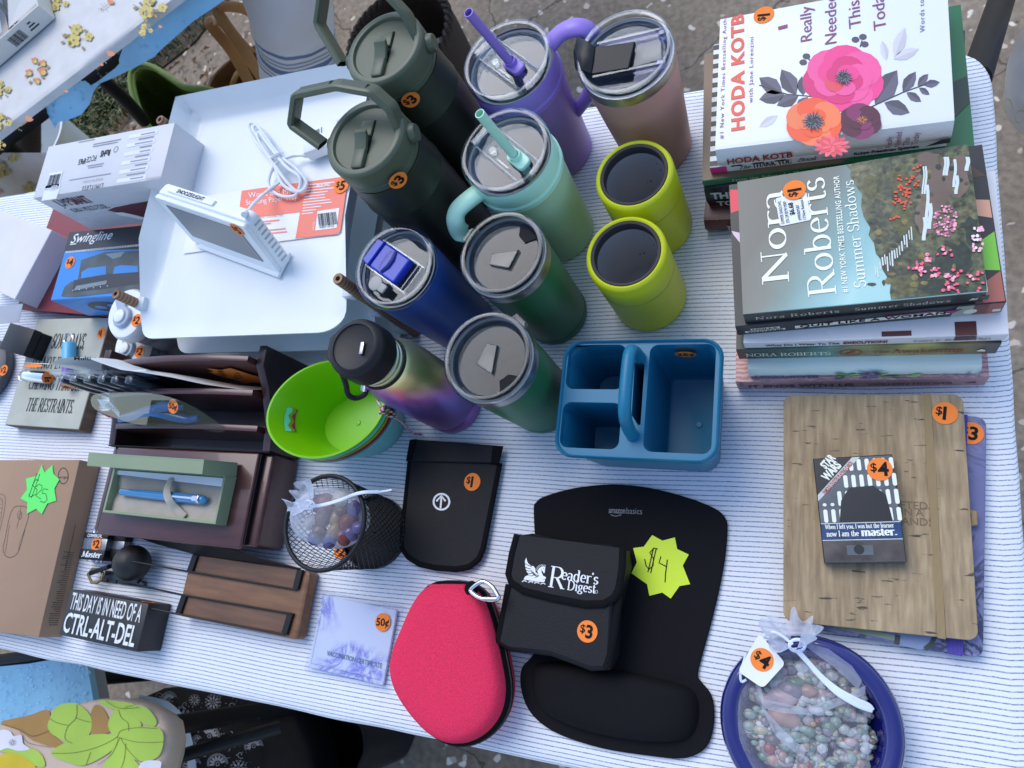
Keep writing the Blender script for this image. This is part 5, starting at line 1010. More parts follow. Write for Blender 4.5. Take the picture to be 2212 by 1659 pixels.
ib=thing("iron_pear","round black cast iron pear shaped ornament with a stub nozzle on a slotted plate","ornament",tuple(P(296,1228,0)),0.0);li=lambda px,py,z:loc(ib,px,py,z)
b=MB();cc=li(285,1216,0.026);b. ball(tuple(cc),0.0225,n=30,sc=(1.0,1.0,1.0));n1_=li(252,1214,0.038);b. tube([cc. lerp(n1_,0.5),cc. lerp(n1_,0.85),n1_],[0.014,0.009,0.0075],16);b. build("pear_body",M_iron,ib)
b=MB();n2_=li(243,1213,0.042);b. tube([n1_. lerp(n2_,.2),n2_],[0.0078,0.0072],8,cap=False);b. tube([n1_. lerp(n2_,.4),n2_. lerp(n1_,.1)],[0.005,0.005],8);b. build("nozzle",M_blackmetal,ib)
b=MB();pl=[li(219,1251,0.001),li(316,1264,0.001)];dpl=(pl[1]-pl[0]);dpl. z=0;aa=atan2(dpl. y,dpl. x);T=Matrix. Translation(pl[0])@Matrix. Rotation(aa,4,'Z')
for x0,x1 in((0,.014),(.016,.03),(.032,dpl. length)):b. box(x0,x1,-0.003,0.004,0,0.003,bev=0.0008,T=T)
b. box(0.01,dpl. length-.01,0.001,0.012,0,0.006,T=T,bev=.001);b. build("slotted_plate",mat("dark plated steel",(0.07,0.08,0.085),0.35,0.8),ib)
# ---- wooden block rack with black bars
ZW=0.018
c,a,w_,d_=quadframe([(382,1331),(640,1382),(673,1236),(412,1192)],ZW)
wr=thing("wooden_rack","walnut block with inset black metal bars lying right of the black sign","rack",(c. x,c. y,0),a)
M_wal=mat("walnut",(0.20,0.092,0.040),0.42,var=0.3,vs_=22,stretch=(1,7,7))
b=MB();b. prism(rrect(-w_/2,w_/2,-d_/2,d_/2,0.006),0,ZW,bev=0.0035);b. build("wood_block",M_wal,wr)
lw_=lambda px,py,z=ZW:loc(wr,px,py,z)
def slab(pts4,z0,z1,nm,m=M_blackmetal):
 b=MB();b. prism([tuple(lw_(x,y,(z0+z1)/2))[:2]for x,y in pts4],z0,z1,bev=0.0008);return b. build(nm,m,wr)
M_recess=mat("oiled walnut",(0.145,0.068,0.034),0.5,var=0.3,vs_=22,stretch=(1,7,7))
slab([(424,1199),(644,1231),(636,1275),(414,1236)],ZW-.001,ZW+.0006,"inset_panel",M_recess);slab([(400,1286),(626,1326),(612,1371),(388,1327)],ZW-.001,ZW+.0006,"inset_panel",M_recess)
for q in([(418,1198),(429,1200),(417,1236),(405,1234)],[(643,1231),(656,1231),(645,1274),(633,1274)],[(394,1285),(405,1287),(392,1326),(380,1325)],[(622,1325),(635,1325),(621,1371),(609,1369)]):slab(q,ZW+.0001,ZW+.004,"end_bar")
for pts in([(640,1274,.0215),(405,1234,.022),(330,1221,.03),(255,1207,.047)],[(630,1326,.0215),(394,1285,.022),(325,1270,.022),(262,1258,.022)],[(615,1371,.0215),(382,1326,.022),(335,1316,.03),(292,1308,.034)]):
 b=MB();b. tube([lw_(*p)for p in pts],0.0012,8);b. build("wire",M_blackmetal,wr)
b=MB();up_=[(650,1230,.021),(560,1205,.034),(500,1187,.038),(380,1165,.04),(262,1144,.042)];dn_=[(650,1232,.019),(560,1216,.021),(424,1199,.021),(340,1176,.028),(264,1150,.034)]
n=len(up_);b. v=[tuple(lw_(*p))for p in up_]+[tuple(lw_(*p))for p in dn_]+[tuple(lw_(*p)+Vector((0,.0012,0)))for p in up_]+[tuple(lw_(*p)+Vector((0,.0012,0)))for p in dn_]
for i in range(n-1):b. f+=[(i,n+i,n+i+1,i+1),(2*n+i,2*n+i+1,3*n+i+1,3*n+i),(i,i+1,2*n+i+1,2*n+i)];b. m+=[0]*3
b. build("back_plate",M_blackmetal,wr,smooth=30)
ZK=0.036
c,a,w_,d_=quadframe([(128,1371),(297,1409),(320,1303),(151,1273)],ZK)
kk=thing("block_sign","black wooden block sign with white capital letters, front left","sign",(c. x,c. y,0),a)
M_blk=mat("worn black paint",(0.018,0.018,0.02),0.5,var=0.4,vs_=90,stretch=(1,8,1));b=MB();b. box(-w_/2,w_/2,-d_/2,d_/2,0,ZK,bev=0.0015);b. build("block_body",M_blk,kk)
mp=flat(ZK+.0002);pr=MB();pr. text("THIS DAY IS IN NEED OF A",-w_/2+.007,0.005,0.0195,mp,width=w_-.014,bold=0.012);pr. text("CTRL-ALT-DEL",-w_/2+.005,-d_/2+.005,0.0225,mp,width=w_-.012,bold=0.02)
pr. build("lettering",mat("chipped white paint",(0.72,0.74,0.72),0.7,var=0.2,vs_=200),kk,smooth=0)
sticker(kk,plane((w_/2-.012,d_/2+.0003,ZK-.010),(-1,0,0),(0,0,1)),"$3",0.0085)
# ================================================================ DRINKWARE
def ringlid(t,r,h,m,depth=0.013,skirt=0.013,name="lid"):
 b=MB();b. lathe([(r+.0004,h-skirt),(r+.0016,h-skirt+.002),(r+.0018,h-.004),(r+.0008,h-.0008),(r-.0015,h),(r-.0042,h-.0006),(r-.0055,h-.003),(r-.0062,h-depth+.001),(r-.008,h-depth)],56,cap0=False,cap1=False)
 b. lathe([(r-.0079,h-depth),(0.0005,h-depth)],56,cap0=False,cap1=False)
 b. lathe([(r-.006,h-skirt-.006),(r-.0055,h-depth-.001),(r-.0035,h-depth)],56,cap0=False,cap1=False)
 return b. build(name,m,t)
def cup_in(t,rt,rb,z0,z1,m=None):
 b=MB();b. lathe([(rt,z1),(rt-.0022,z1-.001),(rt-.0035,z1-.012),(rb-.004,z0+.008),(rb-.008,z0),(.001,z0)],48,cap0=False,cap1=False);return b. build("cup_interior",m or M_darkin,t)
def tumbler(name,label,x,y,h,rt,rb,m,band=0.014,group=None,lid=None,bot=None,cat="tumbler"):
 t=thing(name,label,cat,(x,y,0),0,group);hb=h-0.010-band
 b=MB();b. lathe([(rb*.9,0),(rb*.97,.0012),(rb,.004),(rb+(rt-rb)*.30,h*.25),(rb+(rt-rb)*.62,h*.5),(rt*.985,h*.78),(rt,hb)],56,cap1=False);b. build("body",m,t)
 if bot:b=MB();b. lathe([(rb+.0003,.0135),(rb+.0006,.0138),(rb+.0004,.0142)],56,cap0=False,cap1=False);b. build("base_seam",M_ink,t)
 if band:b=MB();b. lathe([(rt,hb+.0001),(rt+.0003,hb+.001),(rt+.0003,h-.0105),(rt-.001,h-.0098)],56,cap0=False,cap1=False);b. build("steel_band",M_steel,t)
 cup_in(t,rt-.0012,rb,.012,h-.010)
 ringlid(t,rt,h,lid or M_clear)
 return t
M_gtum=mat("emerald powder coat",(0.012,0.125,0.045),0.38,var=0.06,bump=0.08,bs=900)
def green_tumbler(label,x,y,h,rt,rb,rot):
 t=tumbler("green_tumbler",label,x,y,h,rt,rb,M_gtum,0.015,"green steel tumblers with smoky lids",M_smoke,True)
 T=Matrix. Rotation(rot,4,'Z');zt=h-.0128
 b=MB();b. prism([(-.009,-.012),(.014,.004),(.009,.014),(-.012,.008)],zt,zt+.0035,bev=.001,T=T);b. build("slider",clear("smoky slider",(.45,.48,.5),.08,.08,.5),t)
 b=MB();b. prism([(-.017,-.03),(-.007,-.034),(.006,-.033),(.001,-.024),(-.009,-.021)],zt+.0002,zt+.0012,T=T);b. lathe([(.0018,zt+.0002),(.0018,zt+.001)],12,T=T@Matrix. Translation((-.004,-.027,0)));b. build("sip_opening",M_ink,t)
 b=MB();b. prism([(rt-.001,-.009),(rt+.005,-.007),(rt+.006,.007),(rt-.001,.009)],h-.009,h-.003,bev=.001,T=T);b. build("lid_tab",M_smoke,t)
 return t
green_tumbler("emerald tumbler with smoky lid, the farther one, behind the blue caddy's left corner",-.2814,.2973,.1625,.0413,.0365,2.6)
green_tumbler("emerald tumbler with smoky lid, the nearer one, touching the teal caddy",-.2851,.1964,.1590,.0420,.0365,0.9)
M_btum=mat("royal blue powder coat",C(36,74,160),0.36,var=0.05,bump=0.08,bs=900)
t=tumbler("blue_tumbler","royal blue tumbler with a clear lid and a bright blue slider",-.3923,.2884,.17,.0425,.036,M_btum,0.0)
T=Matrix. Rotation(radians(-33),4,'Z');zt=.158
b=MB();b. prism(rrect(-.026,.012,-.0145,.0145,.003),zt,zt+.010,bev=.002,T=T);b. prism([(-.036,-.013),(-.0262,-.0145),(-.0262,.0145),(-.036,.013)],zt+.002,zt+.012,bev=.0015,T=T);sl=b. build("slider",mat("bright blue plastic",C(28,55,190),0.3,var=0.03),t)
b=MB();b. tube([(-.008,-.012,zt+.0102),(-.005,-.004,zt+.0112),(-.005,.004,zt+.0112),(-.008,.012,zt+.0102)],.002,8,T=T);pr_=plane(T@Vector((-.016,.0105,zt+.0101)),T. to_3x3()@Vector((0,-1,0)),T. to_3x3()@Vector((1,0,0)));b. text("MUGARANTI",0,0,.003,pr_,width=.021,h=.0002);b. build("embossing",mat("deep blue plastic",C(18,36,130),0.3),sl)
b=MB()
for s_ in(-1,1):b. box(-.034,.028,s_*.0155-.0008,s_*.0155+.0008,zt,zt+.006,T=T)
b. box(.020,.0215,-.015,.015,zt,zt+.006,T=T);b. build("lid_rail",M_clear,t)
b=MB();b. lathe([(.006,zt),(.006,zt+.006),(.0075,zt+.007),(.0075,zt+.010),(.006,zt+.0105)],24,T=T@Matrix. Translation((-.006,-.0245,0)));b. box(-.003,.008,-.029,-.020,zt+.007,zt+.010,bev=.001,T=T);b. build("straw_plug",mat("grey plug rubber",C(150,155,165),0.5),t)
M_ptum=mat("matte blush pink",C(178,138,140),0.45,var=0.05,bump=0.06,bs=900)
t=tumbler("pink_tumbler","blush pink tumbler with steel band and black flip lid, beside the book stack",-.1777,.496,.1648,.0454,.0375,M_ptum,0.013);zt=.1545
lt=lambda px,py,z:loc(t,px,py,z)
b=MB();q=[lt(*p,.1620)for p in((1285,101),(1371,89),(1358,147),(1277,160))];b. prism([tuple(v)[:2]for v in q],zt+.001,.1620,bev=.0012)
cu=[(1285,100,.163),(1266,88,.167),(1247,78,.166)];lo_=[(1277,158,.163),(1258,152,.166),(1242,146,.160)];mi=[(1281,128,.1640),(1258,116,.170),(1238,112,.163)]
for e_ in range(2):pass
vs_=[[lt(*p)for p in r_]for r_ in(cu,mi,lo_)];n0=len(b. v)
for k in range(3):
 for j in range(3):b. v. append(tuple(vs_[j][k]))
for k in range(3):
 for j in range(3):b. v. append(tuple(vs_[j][k]-Vector((0,0,.004))))
for k in range(2):
 for j in range(2):i=n0+k*3+j;b. f+=[(i,i+1,i+4,i+3),(i+9,i+12,i+13,i+10)];b. m+=[0,0]
for k in range(2):i=n0+k*3;b. f+=[(i,i+3,i+12,i+9),(i+2,i+11,i+14,i+5)];b. m+=[0,0]
b. f. append((n0+6,n0+7,n0+16,n0+15));b. m. append(0);b. f. append((n0+7,n0+8,n0+17,n0+16));b. m. append(0)
b. build("flip_spout",M_black,t,smooth=50)
b=MB()
for p0,p1 in(((1292,98),(1428,66)),((1282,170),(1434,138))):
 a_,c_=lt(*p0,.158),lt(*p1,.158);dd=(c_-a_);T=Matrix. Translation(a_)@Matrix. Rotation(atan2(dd. y,dd. x),4,'Z');b. box(0,dd. length,-.0012,.0012,-.004,.003,T=T)
for p0 in((1432,72),(1428,136)):a_=lt(*p0,.160);b. box(a_. x-.004,a_. x+.004,a_. y-.004,a_. y+.004,.1535,.1635,bev=.001)
b. build("lid_rail",clear("violet tinted clear plastic",(0.80,0.82,0.97),0.03,0.1,0.7),t)
b=MB();q=[lt(*p,.157)for p in((1375,96),(1428,82),(1430,128),(1366,146))];b. prism([tuple(v)[:2]for v in q],.1528,.157,bev=.001);b. build("slot_plate",M_smoke,t)
def straw_mug(name,label,x,y,h,rt,rb,m,ml,hand,straw,hr):
 t=thing(name,label,"tumbler",(x,y,0));hb=h-.012
 rib=lambda a,z:1+(0.010*sin(a*70+0.0)if z<h*.47 else 0)
 prof=[(rb*.9,0),(rb,.003)]+[(rb+(rt-rb)*.5*k/6,.003+(h*.46-.003)*k/6)for k in range(1,7)]+[(rb+(rt-rb)*.52,h*.475),(rb+(rt-rb)*.8,h*.62),(rt-.0005,h*.76)]
 b=MB();b. lathe(prof,140,cap1=False,rib=rib);b. build("body",m,t)
 b=MB();b. lathe([(rt,h*.755),(rt+.0022,h*.765),(rt+.0024,h*.80),(rt+.0006,h*.81),(rt+.0004,hb-.003),(rt-.001,hb)],64,cap0=False,cap1=False);b. build("collar",ml,t)
 cup_in(t,rt-.002,rb,.012,hb-.001);ringlid(t,rt-.0005,h,M_clear,.014,.012)
 b=MB();pts=smooth_pts([loc(t,*p)for p in hand],6);b. tube(pts,.0105,14,flat=.62,up=(0,0,1));b. build("handle",ml,t)
 s0,s1=loc(t,*straw[0]),loc(t,*straw[1]);d=(s0-s1). normalized();tip=s0+d*0.05
 b=MB();b. tube([tip,s0,s1],.0046,18,cap=False);b. tube([s1. lerp(s0,.35),s1],.0038,18,cap=False);st_=b. build("straw",ml,t)
 b=MB();b. tube([s1,s1-d*.0002],[.0046,.0038],18,cap=False);b. build("straw_rim",ml,st_)
 zt=h-.0138;T=Matrix. Rotation(hr,4,'Z')
 b=MB()
 for s_ in(-1,1):b. box(-.034,.034,s_*.0135-.0008,s_*.0135+.0008,zt,zt+.0065,bev=.0004,seg=1,T=T);b. box(-.006,.012,s_*.0095-.0008,s_*.0095+.0008,zt,zt+.004,T=T)
 b. box(-.042,-.030,-.015,.015,zt+.006,zt+.0135,bev=.001,T=T);b. lathe([(.004,zt),(.004,zt+.004)],16,T=T@Matrix. Translation((-.017,-.006,0)));b. lathe([(.004,zt),(.004,zt+.004)],16,T=T@Matrix. Translation((-.017,.006,0)))
 b. build("lid_rail",M_clear,t)
 b=MB();sx_=T. inverted()@s0 if False else s0;aa=hr
 T2=Matrix. Translation((s0. x,s0. y,0))@Matrix. Rotation(aa,4,'Z');b. prism(rrect(-.009,.016,-.0075,.0075,.005),zt+.0005,zt+.006,bev=.0015,T=T2);b. lathe([(.0065,zt+.006),(.0062,zt+.010),(.0048,zt+.0105)],20,T=T2,cap1=False);b. build("slider",ml,t)
 return t
M_pur=mat("lavender purple coat",C(132,112,200),0.42,var=0.05);M_purl=mat("lavender plastic",C(140,118,222),0.38,var=0.03)
straw_mug("purple_straw_mug","lavender purple mug with a handle, clear lid and purple straw",-.2977,.5069,.1708,.0464,.0405,M_pur,M_purl,
[(1188,96,.155),(1212,72,.160),(1240,60,.163),(1268,66,.158),(1286,92,.142),(1290,140,.115),(1272,200,.085),(1248,236,.062)],((1106,139,.160),(1012,27,.243)),radians(-42))
M_mint=mat("pale mint coat",C(160,200,186),0.42,var=0.05);M_mintl=mat("pale mint plastic",C(176,232,224),0.38,var=0.03)
straw_mug("mint_straw_mug","pale mint mug with a handle, clear lid and mint straw",-.2860,.4000,.1740,.0450,.0395,M_mint,M_mintl,
[(1040,412,.150),(1012,432,.152),(988,456,.150),(985,482,.143),(1000,505,.128),(1030,515,.105),(1070,520,.085),(1110,535,.07)],((1116,342,.163),(1036,245,.236)),radians(-42))
M_lime=mat("lime powder coat",C(190,206,30),0.42,var=0.05,bump=0.06,bs=900);M_rub=mat("dark rubber ring",(0.022,0.019,0.024),0.6)
def lime_jar(label,x,y,h,r):
 t=thing("lime_can_cooler",label,"can cooler",(x,y,0),0,"lime green steel can coolers")
 b=MB();b. lathe([(r*.93,0),(r*.985,.0015),(r,.005),(r,h*.66)],56,cap1=False);b. build("body",M_lime,t)
 b=MB();b. lathe([(r-.0002,h*.66),(r-.0012,h*.664),(r-.0012,h*.668),(r,h*.672),(r,h-.005),(r-.0012,h-.0015),(r-.0035,h),(r-.0052,h-.0012)],56,cap0=False,cap1=False);b. build("screw_collar",M_lime,t)
 b=MB();b. lathe([(r-.0052,h-.0012),(r-.006,h-.0004),(r-.0085,h-.0012),(r-.0095,h-.004),(r-.009,h-.012)],56,cap0=False,cap1=False);b. build("rubber_ring",M_rub,t)
 m_,nt,bs_=None,None,None
 b=MB();b. lathe([(r-.0088,h-.012),(r-.0075,h-.02),(r-.0075,.012),(r-.012,.006),(.001,.005)],48,cap0=False,cap1=False);b. build("cup_interior",M_jarin,t)
 return t
def m_jarin():
 m,nt,b=nodes_of("spotted steel interior");L=nt. links. new;tc=N(nt,'ShaderNodeTexCoord');mp_=N(nt,'ShaderNodeMapping');mp_. inputs['Scale']. default_value=(1,1,.45);L(tc. outputs['Object'],mp_. inputs[0])
 v=N(nt,'ShaderNodeTexVoronoi',i_Scale=170.0);L(mp_. outputs[0],v. inputs['Vector']);n=N(nt,'ShaderNodeTexNoise',i_Scale=40.0);L(mp_. outputs[0],n. inputs['Vector'])
 r1=ramp(nt,[(.16,1),(.22,0)]);L(v. outputs['Distance'],r1. inputs[0]);r2=ramp(nt,[(.56,0),(.6,1)]);L(n. outputs['Fac'],r2. inputs[0]);mu=N(nt,'ShaderNodeMath',operation='MULTIPLY');L(r1. outputs[0],mu. inputs[0]);L(r2. outputs[0],mu. inputs[1])
 mx=N(nt,'ShaderNodeMix',data_type='RGBA');L(mu. outputs[0],mx. inputs[0]);mx. inputs[6]. default_value=(.46,.46,.47,1);mx. inputs[7]. default_value=(.15,.15,.15,1);L(mx. outputs[2],b. inputs['Base Color']);b. inputs['Metallic']. default_value=0.15;b. inputs['Roughness']. default_value=.42
 return m
M_jarin=m_jarin()
lime_jar("open lime green can cooler with a black rubber ring, next to the caddy",-.1764,.3125,.112,.0392)
lime_jar("open lime green can cooler behind the other, next to the pink tumbler",-.1740,.3960,.112,.0388)
M_bot=mat("dark olive powder coat",(0.0165,0.021,0.0125),0.36,var=0.08,bump=0.08,bs=800);M_blid=mat("olive plastic",C(74,86,74),0.42,var=0.04);M_bpad=mat("olive rubber",C(62,74,70),0.6)
def big_bottle(label,x,y,h,r,hd,stk,rot):
 t=thing("green_bottle",label,"bottle",(x,y,0),0,"dark olive insulated bottles with flip straw lids");R_=r+.0035;hl=h-.030
 b=MB();b. lathe([(R_*.88,0),(R_*.97,.0015),(R_*.98,.006),(R_,.05),(R_,hl*.80),(R_+.0006,hl*.805),(R_*.995,hl*.82),(r+.001,hl*.965),(r-.0002,hl-.002)],60,cap1=False);b. build("body",M_bot,t)
 b=MB();b. lathe([(r-.001,hl-.002),(r-.001,hl+.0005),(r+.0005,hl+.001),(r+.0008,hl+.006),(r+.0002,hl+.0065),(r+.0002,h-.004),(r-.001,h-.0012),(r-.003,h),(r-.0075,h-.0004),(r-.0085,h-.0022),(r-.0088,h-.0034),(.001,h-.0034)],60,cap0=False,cap1=False);b. build("lid",M_blid,t)
 T=Matrix. Rotation(rot,4,'Z');zt=h-.0034
 b=MB();b. box(-.0075,.0075,-.016,.019,zt-.001,zt+.0004,T=T);b. build("spout_recess",M_ink,t,smooth=0)
 b=MB();b. box(-.0068,.0068,.0015,.018,zt-.0005,zt+.0026,bev=.0008,T=T);b. box(-.0064,.0064,-.033,-.012,zt-.002,zt+.005,bev=.0025,T=T)
 b. prism([(-.014,.0),(.0,.004),(.004,.0095),(.0,.0105),(-.004,.0075),(-.014,.004)],-.0066,.0066,bev=.001,T=T@Matrix. Translation((0,0,zt))@Matrix(((0,0,1,0),(1,0,0,0),(0,1,0,0),(0,0,0,1))));b. build("flip_spout",M_blid,t)
 pts=[loc(t,*p)for p in hd];hn=(pts[-1]-pts[0]). cross(pts[3]-pts[0]). normalized();rp=[]
 for i,p in enumerate(pts):
  if 0<i<len(pts)-1:rp+=[p. lerp(pts[i-1],.16),p. lerp(pts[i-1],.05),p. lerp(pts[i+1],.05),p. lerp(pts[i+1],.16)]
  else:rp. append(p)
 b=MB();sec=[(1,.55),(.8,1),(-.8,1),(-1,.55),(-1,-.55),(-.8,-1),(.8,-1),(1,-.55)];n0=len(sec)
 for i,p in enumerate(rp):
  tt_=(rp[min(i+1,len(rp)-1)]-rp[max(i-1,0)]). normalized();rr=tt_. cross(hn). normalized();b. v+=[tuple(p+hn*(.0088*a_)+rr*(.0034*c_))for a_,c_ in sec]
 for i in range(len(rp)-1):b. f+=[(i*n0+k,i*n0+(k+1)%n0,(i+1)*n0+(k+1)%n0,(i+1)*n0+k)for k in range(n0)];b. m+=[0]*n0
 ho=b. build("carry_handle",M_blid,t,smooth=35)
 b=MB()
 for i in(2,3):
  if i+1<len(pts):a_,c_=pts[i],pts[i+1];ra=(c_-a_). normalized(). cross(hn). normalized()*.0030;ra=ra if ra. dot(a_-pts[0]. lerp(pts[-1],.5))>0 else-ra;b. tube([a_. lerp(c_,.14)+ra,a_. lerp(c_,.86)+ra],.0022,4,flat=2.6,up=hn)
 b. build("grip_pad",M_bpad,ho,smooth=25)
 b=MB()
 for p in(pts[0],pts[-1]):
  o_=Vector((p. x,p. y,0)). normalized();c_=o_*r;b. tube([(c_. x,c_. y,h-.015),(c_. x+o_. x*.0035,c_. y+o_. y*.0035,h-.015),(c_. x+o_. x*.0065,c_. y+o_. y*.0065,h-.015)],[.009,.009,.0078],20)
 b. build("handle_pivot",M_blid,t)
 px,py,zz_=stk;Rz=R_+.0008
 a_,c_=px-CPX,py-CPY;dv=Vector([q_[0]*a_+q_[1]*c_+q_[2]*FPX for q_ in CR]);ox,oy=-x,-y;A_=dv. x**2+dv. y**2;B2_=ox*dv. x+oy*dv. y;k_=(-B2_-sqrt(max(0,B2_**2-A_*(ox*ox+oy*oy-Rz*Rz))))/A_
 s_=Vector((ox+dv. x*k_,oy+dv. y*k_,CH+dv. z*k_));an=atan2(s_. y,s_. x)
 sticker(t,lambda x_,y_,hh_:((Rz+hh_)*cos(an+x_/Rz),(Rz+hh_)*sin(an+x_/Rz),s_. z+y_),"$3",0.0095,rot=radians(12))
 return t
big_bottle("dark olive bottle, nearer of the two, carry handle swung up over the white tray",-.3992,.3872,.24,.0418,[(697,312,.226),(634,266,.240),(643,202,.262),(732,183,.270),(806,196,.266),(846,232,.252),(872,292,.226)],(860,390,.165),radians(-4))
big_bottle("dark olive bottle, farther of the two, handle cut by the top edge",-.3955,.4857,.24,.0418,[(741,138,.226),(690,52,.240),(700,-20,.262),(770,-48,.270),(830,-22,.266),(878,30,.250),(912,98,.226)],(887,216,.160),radians(-4))
def m_rainbow():
 m,nt,b=nodes_of("heat tinted rainbow steel");L=nt. links. new;tc=N(nt,'ShaderNodeTexCoord');sp=N(nt,'ShaderNodeSeparateXYZ');L(tc. outputs['Object'],sp. inputs[0])
 no=N(nt,'ShaderNodeTexNoise',i_Scale=9.0);L(tc. outputs['Object'],no. inputs['Vector'])
 def M2(op,a,b2):
  n_=N(nt,'ShaderNodeMath',operation=op)
  for i,v in enumerate((a,b2)):
   if hasattr(v,'links'):L(v,n_. inputs[i])
   else:n_. inputs[i]. default_value=v
  return n_. outputs[0]
 v=M2('ADD',M2('MULTIPLY',sp. outputs[2],4.4),M2('MULTIPLY',M2('ADD',M2('MULTIPLY',sp. outputs[0],0.70),M2('MULTIPLY',sp. outputs[1],0.72)),6.5));v=M2('ADD',v,M2('MULTIPLY',M2('SUBTRACT',no. outputs['Fac'],.5),.10))
 r=ramp(nt,[(0.0,(0.42,0.20,0.46)),(0.2,(0.30,0.15,0.46)),(0.36,(0.26,0.20,0.62)),(0.48,(0.55,0.22,0.66)),(0.57,(0.72,0.40,0.42)),(0.64,(0.80,0.66,0.30)),(0.78,(0.66,0.64,0.34)),(0.90,(0.50,0.58,0.46)),(1.0,(0.75,0.55,0.40))]);L(v,r. inputs[0]);L(r. outputs[0],b. inputs['Base Color'])
 b. inputs['Metallic']. default_value=0.85;b. inputs['Roughness']. default_value=0.36
 return m
M_rain=m_rainbow();t=thing("rainbow_bottle","rainbow tinted steel bottle with a black cap and carry loop","bottle",(-.3945,.1915,0));r=.0345;h=.208
b=MB();b. lathe([(r*.9,0),(r*.98,.002),(r,.006),(r,.0215),(r-.0004,.022),(r,.0225),(r,.118),(r*.97,.135),(r*.85,.150),(.0255,.1575),(.0235,.160),(.0252,.1612),(.0252,.164),(.0238,.1652),(.0252,.1668),(.0252,.170),(.0238,.1712),(.0252,.1728),(.0252,.177),(.024,.178)],60);b. build("body",M_rain,t)
b=MB();b. lathe([(.0272,.1782),(.0290,.180),(.0290,.198),(.0280,.2035),(.0255,.2065),(.022,.2075),(.0215,.2062),(.020,.2055),(.001,.2058)],48,cap0=False);b. prism([(-.030,-.010),(-.02,-.018),(-.02,.018),(-.030,.010)],.183,.206,bev=.003);b. build("cap",M_black,t)
b=MB();b. box(.0075,.0115,-.008,.004,.2058,.2085,bev=.001);b. build("button",M_steel,t)
ltr=lambda px,py,z:loc(t,px,py,z)
b=MB();b. tube(smooth_pts([ltr(718,772,.192),ltr(726,788,.190),ltr(737,803,.182),ltr(747,830,.170),ltr(752,852,.155),ltr(768,860,.145),ltr(788,852,.14),ltr(791,835,.145),ltr(790,818,.153)],6),.0028,8);b. tube([(.0258*cos(a),.0258*sin(a),.1595)for a in[2*pi*i/40 for i in range(40)]],.0016,6,closed=True);b. tube(smooth_pts([ltr(790,822,.152),ltr(775,815,.156),ltr(765,806,.16)],5),.0016,6);b. tube(smooth_pts([ltr(790,822,.152),ltr(806,812,.158),ltr(818,800,.162)],5),.0016,6);b. build("carry_loop",mat("black paracord",(.012,.012,.012),.8,bump=.8,bs=900),t)
b=MB();a_,c_=ltr(788,820,.153),ltr(786,842,.146);b. tube([a_,c_],.0036,10);b. build("crimp",M_chrome,t)
# ================================================================ CENTRE OF THE TABLE
cT=P(704,884,.088);rx,ry=.0725,.0535
def tub(label,dz,col,k=1.0):
 t=thing("plastic_tub",label,"tub",(cT. x,cT. y,max(dz,0)),radians(8),"nested oval plastic tubs tied together");m=mat("tub plastic",col,0.35,var=0.04);h=.068;fy=ry/rx
 wall=lambda z:.048+(rx-.048)*(z/h)**1.15
 sh=lambda a,z:1+.03*abs(cos(a))**4*(z/h)
 b=MB();zs=[0,.002,.02,.04,.055,.0655,h];prof=[(wall(0)*.95,0)]+[(wall(z),z)for z in zs[1:]]+[(rx+.0022,h-.0005),(rx+.0022,h+.0018),(rx-.0008,h+.0022),(wall(h)-.0018,h)]+[(wall(z)-.0018,z)for z in zs[-2:0:-1]]+[(wall(0)-.005,.0025),(.001,.0025)]
 b. lathe(prof,64,fy=fy,cap1=False,rib=lambda a,z:sh(a,z));b. lathe([(.0035,.0026),(.003,.0038),(.001,.004)],16);b. build("tub_body",m,t)
 return t,wall,fy,h
cols=((("aqua tub, outermost at the bottom of the nest",0.0),C(96,178,190)),(("maroon tub, second from the bottom of the nest",0.0055),C(130,44,78)),(("olive lime tub, middle of the nest",0.011),C(140,160,20)),(("turquoise tub, just under the top lime one",0.0165),C(96,205,200)))
for(lb,dz),cl_ in cols:tub(lb+" of oval tubs",dz,cl_)
t,wall,fy,h_=tub("bright lime green tub, topmost of the nested oval tubs",.022,C(118,190,12));b=MB()
for k,(o0,o1,m_)in enumerate(((-.5,0.0,0),(0.0,0.36,1),(.36,.62,2))):
 up_,dn_=[],[]
 for i in range(21):
  u=i/20;a=pi-0.30+0.60*u;wv=.14*sin(u*15)
  for lst,o_ in((up_,o0),(dn_,o1)):
   z=.0475-(o_+(wv if 0<=o_<.5 else 0))*.011;z=min(z,.053);r_=wall(z)*(1+.03*abs(cos(a))**4*(z/h_))-.0026-.0001*k;lst. append((r_*cos(a),r_*sin(a)*fy,z))
 n=len(b. v);b. v+=up_+dn_
 for i in range(20):b. f. append((n+i,n+i+1,n+21+i+1,n+21+i));b. m. append(m_)
b. build("handle_slot",[mat("slot aqua",C(110,215,205),.4),mat("slot olive",C(130,150,20),.4),mat("slot maroon",C(140,40,84),.4)],t,smooth=0)
def m_twine():
 return mat_wave("red and white twine",(0.62,0.60,0.60),(0.42,0.02,0.05),95,'DIAGONAL',0.8,0.3,.45,.55)
tw=thing("bakers_twine","red and white twine tied over the rims of the nested tubs","twine",tuple(P(812,862,.09)))
b=MB();b. tube(smooth_pts([loc(tw,*p)for p in((815,862,.095),(823,880,.093),(826,890,.094),(838,898,.082),(852,902,.072),(868,912,.05),(880,926,.025),(893,936,.010),(904,939,.0035),(913,938,.003))],6),.0012,7)
b. tube(smooth_pts([loc(tw,*p)for p in((826,886,.095),(834,884,.088),(846,890,.078),(856,899,.068))],6),.0012,7);b. tube(smooth_pts([loc(tw,*p)for p in((826,868,.096),(830,876,.094),(822,888,.094),(820,896,.091))],6),.0012,7);b. build("cord",m_twine(),tw)
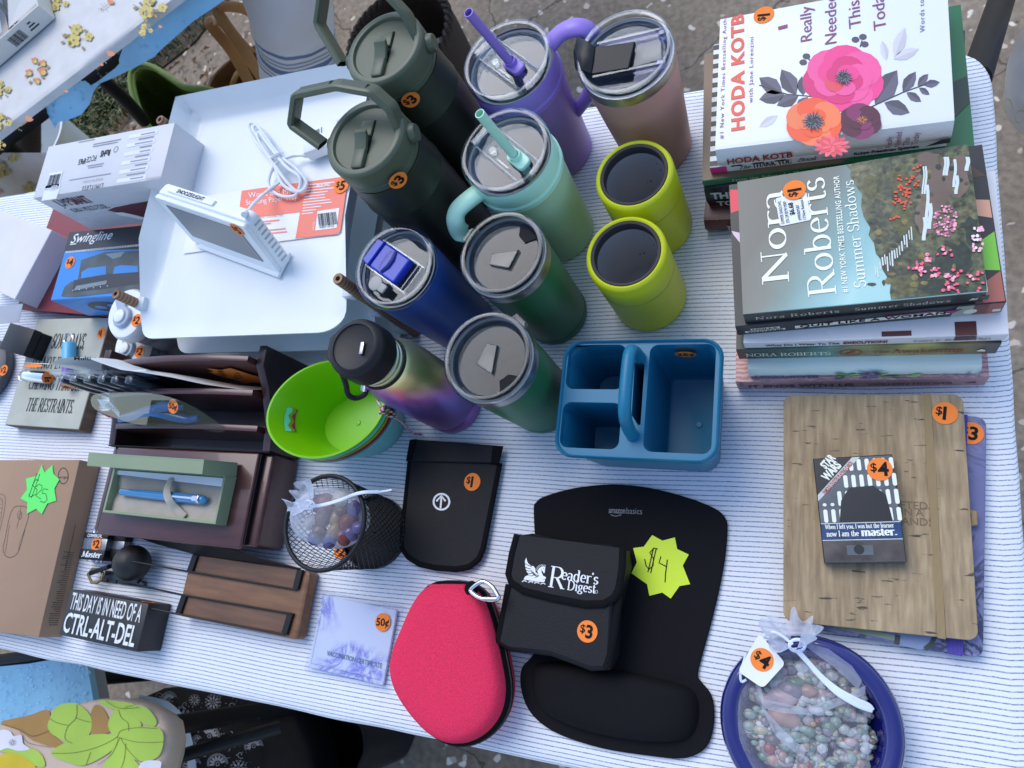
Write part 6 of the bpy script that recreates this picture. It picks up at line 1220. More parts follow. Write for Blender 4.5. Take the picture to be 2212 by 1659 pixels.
ZR=.098;c,a,w_,d_=quadframe([(1197,985),(1553,1001),(1562,729),(1214,734)],ZR)
t=thing("teal_caddy","teal blue plastic caddy with three compartments, a handle and a 25¢ sticker","caddy",(c. x,c. y,0),a);M_teal=mat("teal plastic",C(24,108,154),0.38,var=0.04,spec=0.35);ob_=rrect(-w_/2,w_/2,-d_/2,d_/2,.017,7)
cd_=lambda x,y,z=ZR-.004:tuple(loc(t,1161+x/5.12,712.9+y/5.12,z))[:2]
def inset_r(r0,k):cx_=sum(p[0]for p in r0)/len(r0);cy2=sum(p[1]for p in r0)/len(r0);return[(cx_+(x-cx_)*k,cy2+(y-cy2)*k)for x,y in r0]
def rq(q,rad=.008):
 xs=[p[0]for p in q];ys=[p[1]for p in q];x0,x1=(q[0][0]+q[3][0])/2,(q[1][0]+q[2][0])/2;y0,y1=(q[0][1]+q[1][1])/2,(q[2][1]+q[3][1])/2
 return rrect(x0,x1,y0,y1,rad,5)
pkA=rq([cd_(322,655),cd_(930,655),cd_(1012,165),cd_(335,165)]);pkB=rq([cd_(240,1305),cd_(920,1315),cd_(915,800),cd_(285,800)]);pkC=rq([cd_(1165,1345),cd_(1925,1375),cd_(1975,155),cd_(1245,160)])
slot=[cd_(1040,940),cd_(1110,1050),cd_(1140,1050),cd_(1185,385),cd_(1150,355),cd_(1075,360)]
bm=bmesh. new();innr=inset_r(ob_,.955)
def loop_edges(pts,z):v=[bm. verts. new((x,y,z))for x,y in pts];return[bm. edges. new((v[i],v[(i+1)%len(v)]))for i in range(len(v))]
es=[]
for lp_ in(innr,pkA,pkB,pkC,slot):es+=loop_edges(lp_,ZR-.004)
bmesh. ops. triangle_fill(bm,use_beauty=True,edges=es);bm. verts. index_update();b=MB();b. add([v. co[:]for v in bm. verts],[[v. index for v in f. verts]for f in bm. faces]);bm. free()
def skirt(b,loops,m=0,cap=False):
 n=len(loops[0][0]);s0=len(b. v)
 for pts,z in loops:b. v+=[(x,y,z)for x,y in pts]
 for k in range(len(loops)-1):
  for i in range(n):b. f. append((s0+k*n+i,s0+k*n+(i+1)%n,s0+(k+1)*n+(i+1)%n,s0+(k+1)*n+i));b. m. append(m)
 if cap:b. f. append(tuple(s0+(len(loops)-1)*n+i for i in range(n)));b. m. append(m)
skirt(b,[(inset_r(ob_,.84),0.001),(inset_r(ob_,.93),ZR-.012),(inset_r(ob_,.955),ZR-.010),(inset_r(ob_,.99),ZR-.010),(ob_,ZR-.006),(inset_r(ob_,.995),ZR-.002),(inset_r(ob_,.98),ZR),(inset_r(ob_,.965),ZR-.001),(innr,ZR-.004)])
b. build("shell",M_teal,t,smooth=45)
for pk_ in(pkA,pkB,pkC):
 b=MB();skirt(b,[(pk_,ZR-.0041),(inset_r(pk_,.98),ZR-.009),(inset_r(pk_,.90),.012),(inset_r(pk_,.86),.0065),(inset_r(pk_,.84),.006)],cap=True);cx_=sum(p[0]for p in pk_)/len(pk_);cy2=sum(p[1]for p in pk_)/len(pk_);b. lathe([(.0035,.0061),(.0028,.0072),(.001,.0074)],14,T=Matrix. Translation((cx_+.004,cy2-.004,0)));b. build("compartment",M_teal,t,smooth=45)
b=MB();skirt(b,[(slot,ZR-.0041),(inset_r(slot,.99),ZR-.03),(inset_r(slot,.97),.02)]);b. build("slot_wall",M_teal,t,smooth=45)
h0,h1=Vector((*cd_(1130,300),ZR-.006)),Vector((*cd_(1050,1170),ZR-.006));hz=.040
b=MB();b. tube(smooth_pts([h0,h0. lerp(h1,.02)+Vector((0,0,hz*.55)),h0. lerp(h1,.12)+Vector((0,0,hz*.95)),h0. lerp(h1,.5)+Vector((0,0,hz)),h0. lerp(h1,.82)+Vector((0,0,hz*.9)),h0. lerp(h1,.95)+Vector((0,0,hz*.5)),h1],6),.0058,14);b. build("handle",M_teal,t)
px,py=1161+1650/5.12,712.9+237/5.12;yb=pkC[0][1]
q=loc(t,px,py,.075);by=max(p[1]for p in pkC);sticker(t,plane((q. x,by-.0048,.080),(1,0,0),(0,-.06,1)),"25¢",0.0098)
t=thing("black_pouch","flat black fabric pouch with a white arrow badge and a $1 sticker","pouch",tuple(P(975,1085,0)),0);M_nyl=mat("black nylon",(0.0085,0.0085,0.0105),0.55,var=0.2,bump=0.25,bs=600,spec=0.25);M_bind=mat("black binding tape",(0.005,0.005,0.006),0.85,bump=0.8,bs=700,spec=0.15)
lq_=lambda x,y,z=.008:tuple(loc(t,x,y,z))[:2]
ol=[(885,985),(866,1165),(868,1185),(880,1202),(905,1218),(940,1226),(985,1229),(1012,1224),(1032,1208),(1042,1185),(1078,1000)]
b=MB();b. prism([lq_(*p)for p in ol],0.0005,.0072,bev=.003);b. build("pouch_body",M_nyl,t,smooth=50)
b=MB();b. tube([(*lq_(*p),.0062)for p in ol],.0034,8,flat=.45,up=(0,0,1));b. build("binding",M_bind,t)
b=MB();b. prism([lq_(*p,.011)for p in((890,948),(1086,963),(1077,1001),(878,996),(883,975))],.0075,.0115,bev=.0018);b. build("flap",M_nyl,t,smooth=50)
b=MB()
for q in([(885,950),(900,948),(890,994),(877,996)],[(1064,962),(1086,964),(1077,1001),(1060,1001)]):b. prism([lq_(*p,.0118)for p in q],.0100,.0124,bev=.0008)
b. build("flap_binding",M_bind,t)
mp=lambda x,y,h:(*lq_(x,y,.0075),.0075+h);b=MB();b. line([(954+17*cos(k),1084+17*sin(k))for k in[2*pi*i/36 for i in range(36)]],4.2,mp,.0004,closed=True);b. line([(952,1098),(954,1074)],4,mp,.0005);b. line([(943,1083),(954,1071),(963,1083)],4.0,mp,.0006);b. build("arrow_badge",M_whiteink,t,smooth=0)
sticker(t,plane((*lq_(1020,1041),.0078),(.99,-.03,0),(.03,.99,0)),"$1",0.0098)
ctr=(-.4735,.0410);hc,r1,r0=.099,.0478,.0400
t=thing("mesh_pencil_cup","round black wire mesh cup holding a gauze bag of stones","pencil cup",(*ctr,0))
b=MB();nh=46
for d in(1,-1):
 for k in range(nh):
  pts=[]
  for i in range(15):s_=i/14;a=2*pi*k/nh+d*s_*1.25;rr=r0+(r1-r0)*s_;pts. append((rr*cos(a),rr*sin(a),.004+(hc-.006)*s_))
  b. tube(pts,.00042,4,cap=False)
b. build("wire_mesh",M_blackmetal,t)
b=MB();b. tube([(r1*cos(a),r1*sin(a),hc)for a in[2*pi*i/56 for i in range(56)]],.0024,10,closed=True);b. build("rim",M_blackmetal,t)
b=MB();b. lathe([(r0+.0006,0),(r0+.001,.008),(r0-.0004,.008),(r0-.001,.003),(.001,.003)],48,cap1=False);b. build("base",M_blackmetal,t)
sticker(t,plane(loc(t,736,1190,.0034),(.98,-.1,0),(.1,.98,0)),"$2",0.0092)
bagc=P(712,1118,.085);sb2=thing("stone_bag","white gauze drawstring bag of polished stones resting in the mesh cup","gauze bag",tuple(bagc))
lb2=lambda px,py,z:loc(sb2,px,py,z)
oc2=[lb2(712+76*cos(k)*(1-.05*sin(2*k)),1118+66*sin(k),.085)for k in[2*pi*i/40 for i in range(40)]];cb2=Vector((.002,0,0))
b=MB()
for k,dz in((1.0,-.010),(1.01,-.002),(.93,.012),(.75,.021),(.45,.026),(.15,.027),(0.0,.027)):
 for i,v in enumerate(oc2):q_=cb2. lerp(v,k);b. v. append((q_. x,q_. y,dz+(.0022*mnoise. noise(Vector((q_. x*60,q_. y*60,2)))if k else 0)))
for k,dz in((.8,-.022),(.4,-.030),(0,-.032)):
 for v in oc2:q_=cb2. lerp(v,k);b. v. append((q_. x,q_. y,dz))
for k in list(range(6))+[7,8]:
 for i in range(40):j=(i+1)%40;b. f. append((k*40+i,k*40+j,(k+1)*40+j,(k+1)*40+i));b. m. append(0)
for i in range(40):j=(i+1)%40;b. f. append((i,7*40+i,7*40+j,j));b. m. append(0)
b. build("gauze",M_gauze,sb2,smooth=80)
def ruffle(t,c,R_,hgt,ax_,m,name="gathered_neck",seed=1,n=72,turns=9):
 """gathered, pleated mouth of a drawstring bag"""
 ax_=Vector(ax_). normalized();u=ax_. orthogonal(). normalized();v=ax_. cross(u);b=MB()
 def rf2(s_,q):
  a=2*pi*s_;pl=.55+.45*cos(a*turns+seed);r_=(R_*.28+R_*.72*q**.8)*(1-.34*(1-pl)*q)+R_*.12*mnoise. noise(Vector((cos(a)*1.7,sin(a)*1.7,seed+q*2)))
  return Vector(c)+u*(r_*cos(a))+v*(r_*sin(a))+ax_*(hgt*q*(.7+.5*mnoise. noise(Vector((cos(a)*2.2,sin(a)*2.2,seed*3.1))))+.004*cos(a*turns)*q)
 b. grid(rf2,n,8);return b. build(name,m,t,smooth=80)
ruffle(sb2,lb2(668,1085,.104),.0205,.020,(-.45,.35,1),M_gauze2,seed=2)
b=MB();b. tube([lb2(668+12*cos(k),1091+8*sin(k),.103)for k in[2*pi*i/20 for i in range(20)]],.0013,6,closed=True)
b. tube(smooth_pts([lb2(*p)for p in((672,1094,.106),(700,1090,.110),(735,1080,.112),(765,1068,.106),(790,1063,.104),(820,1062,.095),(846,1058,.090))],6),[.0019]*30+[.0011]*7,7,flat=.5,up=(0,0,1));b. tube(smooth_pts([lb2(*p)for p in((668,1093,.105),(650,1095,.104),(632,1104,.100),(628,1120,.092),(640,1128,.088))],5),.0012,6);b. build("drawstring",M_cord,sb2)
sm=[mat("red jasper stone",(.19,.045,.03),.25,var=.3),mat("tan agate stone",(.30,.20,.10),.25,var=.35),mat("pale quartz stone",(.42,.40,.36),.25,var=.2),mat("violet stone",(.11,.09,.20),.25,var=.4),mat("brown stone",(.14,.085,.05),.25,var=.3)]
for i,(px,py,r_,k)in enumerate(((700,1090,.0125,0),(752,1128,.0105,0),(735,1078,.0095,2),(722,1148,.0095,1),(690,1150,.0095,4),(676,1128,.009,2),(700,1118,.010,4),(736,1104,.009,4),(712,1165,.009,3),(740,1160,.0085,0),(682,1162,.008,3),(764,1100,.008,3),(772,1140,.008,3),(726,1120,.0085,1),(756,1152,.008,3))):
 q_=P(px,py,.094);b=MB();b. ball((0,0,0),r_,n=14,sc=(1.15,.9,.75),jit=.35);tag(b. build("polished_stone",sm[k],loc=q_,rotz=i*1.3),("rust red polished stone","tan polished stone","pale grey polished stone","violet polished stone","brown polished stone")[k]+" inside the gauze bag in the mesh cup","stone","polished stones in the small gauze bag")
t=thing("mouse_pad","black mouse pad with a raised wrist rest and curved sides","mouse pad",tuple(P(1340,1340,0)),0);lm=lambda x,y,z=.0042:tuple(loc(t,x,y,z))[:2]
M_pad=mat("black lycra",(0.0075,0.007,0.0085),0.8,var=0.12,bump=0.2,bs=900,spec=0.15)
pol=smooth_pts([(x,y,0)for x,y in((1152,1110),(1157,1085),(1178,1071),(1240,1054),(1320,1046),(1400,1053),(1480,1073),(1540,1096),(1566,1118),(1571,1150),(1562,1230),(1540,1330),(1518,1410),(1507,1455),(1512,1470),(1534,1498),(1542,1530),(1540,1575),(1527,1612),(1500,1632),(1465,1639),(1400,1633),(1300,1617),(1210,1588),(1160,1556),(1134,1520),(1123,1475),(1127,1442),(1142,1425),(1160,1400),(1165,1370),(1160,1250))],4,True)
b=MB();b. prism([lm(v. x,v. y)for v in pol],0.0004,.0042,bev=.0012);b. build("pad",M_pad,t,smooth=40)
wrl=smooth_pts([(x,y,0)for x,y in((1150,1455),(1165,1432),(1220,1430),(1330,1446),(1430,1466),(1488,1485),(1508,1512),(1508,1560),(1490,1592),(1450,1604),(1370,1600),(1270,1580),(1190,1548),(1156,1510))],4,True)
wl=[Vector(lm(v. x,v. y))for v in wrl];cw=sum(wl,Vector((0,0)))/len(wl);n=len(wl);b=MB()
for k,z in((1.0,.0042),(.97,.0085),(.91,.0135),(.80,.0172),(.6,.0188),(.3,.0196),(0,.0198)):
 for v in wl:q_=cw. lerp(v,k);b. v. append((q_. x,q_. y,z))
for k in range(6):
 for i in range(n):j=(i+1)%n;b. f. append((k*n+i,k*n+j,(k+1)*n+j,(k+1)*n+i));b. m. append(0)
b. build("wrist_rest",M_pad,t,smooth=80)
mp=plane((*lm(1315,1108),.0045),(Vector(lm(1387,1111))-Vector(lm(1315,1108))). to_3d(),(0,1,0));wd=(Vector(lm(1387,1112))-Vector(lm(1315,1108))). length;b=MB();b. text("amazon",0,0,.0058,mp,width=wd*.5,bold=.02,h=.0002);b. text("basics",wd*.535,0,.0058,mp,width=wd*.465,h=.0002);b. line([(wd*.06+wd*.3*i/10,-.0016-.0013*sin(pi*i/10))for i in range(11)],.0007,mp,.0002);b. line([(wd*.33,-.0014),(wd*.375,-.0012),(wd*.365,-.0026)],.0006,mp,.0002);b. build("lettering",M_greyink,t,smooth=0)
st=thing("yellow_price_star","fluorescent yellow star tag with handwritten $4 lying on the mouse pad","price tag",tuple(P(1427,1225,.0046)));ls=lambda x,y:tuple(loc(st,x,y,.0046))[:2]
M_ystar=mat("fluorescent yellow card",(0.62,0.80,0.03),0.6,var=0.03);b=MB();b. prism([ls(*p)for p in((1409,1156),(1431,1168),(1458,1161),(1463,1186),(1488,1198),(1475,1222),(1491,1262),(1468,1266),(1449,1293),(1431,1280),(1403,1287),(1398,1262),(1364,1238),(1376,1215),(1368,1184),(1391,1181))],0,.0006);b. build("star_card",M_ystar,st,smooth=0)
b=MB();fl_=lambda x,y,h:(*ls(x,y),.0008+h)
for s_ in([(1421,1186),(1413,1184),(1404,1194),(1412,1206),(1411,1222),(1402,1230),(1396,1222),(1393,1208)],[(1418,1184),(1406,1238)],[(1412,1184),(1400,1236)],[(1428,1202),(1424,1216),(1440,1224)],[(1442,1209),(1438,1240),(1437,1258)]):b. line(s_,2.1,fl_,.0003)
b. build("handwritten_price",M_ink,st,smooth=0)
ZQ=.040;t=thing("emblem_pouch","padded black pouch with a white winged horse emblem, lying on the mouse pad","pouch",tuple(P(1210,1300,.0046)));lr=lambda x,y,z=ZQ:tuple(loc(t,x,y,z))[:2]
zo=.0046;q=[lr(*p)for p in((1072,1393),(1308,1449),(1345,1186),(1117,1156))]
b=MB();b. prism([tuple(v)for v in smooth_pts([(*q[0],0),(*(Vector(q[0]). lerp(Vector(q[1]),.5)+Vector((0,.001))),0),(*q[1],0),(*Vector(q[1]). lerp(Vector(q[2]),.5),0),(*q[2],0),(*Vector(q[2]). lerp(Vector(q[3]),.5),0),(*q[3],0),(*Vector(q[3]). lerp(Vector(q[0]),.5),0)],3,True)for v in[v[:2]]],0.0005,ZQ-zo,bev=.005);b. build("pouch_body",M_nyl,t,smooth=50)
fl2=[(1117,1154),(1345,1183),(1343,1230),(1336,1272),(1325,1292),(1302,1304),(1262,1305),(1190,1291),(1130,1276),(1104,1258),(1098,1240),(1106,1195)]
b=MB();b. prism([lr(*p,ZQ+.003)for p in fl2],ZQ-zo+.0002,ZQ-zo+.0030,bev=.001);b. build("flap",M_nyl,t,smooth=50)
b=MB();b. tube([(*lr(*p,ZQ+.003),ZQ-zo+.0026)for p in fl2[1:]+[fl2[0]]],.0036,8,flat=.5,up=(0,0,1));b. tube([(*lr(*p,ZQ),ZQ-zo-.001)for p in((1336,1290),(1325,1370),(1310,1446))],.0034,8,flat=.5,up=(0,0,1));b. tube([(*lr(*p,ZQ),ZQ-zo-.001)for p in((1098,1262),(1086,1330),(1074,1390))],.0034,8,flat=.5,up=(0,0,1));b. build("binding",M_bind,t)
b=MB();fr_=lambda x,y,h:(*lr(1080.1+x/7.314,1134.1+y/7.314,ZQ+.0035),ZQ-zo+.0034+h)
fe=[((415,515),(395,560),(392,600),(430,625),(495,650),(440,600),(425,560)),((395,615),(400,660),(440,680),(488,690),(490,660),(440,640)),((402,672),(412,710),(450,722),(490,720),(488,700),(440,692)),((416,722),(432,755),(465,765),(500,752),(490,730),(450,732)),((438,765),(460,795),(500,800),(530,785),(505,762),(470,775)),((468,803),(500,825),(545,828),(580,815),(535,795),(505,810))]
for p in fe:b. poly(p,fr_,0)
b. poly(((500,645),(530,650),(558,690),(562,740),(600,780),(612,800),(575,800),(535,760),(500,735),(486,690)),fr_,.00005)
b. poly(((372,860),(400,810),(445,793),(500,815),(560,835),(620,805),(600,770),(590,730),(620,680),(660,655),(700,655),(718,668),(712,690),(708,745),(694,765),(680,740),(668,720),(655,740),(680,800),(728,826),(722,850),(700,858),(715,878),(690,905),(600,905),(500,890),(420,872)),fr_,.0001)
for k in range(10):a0_=radians(180+k*13.5);cx_,cy2=668,715;b. line([(cx_+76*cos(a0_),cy2+68*sin(a0_)),(cx_+100*cos(a0_),cy2+95*sin(a0_))],7,fr_,.0001)
for k in range(4):
 cx_,cy2=385+k*98,905+k*13
 for r_ in(40,28):b. line([(cx_+r_*cos(radians(190+i*16)),cy2+r_*.75*sin(radians(190+i*16)))for i in range(11)],7,fr_,.00015)
bk=MB();bk. line([(655,700),(662,730),(670,740)],5,fr_,.0003);bk. disc(686,686,5,fr_,.0003,n=8);bk. line([(500,720),(540,760),(600,800)],5,fr_,.0003);bk. line([(410,868),(600,898),(690,905)],4,fr_,.0003);bk. line([(676,872),(692,858)],5,fr_,.0003)
tq_=lambda s_,xa,ya,xb,yb,hp,**kw:(lambda u,q0:b. text(s_,0,0,hp,lambda x,y,h:fr_(q0[0]+u[0]*x+u[1]*y,q0[1]+u[1]*x-u[0]*y,h),width=hypot(xb-xa,yb-ya),h=.0001,font='serif',**kw))(((xb-xa)/hypot(xb-xa,yb-ya),(yb-ya)/hypot(xb-xa,yb-ya)),(xa,ya))
tq_("R",755,970,1010,1010,325,thick=.06,thin=.02);tq_("eader's",962,858,1545,940,175,thick=.075,thin=.03);tq_("Digest",1058,1020,1505,1080,150,thick=.075,thin=.03)
b. line([(1522+22*cos(k),1055+24*sin(k))for k in[2*pi*i/16 for i in range(16)]],5,fr_,.0001,closed=True);b. text("R",1508,1072,-34,fr_,h=.0001)
eo=b. build("emblem",M_whiteink,t,smooth=0);bk. build("emblem_lines",M_ink,eo,smooth=0)
sticker(t,plane((*lr(1269,1364),ZQ-zo+.0004),(.99,-.06,0),(.06,.99,0)),"$3",0.0098)
t=thing("pink_case","pink heathered zip case shaped like a teardrop with a silver carabiner","case",tuple(P(965,1430,0)),0);M_pink=mat("pink heathered cloth",C(206,50,92),.9,var=.22,vs_=800,bump=.5,bs=500,spec=.2)
lc_=lambda x,y,z=.052:Vector(loc(t,x,y,z));tp_=smooth_pts([(x,y,0)for x,y in((905,1280),(930,1268),(980,1268),(1014,1280),(1034,1310),(1050,1360),(1066,1430),(1074,1490),(1064,1540),(1036,1578),(996,1600),(955,1601),(915,1580),(878,1540),(850,1495),(838,1450),(844,1405),(862,1360),(884,1310))],3,True)
tv=[lc_(v. x,v. y)for v in tp_];ct_=sum(tv,Vector())/len(tv);n=len(tv)
def caseshell(rings,nm,m,top=False):
 b=MB()
 for k,z in rings:
  for v in tv:q_=ct_. lerp(v,k);b. v. append((q_. x,q_. y,z))
 for k in range(len(rings)-1):
  for i in range(n):j=(i+1)%n;b. f. append((k*n+i,k*n+j,(k+1)*n+j,(k+1)*n+i));b. m. append(0)
 return b. build(nm,m,t,smooth=60)
caseshell(((0,.0006),(.9,.0006),(1.0,.006),(1.06,.016),(1.07,.0215)),"lower_shell",M_pink);zb=caseshell(((1.07,.0216),(1.09,.0235),(1.085,.0345),(1.05,.0370)),"zip_band",M_bind);caseshell(((1.045,.0371),(1.03,.044),(.985,.0500),(.92,.0530),(.75,.0545),(.4,.0555),(0,.0555)),"upper_shell",M_pink)
b=MB();b. tube([ct_. lerp(v,1.088)for v in tv[2:40]if True],.0012,6);
for v in b. v:pass
b. v=[(x,y,.0292+(z-ct_. z)*1)for x,y,z in b. v];b. build("zip_teeth",mat("black zip teeth",(.02,.02,.022),.4,bump=1,bs=900),zb)
b=MB();tb_=[lc_(x,y,.040)for x,y in((932,1262),(1010,1262),(1012,1284),(928,1284))];b. prism([tuple(v)[:2]for v in tb_],.03,.047,bev=.003);b. build("top_tab",M_pink,t,smooth=50)
b=MB();b. tube(smooth_pts([lc_(x,y,.05)for x,y in((1014,1284),(1010,1270),(1020,1262),(1026,1274),(1018,1286))],5),.0035,8,flat=.5);b. build("fabric_loop",M_bind,t)
cr_=thing("carabiner","small silver carabiner clipped to the pink zip case","carabiner",tuple(P(1045,1284,.055)));b=MB();b. tube(smooth_pts([loc(cr_,*p)for p in((1018,1272,.056),(1030,1262,.056),(1044,1256,.056),(1062,1266,.056),(1074,1284,.056),(1076,1292,.056),(1064,1296,.056),(1046,1294,.056),(1030,1288,.056),(1018,1278,.056))],5,True),.0022,10,closed=True);b. build("hook",M_chrome,cr_)
b=MB();b. tube([loc(cr_,1046,1294,.056),loc(cr_,1074,1294,.056)],.0027,10);b. build("gate",M_steel,cr_)
c,a,w_,d_=quadframe([(655,1452),(832,1492),(870,1312),(690,1272)],.006)
t=thing("card_holder","blue marbled vaccination card holder in a clear plastic sleeve, 50¢","card holder",(c. x,c. y,0),a)
def m_marble(name,c1,c2,c3,sc,lo=.46,hi=.56):
 m,nt,b=nodes_of(name);L=nt. links. new;tc=N(nt,'ShaderNodeTexCoord');n1=N(nt,'ShaderNodeTexNoise',i_Scale=sc,i_Detail=7.0,i_Roughness=.6,i_Distortion=1.6);n2=N(nt,'ShaderNodeTexNoise',i_Scale=sc*.45,i_Detail=3.0);L(tc. outputs['Object'],n1. inputs['Vector']);L(tc. outputs['Object'],n2. inputs['Vector'])
 d=N(nt,'ShaderNodeMath',operation='SUBTRACT');L(n1. outputs['Fac'],d. inputs[0]);d. inputs[1]. default_value=.52;ab=N(nt,'ShaderNodeMath',operation='ABSOLUTE');L(d. outputs[0],ab. inputs[0])
 r1=ramp(nt,[(.008,c2),(.05,c3),(.11,c1)]);L(ab. outputs[0],r1. inputs[0]);r2=ramp(nt,[(lo,0),(hi,1)]);L(n2. outputs['Fac'],r2. inputs[0]);mx=N(nt,'ShaderNodeMix',data_type='RGBA');L(r2. outputs[0],mx. inputs[0]);mx. inputs[6]. default_value=(*c1,1);L(r1. outputs[0],mx. inputs[7]);L(mx. outputs[2],b. inputs['Base Color']);b. inputs['Roughness']. default_value=.4
 return m
b=MB();b. prism(rrect(-w_/2+.004,w_/2-.006,-d_/2+.005,d_/2-.005,.003),.0006,.0045,bev=.0008);b. build("holder",m_marble("blue marbled cover",C(190,206,244),C(120,130,220),C(160,172,236),26),t)
b=MB();b. box(-w_/2,w_/2,-d_/2,d_/2,.0002,.0056,bev=.0012,seg=1);b. build("clear_sleeve",clear("clear sleeve",(.96,.97,1.0),.05,.05,.5),t)
b=MB();mp=flat(.0047);
for k in range(44):u=-w_/2+.008+k*(w_-.018)/43;b. rect(u,u+.0012,-d_/2+.0095,-d_/2+.0100,mp)
for k in range(34):u=-d_/2+.010+k*(d_-.02)/33;b. rect(-w_/2+.0075,-w_/2+.0080,u,u+.0012,mp)
b. text("VACCINATION CERTIFICATE",-w_/2+.026,-d_/2+.0215,.0048,mp,width=w_*.66,bold=.012);b. build("lettering",mat("slate ink",C(84,110,150),.5),t,smooth=0)
sticker(t,plane((*tuple(loc(t,827,1344,.006))[:2],.0060),(1,.1,0),(-.1,1,0)),"50¢",0.0095)
# ================================================================ BOOKS AND NOTEBOOKS, RIGHT
def book(name,label,A,B_,zt,th,depth,cover,spine=None,hard=False,dy=0.0,over=0.0022):
 """A, B_: picture points of the front top edge (spine side); local x along the spine, y away, z up from the book's underside"""
 o_,a,w_=frame(A,B_,zt);t=thing(name,label,"book",(o_. x,o_. y,zt-th),a);ov=over if hard else 0.0006;cv=.0028 if hard else.0005
 b=MB()
 if hard:
  pr_=[(-.004,th*.5),(-.0035,th*.2),(0.0,0.0),(0.0025,-.0001)]
  n=10;prof=[(depth,th),(.004,th),(.0012,th-.0008)]+[(-.0035*sin(pi*i/n)-0.0002,th-.001-(th-.002)*i/n)for i in range(n+1)]+[(.0012,.0008),(.004,0),(depth,0)]
  inn=[(depth,cv),(.0055,cv),(.0035,cv+.002),(.0035,th-cv-.002),(.0055,th-cv),(depth,th-cv)]
 else:
  prof=[(depth,th),(.0006,th),(0,th-.0006),(0,.0006),(.0006,0),(depth,0)];inn=[(depth,cv),(cv,cv),(cv,th-cv),(depth,th-cv)]
 pts=prof+inn;T=Matrix(((0,0,1,0),(1,0,0,0),(0,1,0,0),(0,0,0,1)))
 b. prism(pts,0,w_,T=T);cvo=b. build("cover",cover,t,smooth=35)
 b=MB();b. box(ov,w_-ov,cv+.0008 if not hard else.006,depth-ov,cv+.0001,th-cv-.0001,bev=.0004,seg=1);b. build("pages",M_pages,t,smooth=0)
 t['w']=w_;t['d']=depth;t['t']=th
 for k in('w','d','t'):pass
 return t
def dims(t):return t['w'],t['d'],t['t']
def topmap(t,rise=.0002):
 return flat(t['t']+rise)
def sidemap(t,rise=.0002,hard=False):return plane((0,-(.0040 if hard else 0)-rise,0),(1,0,0),(0,0,1))
def vert(t,u,v,rise=.0002):
 return plane((u,v,t['t']+rise),(0,1,0),(-1,0,0))
def pic(t,x,y,zt):return tuple(loc(t,x,y,zt))[:2]
M_dk=card("dark slate cover",(48,52,56),.4);M_spk=mat("dark cover black",(.016,.017,.02),.4)
# --- rear stack
zs={'red':.026,'black':.062,'green':.072,'thank':.084,'hoda':.114}
def ember():
 m,nt,b=nodes_of("ember red cover");L=nt. links. new;tc=N(nt,'ShaderNodeTexCoord');n=N(nt,'ShaderNodeTexNoise',i_Scale=30.0,i_Detail=4.0);v=N(nt,'ShaderNodeTexVoronoi',i_Scale=160.0);L(tc. outputs['Object'],n. inputs['Vector']);L(tc. outputs['Object'],v. inputs['Vector'])
 r=ramp(nt,[(.3,(.035,.008,.006)),(.7,(.15,.03,.016))]);L(n. outputs['Fac'],r. inputs[0]);s_=ramp(nt,[(.05,1),(.09,0)]);L(v. outputs['Distance'],s_. inputs[0]);mx=N(nt,'ShaderNodeMix',data_type='RGBA');L(s_. outputs[0],mx. inputs[0]);L(r. outputs[0],mx. inputs[6]);mx. inputs[7]. default_value=(.5,.25,.10,1);L(mx. outputs[2],b. inputs['Base Color']);b. inputs['Roughness']. default_value=.35;return m
t=book("red_hardback","dark ember red hardback, lowest of the rear stack of books",(1520,474),(2085,452),zs['red'],.0255,.14,ember(),hard=True)
b=MB();b. text("NORA ROBERTS",.022,.005,.013,sidemap(t,hard=True),width=.15,font='serif',thin=.03,thick=.05);b. build("lettering",mat("pale ink",(.45,.38,.34),.4),t,smooth=0)
t=book("black_hardback","thick black hardback with white capitals, second from the bottom of the rear stack",(1520,404),(2085,366),zs['black'],.0355,.145,mat("teal black cover",(.012,.018,.02),.35,var=.7,vs_=25),hard=True)
b=MB();mp=sidemap(t,hard=True);b. text("THE LAST WORD",.006,.0185,.0115,mp,width=.10,bold=.04);b. text("TO THE WORLD",.010,.0045,.0085,mp,width=.09,bold=.03);b. build("lettering",mat("silver white ink",(.55,.62,.66),.4),t,smooth=0)
t=book("green_paperback","green paperback sticking out to the right under the white flower book",(1517,392),(2105,316),zs['green'],.0098,.150,mat("emerald book cover",C(20,104,70),.35,var=.08))
w_,d_,th=dims(t);b=MB();b. text("From the Ashes of a Plane Crash",.028,.0035,.0042,sidemap(t),width=.088,font='serif',thin=.04,thick=.06);b. build("lettering",mat("pale green ink",C(190,215,200),.4),t,smooth=0)
b=MB();mp=topmap(t);b. poly([(0,.0008),(.125,.0008),(.150,.013),(.16,.149),(0,.149)],mp,0,0);b. build("cover_photo",mat("brown photo print",C(112,96,80),.4,var=.4,vs_=14),t,smooth=0)
b=MB();b. poly([(w_-.032,.060),(w_-.0006,.072),(w_-.0006,.044),(w_-.012,.032),(w_-.030,.034)],topmap(t,.0003));b. build("cover_shadow_patch",mat("painted shadow green",(.008,.035,.025),.35),t,smooth=0)  # cast shadow on the green cover, painted as a dark patch
t=book("thank_you_paperback","slim white paperback with black and white stripes and a pink spine end",(1533,362),(2048,300),zs['thank'],.0116,.142,mat("white book cover",(.74,.77,.77),.4))
w_,d_,th=dims(t);b=MB();mp=topmap(t)
for k in range(13):b. rect(0.0,w_*.97,.001+.0112*k,.0066+.0112*k,mp,0)
b. build("cover_stripes",M_spk,t,smooth=0)
b=MB();sp_=sidemap(t);b. rect(0,.0155,0.0008,th-.0008,sp_,.0001);b. build("pink_patch",card("hot pink print",(206,50,140),.4),t,smooth=0)
